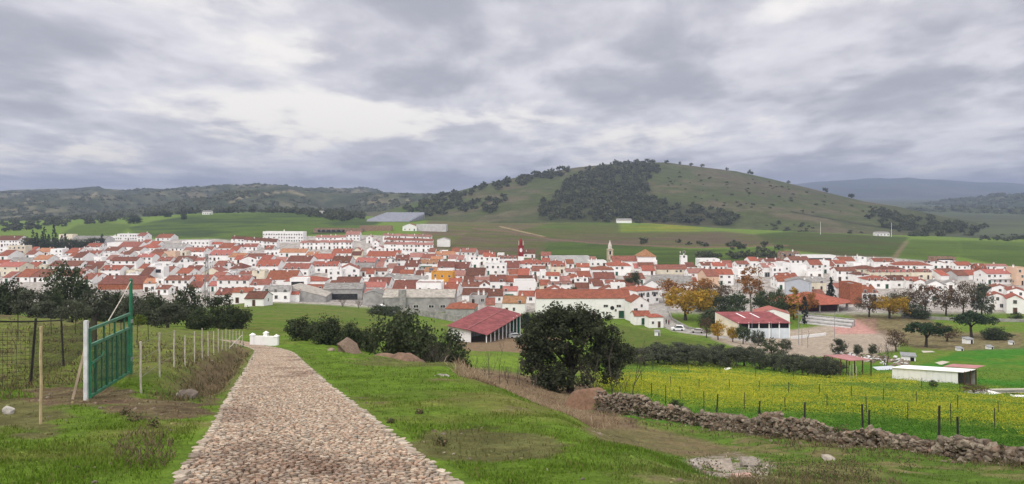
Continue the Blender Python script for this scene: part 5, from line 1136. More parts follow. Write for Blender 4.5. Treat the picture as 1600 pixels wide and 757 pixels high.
# olives along the yellow field
OL = [(962,132),(984,137),(1006,134),(1028,139),(1050,136),(1073,140),(1094,136),(1117,141),(1140,136),(1163,139),(1187,134),(1210,131),(1233,126),(1254,122),(1276,118),(1296,117)]
for i, (px, Y) in enumerate(OL): tree('olive', px, Y, R.uniform(34,42), R.uniform(25,31), f'{ordw(i)} olive from the oak in the front row along the yellow field', name='olive_tree', group='olives along the yellow field', seed=i)
OL2 = [(1030,156),(1062,160),(1088,158),(1120,161),(1150,158),(1182,152),(1222,146),(1250,142),(1278,138),(1302,134)]
for i, (px, Y) in enumerate(OL2): tree('olive', px, Y, R.uniform(32,38), R.uniform(17,22), f'{ordw(i)} olive from the oak in the back row above the yellow field', name='olive_tree', group='olives along the yellow field', seed=i+1)
MT = [('box',1205,176,36,22,'round dark shrub below the pavilion','bush','bush'),('olive',1228,186,20,18,'small open olive on the sandy ground right of the round shrub','tree','olive_tree'),('olive',1311,176,24,26,'grey olive at the edge of the sports ground','tree','olive_tree'),
 ('olive',1340,172,16,18,'smaller olive right of the grey one by the rubble','tree','olive_tree'),('olive',1364,176,14,18,'smallest olive above the grey bare tree','tree','olive_tree'),
 ('yellow',1071,272,70,52,'broad yellow-brown autumn tree at the road bend','tree','autumn_tree'),('rust',1052,322,50,36,'rust-coloured tree behind the broad autumn tree','tree','autumn_tree'),('rust',1098,326,46,36,'rust-brown tree in front of the grey barn','tree','autumn_tree'),
 ('yellow',1108,286,34,40,'small yellow-green tree right of the broad autumn tree','tree','autumn_tree'),('brown',1124,318,44,34,'brown thinning tree below the peach gable','tree','autumn_tree'),('dark',1128,280,34,34,'dark green tree right of the small yellow one','tree','park_tree'),
 ('dark',1096,298,32,36,'dark evergreen between the rust trees','tree','park_tree'),('green',1152,284,34,38,'green tree left of the pale-trunked plane','tree','park_tree'),('dark',1148,262,30,26,'dark low tree behind the pavilion gable','tree','park_tree'),
 ('green',1192,282,32,40,'green tree right of the pale-trunked plane','tree','park_tree'),('dark',1118,258,60,26,'dark hedge-like shrub below the yellow trees','bush','bush'),('box',1192,318,18,20,'round clipped dark tree at the top of the park','tree','park_tree'),
 ('box',1206,330,12,14,'small clipped dark tree right of the round one','tree','park_tree'),('box',1220,326,14,14,'small dark tree before the orange-roofed house','tree','park_tree'),('pine',1257,352,16,14,'small bright umbrella pine among the white houses','tree','pine_tree'),
 ('green',1216,272,28,48,'green poplar left of the golden one','tree','poplar_tree'),('gold',1240,276,22,50,'golden weeping tree before the orange-roofed hall','tree','poplar_tree'),('rust',1262,290,26,36,'rusty tree in front of the orange roof','tree','autumn_tree'),('cypress',1257,266,10,42,'dark cypress in front of the golden tree','tree','cypress'),
 ('conifer',1298,312,23,46,'tall dark conifer above the orange-roofed hall','tree','conifer'),('brown',1358,284,40,34,'fading brown-yellow tree left of the bright yellow one','tree','autumn_tree'),('yellow',1390,280,52,36,'bright yellow-orange tree beside the sports ground','tree','autumn_tree'),
 ('brown',1416,292,36,40,'first bare brown plane beside the yellow tree','tree','plane_tree'),('green',1400,300,36,28,'dark green tree behind the yellow one','tree','park_tree'),('brown',1446,290,38,46,'second brown plane from the yellow tree','tree','plane_tree'),('brown',1478,286,38,48,'third brown plane along the road wall','tree','plane_tree'),
 ('brown',1505,284,36,52,'tallest brown plane, fourth along the road wall','tree','plane_tree'),('olive',1534,284,34,52,'greyish plane nearest the white row houses','tree','plane_tree'),('dark',1432,280,40,22,'dark shrub under the planes','bush','bush'),('box',1587,268,20,14,'clipped shrub in front of the white row houses','bush','bush'),
 ('pine',1447,196,66,38,'nearer dark umbrella pine above the white long shed','tree','pine_tree'),('pine',1518,226,66,38,'farther dark umbrella pine below the road wall','tree','pine_tree'),('brown',1400,184,34,32,'brown shrub left of the nearer umbrella pine','bush','bush'),('brown',1480,214,40,24,'yellowish brown shrub between the two umbrella pines','bush','bush'),
 ('bush',1556,216,44,18,'dark bramble right of the farther umbrella pine','bush','bush'),('yellow',1122,214,26,28,'yellow street tree at the pavilion\'s gable','tree','street_tree'),('yellow',1145,208,22,24,'smaller yellow street tree second from the gable','tree','street_tree'),('green',1161,202,24,30,'yellow-green street tree before the pavilion panels','tree','street_tree'),('olive',1185,198,24,24,'greenish street tree nearest the white panels','tree','street_tree'),
 ('brown',1104,222,22,30,'bare brown street tree by the parked car','tree','street_tree'),('dark',992,372,20,26,'round dark tree right of the hipped-roof house by the church','tree','park_tree'),('dark',982,362,16,20,'lower dark tree beside the church yard','tree','park_tree'),('olive',996,352,16,18,'lightest tree of the three below the church','tree','park_tree'),
 ('dark',845,372,9,14,'small dark tree beside the white blank wall','tree','park_tree'),('dark',896,340,12,16,'dark garden tree behind the long hall','tree','park_tree'),('dark',613,590,12,15,'dark tree between the white terraces','tree','park_tree'),('olive',628,400,12,8,'garden shrub on the dark red roofs','bush','bush'),
 ('box',1458,100,14,12,'dark round bush at the end of the white long shed','bush','bush'),('bush',600,262,60,14,'low scrub in front of the factory wall','bush','bush'),('dark',616,281,9,8,'dark bush against the concrete yard wall','bush','bush'),('bush',738,246,30,20,'dark scrub behind the red shed','bush','bush'),('bush',822,252,30,24,'dark scrub at the left end of the long hall','bush','bush'),
 ('brown',1522,92,40,14,'brown dry scrub in the yellow field','bush','bush'),('bush',1055,54,26,22,'dark thorny shrub behind the stone wall','bush','bush')]
for i, (k, px, Y, w, h, l, c, n) in enumerate(MT): tree(k, px, Y, w, h, l, c, n, seed=i)
p = at(1174, 288); pl = tag(empty('plane_tree', p), 'tall pale-trunked plane with a high rusty crown in the park', 'tree')
link('crown', crown_mesh('crown', 77, 4.4, 4.4, 5.6, 13.0, 60, 2200, .3, LM['rust']), pl); link('trunk', trunk_mesh(3, 8.6, .42, 3.5, 11.5, 5, M_PALEB), pl)
# cypress hedge
CY = [(44,612),(58,606),(74,602),(90,598),(106,596),(122,600),(138,604),(152,608)]
for i, (px, Y) in enumerate(CY): tree('dark', px, Y, 24, 19, f'{ordw(i)} clump from the left of the dark hedge before the grey metal roof', 'hedge', 'hedge_clump', 'dark hedge clumps', seed=i)
SP = [(52,604,33),(57,606,27),(66,600,30),(70,603,38),(76,605,25),(84,600,40),(88,603,28),(97,600,24),(102,602,26),(159,606,26)]
for i, (px, Y, h) in enumerate(SP): tree('cypress', px, Y, 6.5, h, f'{ordw(i)} cypress spire from the left above the dark hedge', 'tree', 'cypress', 'cypress spires above the hedge', seed=i)
# far field trees
FT = [(209,985,24,14),(287,1010,11,9),(60,900,10,9),(30,940,12,8),(262,1100,14,8)]
for i, (px, Y, w, h) in enumerate(FT): tree('dark', px, Y, w, h, ['dense dark grove on the green field','single round tree on the upper green field','bushy tree above the slate terrace','low tree at the far left field edge','dark tree at the foot of the ridge line'][i], name='field_tree', seed=i)
def scatter(name, label, group, pts, w, h, cat='tree'):
    P0 = proto('hill')
    for i, (X, Y, Z) in enumerate(pts):
        c, t = P0[i % 5]; s = R.uniform(.5, 1.4) if cat == 'bush' else R.uniform(.72, 1.3); r = empty(name, (X, Y, Z-.3), R.uniform(0, 6.28)); r.scale = (w*s/6.6, w*s/6.6, h*s/4.9)
        tag(r, label, cat, group); link('crown', c, r)
def ground_pts(poly, n, lo=800, hi=1180, mind=6):
    out = []; xs = [p[0] for p in poly]; ys = [p[1] for p in poly]
    for _ in range(n*40):
        if len(out) >= n: break
        px, py = R.uniform(min(xs), max(xs)), R.uniform(min(ys), max(ys))
        if not in_poly(np.array([px]), np.array([py]), poly)[0]: continue
        Y = dist_at(px, py, lo, hi, False)*R.uniform(.99, 1.01); X = (px-CX)/F*Y
        if any(abs(X-q[0])+abs(Y-q[1]) < mind for q in out): continue
        out.append((X, Y, gz(X, Y)))
    return out
scatter('ridge_tree', 'dark tree in the tree line on the far green ridge', 'tree line on the far green ridge', ground_pts([(225,327),(300,326),(460,325),(520,326),(566,336),(568,345),(540,346),(480,342),(460,334),(350,333),(230,336)], 120), 10, 8)
scatter('field_shrub', 'dark shrub scattered over the far left fields', 'shrubs on the far left fields', ground_pts([(0,345),(60,340),(130,338),(220,340),(160,350),(100,354),(0,364)], 80), 9, 6, 'bush')
scatter('hedge_bush', 'dark hedge bush along the fields behind the right of town', 'hedge bushes behind the right of town', ground_pts([(1090,400),(1130,400),(1225,398),(1225,404),(1090,410)], 30, 420, 700)+ground_pts([(1000,378),(1200,384),(1240,390),(1200,392),(1000,384)], 16, 500, 900)+ground_pts([(1530,370),(1620,372),(1620,378),(1530,376)], 24, 700, 1180), 6, 4, 'bush')
def hill_pts(poly, n, mind=7.0, keep=None):
    out = list(keep or []); k0 = len(out); xs = [p[0] for p in poly]; ys = [p[1] for p in poly]; pa = np.linspace(0, 1.0, 200)
    for _ in range(n*60):
        if len(out)-k0 >= n: break
        px, py = R.uniform(min(xs), max(xs)), R.uniform(min(ys), max(ys))
        if not in_poly(np.array([px+26*(vnoise(px*.06, py*.10)-.5)+14*(vnoise(px*.2,py*.3)-.5)]), np.array([py+9*(vnoise(px*.08+9, py*.1)-.5)]), poly)[0] or vnoise(px*.09+3, py*.16) < (.26 if n > 80 else .45): continue
        X, Y, Z = hill_h(np.full(200, px), pa); rows = HZ-F*(Z-CZ)/Y
        i = int(np.argmin(abs(rows-py))); q = (X[i], Y[i], Z[i])
        if any((q[0]-o[0])**2+(q[1]-o[1])**2 < mind**2 for o in out): continue
        out.append(q)
    return out[k0:]
WOODP = [(866,306),(895,282),(912,267),(966,256),(1022,252),(1042,258),(1000,284),(1015,308),(985,330),(942,345),(836,345),(842,330)]
wood = hill_pts(WOODP, 270, 10.5)
scatter('holm_oak', 'holm oak in the dense dark wood on the big hill', 'holm oaks of the wood on the big hill', wood, 9.8, 7.6)
rest = hill_pts(WOODP, 70, 7.5, wood)
sel = [([(632,330),(690,307),(760,289),(860,268),(905,264),(870,276),(760,303),(725,318),(700,336),(650,342)], 130), ([(690,325),(760,305),(800,310),(760,335),(700,338)], 22), ([(1350,330),(1400,338),(1460,345),(1540,358),(1530,372),(1430,372),(1350,345)], 90), ([(985,322),(1015,310),(1082,322),(1149,337),(1155,353),(1052,350),(942,345)], 100)]
for (pl_, n), l in zip(sel, ('on the left shoulder of the big hill','on the pale slope left of the hill wood','at the right foot of the big hill','in the belt at the foot of the hill wood')):
    scatter('hill_oak' if n > 80 else 'slope_tree', f'dark oak {l}', f'oaks {l}', hill_pts(pl_, n, 7), 10, 7.5)
scatter('hill_shrub', 'low dark shrub on the open slope of the big hill', 'shrubs on the open slope of the big hill', hill_pts([(1010,262),(1090,268),(1200,284),(1300,308),(1380,330),(1330,345),(1200,330),(1090,318)], 75, 9)+hill_pts([(1190,345),(1340,360),(1350,366),(1200,364)], 24, 9), 5, 2.4, 'bush')
crest = []
for px in (842,872,888,1022,1062,1080,1098,1136,1172,1232,1290,1330):
    X, Y, Z = hill_h(np.array([float(px)]), np.array([.995])); crest.append((X[0], Y[0], Z[0]))
scatter('crest_tree', 'small tree silhouetted on the crest of the big hill', 'trees on the crest of the big hill', crest, 8.5, 8)
def mass(name, label, pts, w, h, seed, m='hill'):
    """woods too far or too dense to count: one mass of leaf clumps"""
    g = np.random.default_rng(seed); pts = np.array(pts); V = []; K = 26
    n = len(pts); s = g.uniform(.7, 1.3, n)
    c = np.repeat(pts, K, 0); d = g.normal(size=(n*K, 3)); d /= np.linalg.norm(d, axis=1)[:, None]; d[:, 2] = abs(d[:, 2])
    sc = np.repeat(s, K)[:, None]
    p = c+d*np.array([w/2, w/2, h])*sc*g.random((n*K, 1))**.3
    nr = d+g.normal(size=(n*K, 3))*.4; nr /= np.linalg.norm(nr, axis=1)[:, None]; t = np.cross(nr, g.normal(size=(n*K, 3))); t /= np.linalg.norm(t, axis=1)[:, None]; b = np.cross(nr, t); q = w*.22*sc
    v = np.stack([p-t*q, p-b*q*.7, p+t*q, p+b*q*.7], 1).reshape(-1, 3)
    tag(link(name, mesh_np(name, v, np.arange(len(v)).reshape(-1, 4), [LM[m]])), label, None, None, 'stuff')
mass('woodland', 'remaining trees of the dense wood on the big hill', rest, 11, 7, 3)
def far_pts(k, n, seed, thr=.5):
    X, Y, Z = FAR[k]; g = np.random.default_rng(seed); i = g.integers(0, X.shape[0]-4, n*3); j = g.integers(0, X.shape[1]-1, n*3); u = g.random(n*3); v = g.random(n*3)
    f = lambda A: A[i, j]*(1-u)*(1-v)+A[i+1, j]*u*(1-v)+A[i, j+1]*(1-u)*v+A[i+1, j+1]*u*v
    x, y, z = f(X), f(Y), f(Z); ok = fbm(x*.004+seed, y*.003) > thr-.06*g.random(n*3); return np.stack([x, y, z], 1)[ok][:n]
mass('far_woodland', 'scrub and woods covering the far hills on the left', far_pts(0, 7000, 1, .44), 12, 3, 4)
mass('far_woodland', 'woods covering the darker hills on the right', far_pts(2, 2600, 2, .44), 22, 8, 5)
# ---------------------------------------------------------------- cobbled path
def tint_mat(name, rough=0.9, bump=0.0, bs=40, transl=0.0, noise=0.0):
    m = bpy.data.materials.new(name); m.use_nodes = True; nt = m.node_tree; b = nt.nodes['Principled BSDF']; N = nt.nodes.new; L = nt.links.new
    b.inputs['Roughness'].default_value = rough; b.inputs['Specular IOR Level'].default_value = .2
    a = N('ShaderNodeAttribute'); a.attribute_name = 'Col'; last = a.outputs['Color']; tc = N('ShaderNodeTexCoord')
    if noise:
        n = N('ShaderNodeTexNoise'); n.inputs['Scale'].default_value = bs*.5; n.inputs['Detail'].default_value = 5; L(tc.outputs['Object'], n.inputs['Vector'])
        r = N('ShaderNodeMapRange'); L(n.outputs['Fac'], r.inputs[0]); r.inputs[1].default_value = .3; r.inputs[2].default_value = .7; r.inputs[3].default_value = 1-noise; r.inputs[4].default_value = 1+noise
        v = N('ShaderNodeVectorMath'); v.operation = 'SCALE'; L(last, v.inputs[0]); L(r.outputs[0], v.inputs['Scale']); last = v.outputs[0]
    L(last, b.inputs['Base Color'])
    if bump:
        n = N('ShaderNodeTexNoise'); n.inputs['Scale'].default_value = bs; n.inputs['Detail'].default_value = 5; L(tc.outputs['Object'], n.inputs['Vector'])
        bp = N('ShaderNodeBump'); bp.inputs['Strength'].default_value = bump; bp.inputs['Distance'].default_value = .02; L(n.outputs['Fac'], bp.inputs['Height']); L(bp.outputs[0], b.inputs['Normal'])
    if transl:
        out = nt.nodes['Material Output']; t = N('ShaderNodeBsdfTranslucent'); L(last, t.inputs[0]); ms = N('ShaderNodeMixShader'); ms.inputs[0].default_value = transl; L(b.outputs[0], ms.inputs[1]); L(t.outputs[0], ms.inputs[2]); L(ms.outputs[0], out.inputs[0])
    return m
def build_path():
    g = np.random.default_rng(12); xs = []; ys = []; rr = []; ed = []
    y = -3.0
    while y < 74:
        sp = .074 if y < 20 else .092 if y < 40 else .12
        l, r = path_edges(np.array(max(y, 4.0))); l, r = float(l), float(r)
        if y < 4: l += (4-y)*.30; r += (4-y)*.45
        slope = .0
        n = int((r-l)/sp); off = g.random()*sp
        x = l+off+sp*np.arange(n)+g.normal(0, sp*.16, n)
        xs.append(x); ys.append(y+g.normal(0, sp*.16, n)+.10*np.sin(x*3+y)); rr.append(g.uniform(.35, .51, n)*sp); ed.append(np.zeros(n))
        y += sp*.92
    yy = -3.0
    while yy < 74:                                     # larger pale kerb stones down both edges
        l, r = path_edges(np.array(max(yy, 4.0)))
        for e, s in ((float(l), 1), (float(r), -1)):
            if yy < 4: e += (4-yy)*(.30 if s > 0 else .45)
            xs.append(np.array([e+s*(.04+abs(g.normal(0, .03)))])); ys.append(np.array([yy])); rr.append(np.array([g.uniform(.055, .10)])); ed.append(np.ones(1))
        yy += g.uniform(.13, .24)
    x, y, r, e = map(np.concatenate, (xs, ys, rr, ed)); n = len(x)
    z = ground(x, y)-.035
    K = 6; a = (np.arange(K)*2*math.pi/K)[None, :]+g.uniform(0, 6, (n, 1))+g.normal(0, .26, (n, K))
    rad = r[:, None]*(1+g.normal(0, .17, (n, K))); h = np.where(e > 0, g.uniform(.028, .05, n), g.uniform(.020, .032, n))
    tx, ty = g.normal(0, .10, n), g.normal(0, .10, n)
    cx, cy = np.cos(a)*rad, np.sin(a)*rad*.92
    slope = -.183
    def ring(f, hh): 
        X, Y = cx*f, cy*f
        return np.stack([x[:, None]+X, y[:, None]+Y, z[:, None]+hh[:, None]+Y*slope+(tx[:, None]*X+ty[:, None]*Y)*(hh[:, None] > 0)], -1)
    V = np.concatenate([ring(1.06, np.full(n, -.03)), ring(.98, h*.86), ring(.84, h), np.stack([x, y, z+h*1.02], -1)[:, None, :]], 1)
    m = V.shape[1]; F_ = []
    for k in range(K):
        k2 = (k+1) % K
        for o in (0, K): F_ += [(o+k, o+k2, o+K+k2), (o+k, o+K+k2, o+K+k)]
        F_.append((2*K+k, 2*K+k2, 3*K))
    Fc = (np.array(F_)[None]+(np.arange(n)*m)[:, None, None]).reshape(-1, 3)
    t = g.random(n); t2 = g.random(n)
    c = lerp(np.broadcast_to(np.array((.44, .325, .245)), (n, 3)), np.array((.52, .45, .37)), t); c = lerp(c, np.array((.40, .27, .195)), (t2 > .72)*.75); c = lerp(c, np.array((.30, .27, .24)), (t2 < .10)*.7)
    c = lerp(c, np.array((.44, .39, .33)), e*.6)
    px, py = CX+F*x/np.maximum(y, 2), HZ+F*(CZ-z)/np.maximum(y, 2)
    st = sstep(1.0-(((px-490)/60)**2+((py-722)/26)**2)+(fbm(x*3, y*3)-.5)*2.2, 0, 1)+.7*sstep(fbm(x*.55+3, y*.4), .60, .72)+.8*sstep(1.2-(((px-370)/45)**2+((py-648)/14)**2)+(fbm(x*2, y*2)-.5)*2, 0, 1)
    c = lerp(c, np.array((.13, .075, .055)), np.clip(st, 0, 1)*.72*(g.random(n)*.6+.5))
    c = c*g.uniform(.60, 1.14, n)[:, None]*np.array((.93, .93, .90))
    me = mesh_np('cobbled_path', V.reshape(-1, 3), Fc, [tint_mat('cobble_stone', .85, .5, 60, noise=.22)], False, attr={'Col': np.repeat(c, m, 0)})
    tag(link('cobbled_path', me), kind='structure')
build_path()
# ---------------------------------------------------------------- grass, reeds, flowers, pebbles (nobody could count them)
M_BLADE = tint_mat('grass_blade', .7, transl=.4)
def screen_points(g, n, y0, y1, p=1.0, u0=-.80, u1=.80):
    """ground points, thinning out with distance"""
    a = g.random(n); Y = 1/((1/y0**p)+a*((1/y1**p)-(1/y0**p)))**(1/p)
    return g.uniform(u0, u1, n)*Y, Y
def slope_col(X, Y): Z = ground(X, Y); return Z, ground_colour(X, Y, Z)
def blades(name, X, Y, Z, C, hgt, wid, seed, lean=.5, label=None):
    g = np.random.default_rng(seed); n = len(X); a = g.uniform(0, 6.283, n); l = g.uniform(0, lean, n)*hgt; b = g.uniform(0, 6.283, n)
    base = np.stack([X, Y, Z-.01], -1); t = np.stack([np.cos(a), np.sin(a), np.zeros(n)], -1)*wid[:, None]
    mid = base+np.stack([np.cos(b)*l*.35, np.sin(b)*l*.35, hgt*.6], -1); tip = base+np.stack([np.cos(b)*l, np.sin(b)*l, hgt], -1)
    V = np.stack([base-t, base+t, mid+t*.7, tip, mid-t*.7], 1).reshape(-1, 3)
    i = np.arange(n)[:, None]*5; Fc = np.concatenate([i+np.array([[0,1,2,4]]), i+np.array([[4,2,3,3]])], 0)
    # quads and triangles as triangles
    T = np.concatenate([i+np.array([[0,1,2]]), i+np.array([[0,2,4]]), i+np.array([[4,2,3]])], 0)
    tag(link(name, mesh_np(name, V, T, [M_BLADE], False, attr={'Col': np.repeat(C, 5, 0)})), label, None, None, 'stuff')
def build_grass():
    g = np.random.default_rng(21)
    X, Y = screen_points(g, 420000, 4.2, 62, .75)
    Z, C = slope_col(X, Y); l, r = path_edges(np.minimum(Y, 74))
    off = np.maximum(l-X, X-r)
    green = C[:, 1]-C[:, 0]; clump = fbm(X*1.3+5, Y*1.3, 3); fine = fbm(X*4, Y*4, 2)
    px, py = CX+F*X/Y, HZ+F*(CZ-Z)/Y
    keep = (off > .10+.22*g.random(len(X))**2) & (g.random(len(X)) < np.clip(.12+green*22, .08, 1)*np.clip((clump*.6+fine*.4-.30)*4, .10, 1))
    X, Y, Z, C, clump = X[keep], Y[keep], Z[keep], C[keep], clump[keep]; n = len(X)
    h = (.014+.036*g.random(n)**1.8)*(.5+1.2*clump)*np.clip(.8+Y/30, .8, 2.2); w = h*.12+.0013*np.clip(Y/8, .6, 5)
    C = C*g.uniform(.70, 1.55, n)[:, None]; C = lerp(C, np.array((.24, .20, .09)), (g.random(n) < .09)*.6)
    blades('grass', X, Y, Z, np.clip(C, 0, .6), h, w, 5)
build_grass()
def build_reeds():
    g = np.random.default_rng(31); n = 26000
    X, Y = screen_points(g, n*3, 20, 78, .6, -.2, .2)
    Z = ground(X, Y); px, py = CX+F*X/Y, HZ+F*(CZ-Z)/Y
    k = soft_poly(px, py, [(700,566),(745,574),(850,588),(930,600),(975,640),(960,668),(880,668),(800,640),(740,606)], 8)*(Y > 24)
    keep = g.random(len(X)) < k*np.clip((fbm(X*.7, Y*.7)-.30)*4, .05, 1); X, Y, Z = X[keep][:n], Y[keep][:n], Z[keep][:n]; n = len(X)
    h = g.uniform(.08, .36, n)*np.clip(.4+1.2*fbm(X*.5, Y*.5), .4, 1.5); C = lerp(np.broadcast_to(np.array((.40, .31, .20)), (n, 3)), np.array((.20, .14, .09)), g.random(n))
    blades('dry_reeds', X, Y, Z, C, h, .010+.012*g.random(n), 6, 1.6)
    # dry tufts along the ditch, in the scrub plot and about the stone wall
    X, Y = screen_points(g, 160000, 8, 70, .6, -.78, .78); Z = ground(X, Y); px, py = CX+F*X/Y, HZ+F*(CZ-Z)/Y; l, r = path_edges(Y)
    d = np.exp(-((l-X-1.0)/.55)**2)*(Y > 16)*(Y < 60)*.9*np.clip((fbm(X*.9, Y*.9)-.25)*3, 0, 1)
    s = soft_poly(px, py, [(-60,500),(120,496),(350,520),(375,545),(300,575),(205,590),(120,600),(-60,640)], 12)*np.clip((fbm(X*.8, Y*.8)-.42)*2.2, 0, .5)
    w = 1.6*np.exp(-((py-np.interp(px, [930,1120,1300,1467,1600], [648,674,700,712,728]))/10)**2)*(px > 920)*(Y < 60)*np.clip((fbm(X*1.1+2, Y*1.1)-.38)*2.4, 0, .6)
    lw = soft_poly(px, py, [(1180,735),(1300,725),(1400,745),(1420,775),(1120,775)], 10)*.5*(Y < 30)*np.clip((fbm(X*1.5, Y*1.5)-.35)*3, 0, 1)
    lf = (((px-225)/45)**2+((py-705)/26)**2 < 1.4)*.25*(Y < 14)
    keep = g.random(len(X)) < np.clip(d+s+w+lw+lf, 0, 1); X, Y, Z = X[keep], Y[keep], Z[keep]; n = len(X)
    C = lerp(np.broadcast_to(np.array((.20, .15, .085)), (n, 3)), np.array((.06, .065, .028)), g.random(n)); blades('dry_grass', X, Y, Z, C, g.uniform(.04, .17, n)*np.clip(.7+Y/40, .7, 2), .003+.0006*Y, 7, 1.4)
build_reeds()
def build_flowers():
    g = np.random.default_rng(41); X, Y = screen_points(g, 260000, 27, 142, .8, .07, .80); Z = ground(X, Y); px, py = CX+F*X/Y, HZ+F*(CZ-Z)/Y
    C = ground_colour(X, Y, Z); yel = (C[:, 0]/np.maximum(C[:, 1], 1e-3) > .60)*(C[:, 2] < .06)*(C[:, 1] > .10)
    wall_row = np.interp(px, [925,1120,1300,1467,1600], [645,672,692,702,722]); ok = (py < wall_row-3) & (px > 925) & (py > 560)
    grn = ok & (g.random(len(X)) < .30); yl = ok & (yel > 0) & (g.random(len(X)) < .06+.86*sstep(fbm(X*.06+3, Y*.15+2)*.7+fbm(X*.5, Y*.8)*.3, .44, .57))
    k = grn | yl; X, Y, Z, yl = X[k], Y[k], Z[k], yl[k]; n = len(X); h = g.uniform(.12, .45, n)*np.where(yl, 1, .6)
    C = np.where(yl[:, None], lerp(np.broadcast_to(np.array((.37, .375, .025)), (n, 3)), np.array((.15, .24, .02)), (g.random(n) < .52).astype(float)), np.array((.055, .14, .012)))*g.uniform(.75, 1.2, n)[:, None]
    p = np.stack([X, Y, Z+h], -1); s = (.020+.0004*Y)[:, None]*g.uniform(.7, 1.5, (n, 1)); nr = g.normal(size=(n, 3))+np.array([0, -.3, .9]); nr /= np.linalg.norm(nr, axis=1)[:, None]; t = np.cross(nr, g.normal(size=(n, 3))); t /= np.linalg.norm(t, axis=1)[:, None]; b = np.cross(nr, t)
    V = np.stack([p-t*s, p-b*s*.8, p+t*s, p+b*s*.8], 1).reshape(-1, 3)
    tag(link('rapeseed', mesh_np('rapeseed', V, np.arange(n*4).reshape(-1, 4), [M_BLADE], attr={'Col': np.repeat(C, 4, 0)})), 'yellow flowering rape and weeds in the field', None, None, 'stuff')
build_flowers()
_t = (1+5**.5)/2
ICO_V = np.array([(-1,_t,0),(1,_t,0),(-1,-_t,0),(1,-_t,0),(0,-1,_t),(0,1,_t),(0,-1,-_t),(0,1,-_t),(_t,0,-1),(_t,0,1),(-_t,0,-1),(-_t,0,1)])/math.sqrt(1+_t*_t)
ICO_F = np.array([(0,11,5),(0,5,1),(0,1,7),(0,7,10),(0,10,11),(1,5,9),(5,11,4),(11,10,2),(10,7,6),(7,1,8),(3,9,4),(3,4,2),(3,2,6),(3,6,8),(3,8,9),(4,9,5),(2,4,11),(6,2,10),(8,6,7),(9,8,1)])
def _sub(v, f):
    v = [tuple(q) for q in v]; c = {}; o = []
    def mid(a, b):
        k = (min(a, b), max(a, b))
        if k not in c: q = np.array(v[a])+np.array(v[b]); q /= np.linalg.norm(q); c[k] = len(v); v.append(tuple(q))
        return c[k]
    for a, b, d in f: x, y, z = mid(a, b), mid(b, d), mid(d, a); o += [(a,x,z),(b,y,x),(d,z,y),(x,y,z)]
    return np.array(v), np.array(o)
ICO2_V, ICO2_F = _sub(ICO_V, ICO_F)
def stones(name, p, size, col, seed, m, label=None, cat=None, kind=None, fine=False, flat=.65):
    """angular stones: positions p (n,3), half sizes (n,3)"""
    g = np.random.default_rng(seed); n = len(p); BV, BF = (ICO2_V, ICO2_F) if fine else (ICO_V, ICO_F); k = len(BV)
    v = np.sign(BV)*abs(BV)**flat; v = np.repeat(v[None], n, 0)*(1+g.normal(0, .13, (n, k, 1)))
    v = v*size[:, None, :]
    q = g.normal(size=(n, 4))*np.array([1, .16, .16, .8]); q /= np.linalg.norm(q, axis=1)[:, None]; w, x, y, z = q.T
    Rm = np.stack([1-2*(y*y+z*z), 2*(x*y-z*w), 2*(x*z+y*w), 2*(x*y+z*w), 1-2*(x*x+z*z), 2*(y*z-x*w), 2*(x*z-y*w), 2*(y*z+x*w), 1-2*(x*x+y*y)], -1).reshape(n, 3, 3)
    v = np.einsum('nij,nkj->nki', Rm, v)+p[:, None, :]
    Fc = (BF[None]+(np.arange(n)*k)[:, None, None]).reshape(-1, 3)
    o = link(name, mesh_np(name, v.reshape(-1, 3), Fc, [m], False, attr={'Col': np.repeat(col, k, 0)})); return tag(o, label, cat, None, kind)
M_ROCK = tint_mat('field_stone', .92, .7, 18, noise=.3)
def rock_cols(g, n): 
    c = lerp(np.broadcast_to(np.array((.235, .205, .17)), (n, 3)), np.array((.34, .31, .27)), g.random(n)); c = lerp(c, np.array((.17, .13, .10)), (g.random(n) < .3)*.8); c = lerp(c, np.array((.36, .25, .21)), (g.random(n) < .05)*.7); return c*g.uniform(.36, .80, n)[:, None]*np.array((1.0, .93, .83))
WALLP = [(938,53),(985,50.5),(1050,47),(1120,44),(1180,40),(1240,36),(1300,33),(1350,31.3),(1400,30),(1467,28),(1530,26),(1600,24),(1690,21.5)]
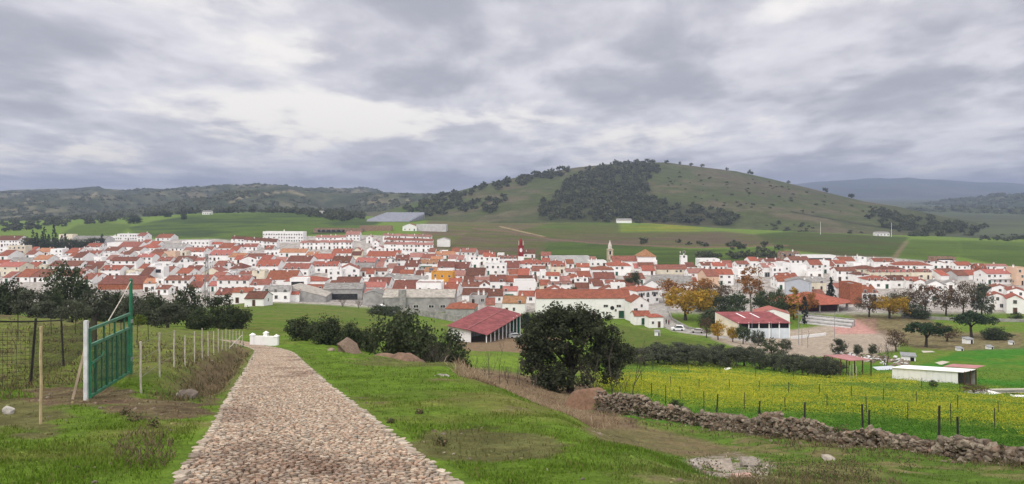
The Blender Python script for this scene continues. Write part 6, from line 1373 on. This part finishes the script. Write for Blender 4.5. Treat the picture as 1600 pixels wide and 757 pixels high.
def build_stone_wall():
    g = np.random.default_rng(51); P2 = [np.array([(px-CX)/F*Y, Y]) for px, Y in WALLP]; seg = [np.linalg.norm(b-a) for a, b in zip(P2[:-1], P2[1:])]; L_ = sum(seg); cum = np.concatenate([[0], np.cumsum(seg)])
    P2 = np.array(P2); n = 8600; s = g.random(n)*L_; x = np.interp(s, cum, P2[:, 0]); y = np.interp(s, cum, P2[:, 1])
    dx = np.interp(s+.3, cum, P2[:, 0])-np.interp(s-.3, cum, P2[:, 0]); dy = np.interp(s+.3, cum, P2[:, 1])-np.interp(s-.3, cum, P2[:, 1]); d = np.hypot(dx, dy)+1e-6
    px = CX+F*x/y; H = np.interp(px, [935,1000,1060,1120,1160,1220,1290,1310,1350,1420,1470,1530,1600,1700], [1.35,1.25,1.05,1.0,1.05,1.15,.75,.45,.80,.72,.85,.55,.50,.45])*(.45+1.0*fbm(s*.55, s*0+3, 3))
    t = g.random(n)**.8; hz = t*H; half = .52-.26*t; lat = g.uniform(-1, 1, n); lat = np.sign(lat)*abs(lat)**.5*half
    X, Y = x-dy/d*lat, y+dx/d*lat; Z = ground(X, Y)
    p = np.stack([X, Y, Z+hz-.05], -1); sz = g.uniform(.05, .115, n)*np.where(g.random(n) < .10, 1.9, 1); size = np.stack([sz*g.uniform(.9, 1.6, n), sz*g.uniform(.8, 1.2, n), sz*g.uniform(.45, .8, n)], -1)
    stones('stone_wall', p, size, rock_cols(g, n), 52, M_ROCK, 'long tumbledown dry-stone wall along the yellow field', 'wall')
    m = 420; s = g.random(m)*L_; x = np.interp(s, cum, P2[:, 0])+g.normal(0, .6, m); y = np.interp(s, cum, P2[:, 1])-abs(g.normal(0, .9, m)); sz = g.uniform(.04, .12, m)
    stones('fallen_stones', np.stack([x, y, ground(x, y)], -1), np.stack([sz*1.3, sz, sz*.6], -1), rock_cols(g, m), 53, M_ROCK, None, None, 'stuff')
build_stone_wall()
def build_pebbles():
    g = np.random.default_rng(61); X, Y = screen_points(g, 110000, 5, 45, .8, -.75, .78); Z = ground(X, Y); C = ground_colour(X, Y, Z); dry = C[:, 0]-C[:, 1]*.95; l, r = path_edges(Y)
    px, py = CX+F*X/Y, HZ+F*(CZ-Z)/Y; rk = soft_poly(px, py, [(1060,712),(1150,704),(1220,722),(1195,756),(1095,750)], 6)*(Y < 35)
    k = (np.maximum(l-X, X-r) > .2) & ((g.random(len(X)) < np.clip(dry*4.0, 0, .34)) | (g.random(len(X)) < .006) | (g.random(len(X)) < rk*.25)); X, Y, Z, C = X[k], Y[k], Z[k], C[k]; n = len(X)
    sz = (.007+.022*g.random(n)**4)*(1+Y/30); col = lerp(C*1.2, rock_cols(g, n)*.95, (g.random(n) < .32).astype(float))
    stones('pebbles', np.stack([X, Y, Z+sz*.1], -1), np.stack([sz*1.3, sz, sz*.6], -1), np.clip(col, 0, .5), 62, M_ROCK, None, None, 'stuff')
build_pebbles()
def rock(px, Y, w, h, label, seed, col=(.24,.21,.175), name='rock', cat='rock', sq=.6, n=1):
    g = np.random.default_rng(seed); p = at(px, Y); m = n
    P_ = np.array([[p.x+g.normal(0, w*.22)*(m > 1), p.y+g.normal(0, w*.15)*(m > 1), p.z+h*.3*(1 if m == 1 else g.random())] for _ in range(m)]); S = np.array([[w*.5*(1 if m == 1 else g.uniform(.4,.8)), w*.4*(1 if m == 1 else .6), h*.6*(1 if m == 1 else .6)] for _ in range(m)])
    return stones(name, P_, S, np.array([col]*m)*g.uniform(.85, 1.1, (m, 1)), seed, M_ROCK, label, cat, None, True, sq)
rock(545,61,2.1,1.1,'large brown boulder left of the dark bushes beyond the grass slope',1,(.20,.145,.11),'boulder')
rock(517,60,.7,.3,'small flat brown rock just left of the large boulder',2,(.2,.16,.12))
rock(292,16.9,.42,.2,'dark flat rock beside the earth patch near the path',3,(.12,.10,.085)); rock(281,17.2,.2,.13,'pale stone touching the dark flat rock by the path',4,(.42,.39,.35)); rock(13,13.2,.2,.12,'pale stone on the bare earth left of the nearest stake',5,(.36,.34,.31))
rock(1098,19.5,.6,.12,'broad pale slab of rock in the rocky patch below the wall',6,(.27,.24,.205)); rock(1128,18.2,.7,.17,'longest pale rock in the rocky patch, in front of the broad slab',7,(.26,.225,.19)); rock(1172,19.8,.5,.22,'small pale rock at the back of the rocky patch',8,(.25,.22,.19)); rock(1088,17.2,.4,.14,'greyish rock at the near left of the rocky patch',9,(.3,.27,.24))
rock(1294,24.5,.45,.14,'lone pale flat stone on the grass in front of the wall',10,(.28,.25,.21)); rock(690,24,.5,.12,'flat grey stone lying on the grass slope by the crest',11,(.3,.28,.25)); rock(702,34.5,1.3,.28,'pale flat rock at the corner of the grass crest',12,(.36,.33,.29))
def slab_brick():
    p = at(1160, 15.2); r = tag(empty('concrete_slab', p, .15), 'pinkish concrete slab lying at the bottom of the rocky patch', 'slab'); b = MB(); b.box(-.2,.2,-.11,.11,.0,.1); b.build('slab', mat('pink_concrete', (.42,.27,.22), .9, .15, 8.0), r)
slab_brick()
def mound(px, Y, rx, ry, h, label, col, seed, name='earth_mound'):
    p = at(px, Y); n = 40; u = np.linspace(-1.3, 1.3, n); U, V_ = np.meshgrid(u, u, indexing='ij'); d = np.hypot(U, V_)*(1+.25*(fbm(U*1.5+seed, V_*1.5)-.5)); z = h*np.clip(1-d**2.2, -.25, 1)+(fbm(U*3+seed, V_*3)-.5)*h*.25
    X, Y_ = p.x+U*rx, p.y+V_*ry; Z = ground(X, Y_)+z-.03; c = np.array(col)*(.75+.5*fbm(U*6, V_*6))[..., None]
    tag(link(name, mesh_np(name, np.stack([X, Y_, Z], -1).reshape(-1, 3), grid_faces(n, n), [tint_mat('mound_earth', .95, .9, 9, noise=.25)], True, attr={'Col': c.reshape(-1, 3)})), label, 'mound')
mound(923,55.5,2.0,1.4,1.5,'reddish earth mound where the stone wall begins',(.165,.100,.066),1); mound(640,45,1.3,1.0,.55,'low brown earth mound in front of the large dark bush',(.16,.105,.075),2); mound(612,50,1.5,1.0,.4,'flatter darker earth heap left of the low brown mound',(.17,.115,.08),3)
# ---------------------------------------------------------------- gate, fences, stakes
M_GREEN = mat('gate_green', (0.014,0.185,0.090), 0.45, 0.12, 5.0, col2=(.02,.10,.06), spec=.5); M_GREEND = mat('gate_bar_green', (0.012,0.095,0.055), 0.55, 0.15, 4.0); M_POSTW = mat('gate_post_white', (.62,.63,.64), .7, .1, 6.0)
M_CANE = mat('cane', (.47,.37,.22), .8, .15, 9.0); M_CANEW = mat('bleached_stake', (.50,.46,.39), .85, .15, 9.0); M_PLANK = mat('raw_plank', (.58,.47,.35), .85, .15, 5.0); M_WIRE = mat('rusty_wire', (.045,.04,.038), .8, .2, 3.0); M_IRON = mat('dark_iron', (.035,.032,.032), .7, .2, 5.0)
def gate():
    A = at(140, 15.2); B = at(203, 19.6); r = tag(empty('metal_gate', A), 'open green metal gate with vertical bars and a tall hinge post', 'gate')
    o = A; d = B-A; flat = Vector((d.x, d.y, 0)); L_ = flat.length; ex = flat/L_; ny = Vector((-ex.y, ex.x, 0)); hA, hB = 1.44, 1.60
    def q(u, z, v=0.0): return ex*(u*L_)+ny*v+Vector((0, 0, d.z*u+z))
    lvl = lambda u, f: .07+f*((hA+(hB-hA)*u)-.07)
    def bar(b, p, s, w, t):
        """square tube from p to s, w wide across the gate, t deep"""
        ax = (s-p).normalized(); up = ny.cross(ax).normalized(); i = len(b.v)
        for e in (p, s):
            for a, c in ((-1,-1),(1,-1),(1,1),(-1,1)): b.v.append(tuple(e+up*(a*w/2)+ny*(c*t/2)))
        for f in ((0,1,5,4),(1,2,6,5),(2,3,7,6),(3,0,4,7),(3,2,1,0),(4,5,6,7)): b.f.append(tuple(i+k for k in f)); b.m.append(0)
    fr = MB()
    for f in (0, .76, 1): bar(fr, q(.0, lvl(0, f)), q(1, lvl(1, f)), .06, .05)
    for u in (.0, .985): bar(fr, q(u, lvl(u, -.02)), q(u, lvl(u, 1.02)), .055, .055)
    fr.build('frame', M_GREEN, r)
    for i in range(1, 8):
        u = i/8; b = MB(); bar(b, q(u, lvl(u, .02)), q(u, lvl(u, .75)), .20 if i % 2 else .07, .02); b.build('bar', M_GREEND, r)
    for u in (.30, .56, .82): b = MB(); bar(b, q(u, lvl(u, .77)), q(u, lvl(u, .99)), .06, .03); b.build('short_bar', M_GREEND, r)
    m = MB()
    for i in range(1, 60): u = i/60; m.tube([q(u, lvl(u, .02), .016), q(u, lvl(u, .75), .016)], .005, 3, cap=False)
    for i in range(1, 20): f = .76*i/20; m.tube([q(0, lvl(0, f), .016), q(1, lvl(1, f), .016)], .005, 3, cap=False)
    m.build('wire_mesh', M_GREEND, r)
    b = MB(); bar(b, q(-.005, lvl(0, .50), -.05), q(.16, lvl(.16, .53), -.05), .05, .03); b.tube([q(.16, lvl(.16, .53), -.06), q(.19, lvl(.19, .60), -.10)], .016, 6); b.tube([q(.02, lvl(.02, .50), -.06), q(.02, lvl(.02, .43), -.06)], .016, 6); b.build('latch', M_GREEN, r)
    b = MB(); b.tube([q(1.03, -.4), q(1.03, 2.50)], .045, 10); b.tube([q(1.03, 2.50), q(1.03, 2.54)], [.05, .01], 10); b.build('hinge_post', M_GREEN, r)
    for z in (.35, 1.35): b = MB(); b.tube([q(1.03, z), q(1.03, z+.1)], .06, 8); b.build('hinge', M_STEEL, r)
    b = MB(); b.tube([q(1.03, 2.46), q(.72, 1.98), q(.40, lvl(.4, 1.02))], .012, 5); b.build('stay_rope', M_CANEW, r)
    p = at(134.5, 15.15); g = tag(empty('gate_post', p), 'white notched post that the green gate is tied to', 'post'); b = MB(); b.box(-.036,.036,-.036,.036,-.4,1.62); b.build('shaft', M_POSTW, g)
    for i in range(14): n = MB(); n.box(-.046,-.0365,-.02,.02,.06+i*.06,.09+i*.06); n.build('notch', M_STEEL, g)
    p = at(112, 15.3); e = at(133, 15.2)+Vector((0, 0, 1.05)); pr = tag(empty('prop_plank', p), 'raw wooden plank propped against the white gate post', 'plank'); b = MB(); w = e-p; bar(b, Vector((0,0,-.1)), w, .07, .05); b.build('plank', M_PLANK, pr)
gate()
STK = [(64,660,507),(220,603,522),(249,589,520),(272,574,516),(289,567,518),(304,563,515),(316,562,513),(325,556,518),(334,553,516),(341,551,514),(347,549,516),(353,547,514),(359,545,515),(364,544,514),(369,542.5,516),(374,541,515),(379,540,516)]
for i, (px, b_, t_) in enumerate(STK):
    Y = min(dist_at(px, b_, 9, 60), 13.5+i*3.05) if i else 12.0
    p = at(px, Y); r = tag(empty('stake', p), 'nearest bamboo stake, left of the white gate post' if i == 0 else f'{ordw(i-1)} pale stake from the green gate in the row towards the parapet', 'stake', None if i == 0 else 'stakes in the row towards the parapet')
    h = (b_-t_)/F*Y; b = MB(); k = 7 if i < 4 else 2; rad = .021 if i == 0 else .02+.0001*Y
    b.tube([(R.uniform(-.008,.008),0,-.2+(h+.2)*j/k) for j in range(k+1)], [rad*(1.12 if j % 2 else .95) for j in range(k+1)], 6); b.build('cane', M_CANE if i == 0 else M_CANEW, r)
def stake_wires():
    pts = [at(px, min(dist_at(px, b_, 9, 60), 13.5+i*3.05), .0) for i, (px, b_, t_) in enumerate(STK) if i]; r = tag(empty('wire_fence', pts[0]), 'thin wires strung along the row of pale stakes', 'fence'); o = pts[0]; b = MB()
    for h in (.35, .75, 1.1): b.tube([p-o+Vector((0, 0, h)) for p in pts], .004, 3, cap=False)
    b.build('wire', M_STEEL, r)
    q = at(357, 50)-o; e = at(378, 57)-o+Vector((0,0,1.1)); b = MB(); b.tube([q, e], .03, 5); b.build('brace', M_CANEW, r)
stake_wires()
def dark_fence():
    pp = [(-150,15.5),(-60,17),(46,19.5),(100,26),(134,33),(150,40)]; pts = [at(px, Y) for px, Y in pp]; o = pts[2]; r = tag(empty('mesh_fence', o), 'rusty wire mesh fence on leaning dark posts behind the gate', 'fence'); hs = (1.7,1.7,1.75,1.75,1.6,1.6)
    for i, (p, h) in enumerate(zip(pts, hs)): 
        ln = (.0,.0,.17,-.10,.05,.03)[i]; b = MB(); b.tube([p-o+Vector((0,0,-.3)), p-o+Vector((ln,0,h))], [.035,.03], 6); b.build('post', M_IRON, r)
    b = MB()
    for k in range(14):
        f = .05+.9*k/13; b.tube([p-o+Vector((0, 0, 1.45*f)) for p in pts], .0045, 3, cap=False)
    for a, c in zip(pts[:-1], pts[1:]):
        n = int((c-a).length/.17)
        for j in range(n): q = a.lerp(c, j/n); z = gz(q.x, q.y); b.tube([Vector((q.x,q.y,z+.05))-o, Vector((q.x,q.y,z+1.42))-o], .0045, 3, cap=False)
    b.build('wire_mesh', M_WIRE, r)
    b = MB(); b.tube([pts[0]-o+Vector((0,0,1.62)), pts[2]-o+Vector((.1,0,1.66)), pts[3]-o+Vector((0,0,1.62))], .022, 5); b.build('top_rail', M_IRON, r)
dark_fence()
for i, (px, Y, h) in enumerate([(172,44,1.5),(188,48,1.4),(214,46,1.5),(232,52,1.4),(150,52,1.5),(118,50,1.5),(28,40,1.5),(80,46,1.4)]):
    p = at(px, Y); r = tag(empty('vine_stake', p), f'{ordw(i)} thin dark stake' + (' between gate post and pale stakes' if px > 160 else ' standing in the plot behind the mesh fence'), 'stake', 'thin dark stakes in the plot'); b = MB(); b.tube([(0,0,-.2),(R.uniform(-.06,.06),0,h)], .022, 5); b.build('stake', M_IRON, r)
WP = [(1119,46.5,1.35,.10),(1183,41.5,1.25,.16),(1257,36.8,1.25,.02),(1349,33.2,1.2,-.06),(1358,34.5,.85,0),(1467,28.3,1.42,.02),(1497,29.5,.95,-.02)]
for i, (px, Y, h, ln) in enumerate(WP):
    p = at(px, Y); r = tag(empty('fence_post', p), f'{ordw(i)} dark fence post rising behind the stone wall, counted from the oak', 'post', 'dark posts along the stone wall'); b = MB(); b.tube([(0,0,-.3),(ln*.5,0,h*.5+.3),(ln,0,h+.55)], [.045,.045,.04], 7); b.build('shaft', M_IRON, r)
    if i == 1: b = MB(); b.tube([(.42,0,-.1),(ln*.8,0,h+.1)], .03, 5); b.build('brace', M_IRON, r)
FS = [(1018,64,1.3),(1040,60,1.5),(1063,66,1.2),(1100,58,1.5),(1227,56,1.3),(1163,60,1.4),(1292,58,1.25),(1354,54,1.2),(1418,50,1.25),(1486,48,1.3),(1554,45,1.3),(1002,84,1.2),(1048,86,1.2),(1092,82,1.2),(1140,84,1.2),(1186,80,1.2),(1232,80,1.2),(1280,78,1.2),(1330,76,1.2),(1380,72,1.2),(1432,70,1.2),(1496,66,1.2),(1560,62,1.2),(1020,118,1.5),(1075,116,1.5),(1125,114,1.5),(1180,112,1.5),(1240,108,1.5),(1440,96,1.4),(1500,92,1.4)]
for i, (px, Y, h) in enumerate(FS):
    p = at(px, Y); rw = 'near' if i < 11 else 'middle' if i < 23 else 'far'; k = sum(1 for q in (FS[:11] if i < 11 else FS[11:23] if i < 23 else FS[23:]) if q[0] < px)
    r = tag(empty('field_stake', p), f'{ordw(k)} thin dark stake from the oak in the {rw} row across the yellow field', 'stake', 'thin stakes in the yellow field'); b = MB(); b.tube([(0,0,-.2),(R.uniform(-.05,.05),0,h)], .02+.0002*Y, 5); b.build('stake', M_IRON, r)
for i, (px, Y, h) in enumerate([(1328,117,2.1),(1333,116,2.3),(1338,116,2.0),(1309,119,1.9)]):
    p = at(px, Y); r = tag(empty('pale_stake', p), f'{ordw(i)} tall pale stake in front of the pink-roofed shelter', 'stake', 'pale stakes before the pink shelter'); b = MB(); b.tube([(0,0,-.2),(0,0,h)], .05, 5); b.build('stake', M_CANEW, r)
# rubbish and timber at the right edge of the field
def litter(px, Y, w, h, label, m, rz=0, name='sheet', cat='sheet'):
    p = at(px, Y); r = tag(empty(name, p, rz), label, cat); b = MB(); b.slab([(-w/2,-w*.25,.05),(w/2,-w*.3,h),(w/2*.9,w*.3,h*.8),(-w/2,w*.25,.1+h*.4)], .05); b.build('panel', m, r)
litter(1533,92,3.6,.35,'white plastic sheeting dumped left of the timber pile',M_WHITE,.1,'plastic_sheet'); litter(1594,90,2.0,.3,'white sheet at the edge beside the timber pile',M_WHITE,-.2,'plastic_sheet'); litter(1137,129,1.1,.4,'white and reddish rubbish lying under the olive row',M_WHITE,.3,'plastic_sheet'); litter(1472,150,2.4,.5,'pale collapsed panel lying in the bright green field',M_CANEW,.4); litter(1450,180,2.6,.3,'pale panel at the edge of the bright green field near the pine',M_CANEW,-.2); litter(1384,138,4.0,.5,'pale blue sheet lying by the end of the long shed',WALL['B'],.1,'tarp_sheet')
def timber():
    p = at(1575, 95); r = tag(empty('timber_pile', p, .05), 'pile of grey boards at the far right of the yellow field', 'timber')
    for i in range(7): b = MB(); z = .1+.12*(i//2); b.box(-2.6+R.uniform(-.3,.3),2.4+R.uniform(-.3,.5),-.5+.5*(i % 2),-.1+.5*(i % 2),z,z+.1); b.build('board', M_CONC if i % 3 else M_CANEW, r)
timber()
def rubble():
    g = np.random.default_rng(71); n = 260; px = g.uniform(1305, 1420, n); Y = np.interp(px, [1305,1420], [176,152])+g.normal(0, 5, n); X = (px-CX)/F*Y; sz = g.uniform(.15, .55, n); stones('rubble', np.stack([X, Y, ground(X, Y)+.1], -1), np.stack([sz*1.3, sz, sz*.6], -1), lerp(rock_cols(g, n), np.array((.5, .5, .5)), (g.random(n) < .3).astype(float)), 72, M_ROCK, 'rubble and scrap heaped below the sports ground', None, 'stuff')
rubble()

def build_weeds():
    """brambles and weeds on and about the stone wall, and dark clumps in the rough ground below it"""
    g = np.random.default_rng(81); P2 = np.array([[(px-CX)/F*Y, Y] for px, Y in WALLP]); cum = np.concatenate([[0], np.cumsum(np.linalg.norm(np.diff(P2, axis=0), axis=1))])
    n = 150; s = g.random(n)*cum[-1]; x = np.interp(s, cum, P2[:, 0])+g.normal(0, .35, n); y = np.interp(s, cum, P2[:, 1])-g.uniform(-.5, .8, n); r = g.uniform(.10, .42, n)*g.random(n)**.4; up = np.where(g.random(n) < .35, .55, .12)
    q = [(1092,16.5,.35),(1112,16.0,.3),(1206,16.8,.4),(1270,15.6,.45),(1288,15.4,.3),(1240,15.8,.35),(1420,22,.4),(1330,21,.25),(690,10.2,.10),(610,12.6,.07),(655,14,.08),(210,12.5,.14),(240,11.8,.12),(195,13.2,.10),(1180,14.6,.3),(1310,14.8,.35),(1350,15.2,.3)]
    x = np.concatenate([x, [(a-CX)/F*b for a, b, c in q]]); y = np.concatenate([y, [b for a, b, c in q]]); r = np.concatenate([r, [c for a, b, c in q]]); up = np.concatenate([up, [c*.5 for a, b, c in q]])
    c = np.stack([x, y, ground(x, y)+up], -1); k = 22000; v, f = leaf_cloud(82, c, r, k, .022, .8); v = v.reshape(k, 4, 3); ctr = v.mean(1, keepdims=True); v = ctr+(v-ctr)*(ctr[:, :, 1:2]/28+.35); v = v.reshape(-1, 3)
    col = np.where((g.random(k) < .45)[:, None], np.array((.17, .125, .075)), np.array((.050, .062, .026)))*g.uniform(.6, 1.4, k)[:, None]
    tag(link('wall_weeds', mesh_np('wall_weeds', v, f, [M_BLADE], attr={'Col': np.repeat(col, 4, 0)})), 'brambles and weeds on and about the stone wall', None, None, 'stuff')
build_weeds()
# ---------------------------------------------------------------- each house's label: how it looks and where it stands among the landmarks
LANDMARKS = [(814,385,'clock tower'),(953,398,'bell tower'),(1012,408,'church'),(690,431,'ochre house'),(655,470,'factory shed'),(323,440,'lattice mast'),(100,380,'cypress hedge'),(442,369,'apartment block'),(910,475,'long hall'),(762,500,'red shed'),(1298,448,'tall conifer'),
 (1262,474,'orange-roofed hall'),(1190,508,'pavilion'),(1248,447,'blue grey gable'),(1337,455,'bare brick house'),(1380,480,'yellow tree'),(105,440,'big round tree'),(26,392,'cream block'),(694,382,'lone barn'),(1597,429,'peach block'),(455,463,'broad grey shed'),(1070,490,'broad autumn tree'),
 (890,404,'concrete hall'),(1069,407,'water tower'),(1234,394,'arched ruin'),(1174,460,'plane tree'),(669,450,'red-coped house'),(245,425,'strip-window house'),(188,448,'brick-walled roof'),(475,432,'broad red hall roof'),(136,370,'metal-roofed shed'),(1440,372,'green field track'),(1477,403,'dark field ruin'),(1050,434,'grey barn'),(820,447,'blank white wall')]
SIZE = lambda w: 'small ' if w < 6.5 else 'wide ' if w > 14 else ''
TYPE = {'g':'', 's':'lean-to ', 'e':'gable-fronted ', 'h':'hipped ', 'f':'flat-roofed '}
def label_houses():
    rows = []
    for h in HOUSES:
        if h.get('fixed'): continue
        best = sorted((math.hypot(h['px']-x, (h['py']-y)*2.2), x, y, n) for x, y, n in LANDMARKS); h['cands'] = [q for q in best if q[0] > 9][:6]; rows.append(h)
    def sector(h, x, y):
        dx, dy = h['px']-x, (h['py']-y)*2.2
        return ('left of' if dx < 0 else 'right of') if abs(dx) > abs(dy) else ('behind' if dy < 0 else 'in front of')
    for h in rows: d, x, y, n = h['cands'][0]; h['lm'] = n; h['sec'] = sector(h, x, y); h['dist'] = d
    kinds = {'house':'house','terrace_house':'terrace house','yard_shed':'shed'}
    groups = {}
    for h in rows: groups.setdefault((h['lm'], h['sec'], h['name']), []).append(h)
    for (n, s, nm), hs in groups.items():
        lx, ly = next((x, y) for x, y, q in LANDMARKS if q == n)
        allh = sorted((math.hypot(h['px']-lx, (h['py']-ly)*2.2), id(h)) for h in rows if h['name'] == nm and sector(h, lx, ly) == s and math.hypot(h['px']-lx, (h['py']-ly)*2.2) > 9)
        order = {k: i for i, (d, k) in enumerate(allh)}
        for h in hs:
            i = order[id(h)]
            rank = {0:'nearest'}.get(i, ordw(i)+' nearest')
            ty = TYPE[h['ty']]; rf = '' if h['ty'] == 'f' else f"{ROOFWORD[h['rc']]} roof"
            look = f"{SIZE(h['w'])}{WALLWORD[h['wc']]} {ty}{kinds[nm]}"; parts = [q for q in (rf, h['feat']) if q]
            t = look+(' with '+' and '.join(parts) if parts else '')+f", {rank} {kinds[nm]} {s} the {n}"
            if len(t.split()) > 16: t = look+(' with '+rf if rf else '')+f", {rank} {s} the {n}"
            if len(t.split()) > 16: t = look+f", {rank} {s} the {n}"
            tag(h['o'], t, kinds[nm] if nm != 'terrace_house' else 'house', {'house':'houses of the town','terrace_house':'terraces at the top of town','yard_shed':'yard sheds between the houses'}[nm])
label_houses()
for o in list(SC.objects):
    if o.parent is None and o.get('category') and not o.get('kind'): o['kind'] = 'thing'
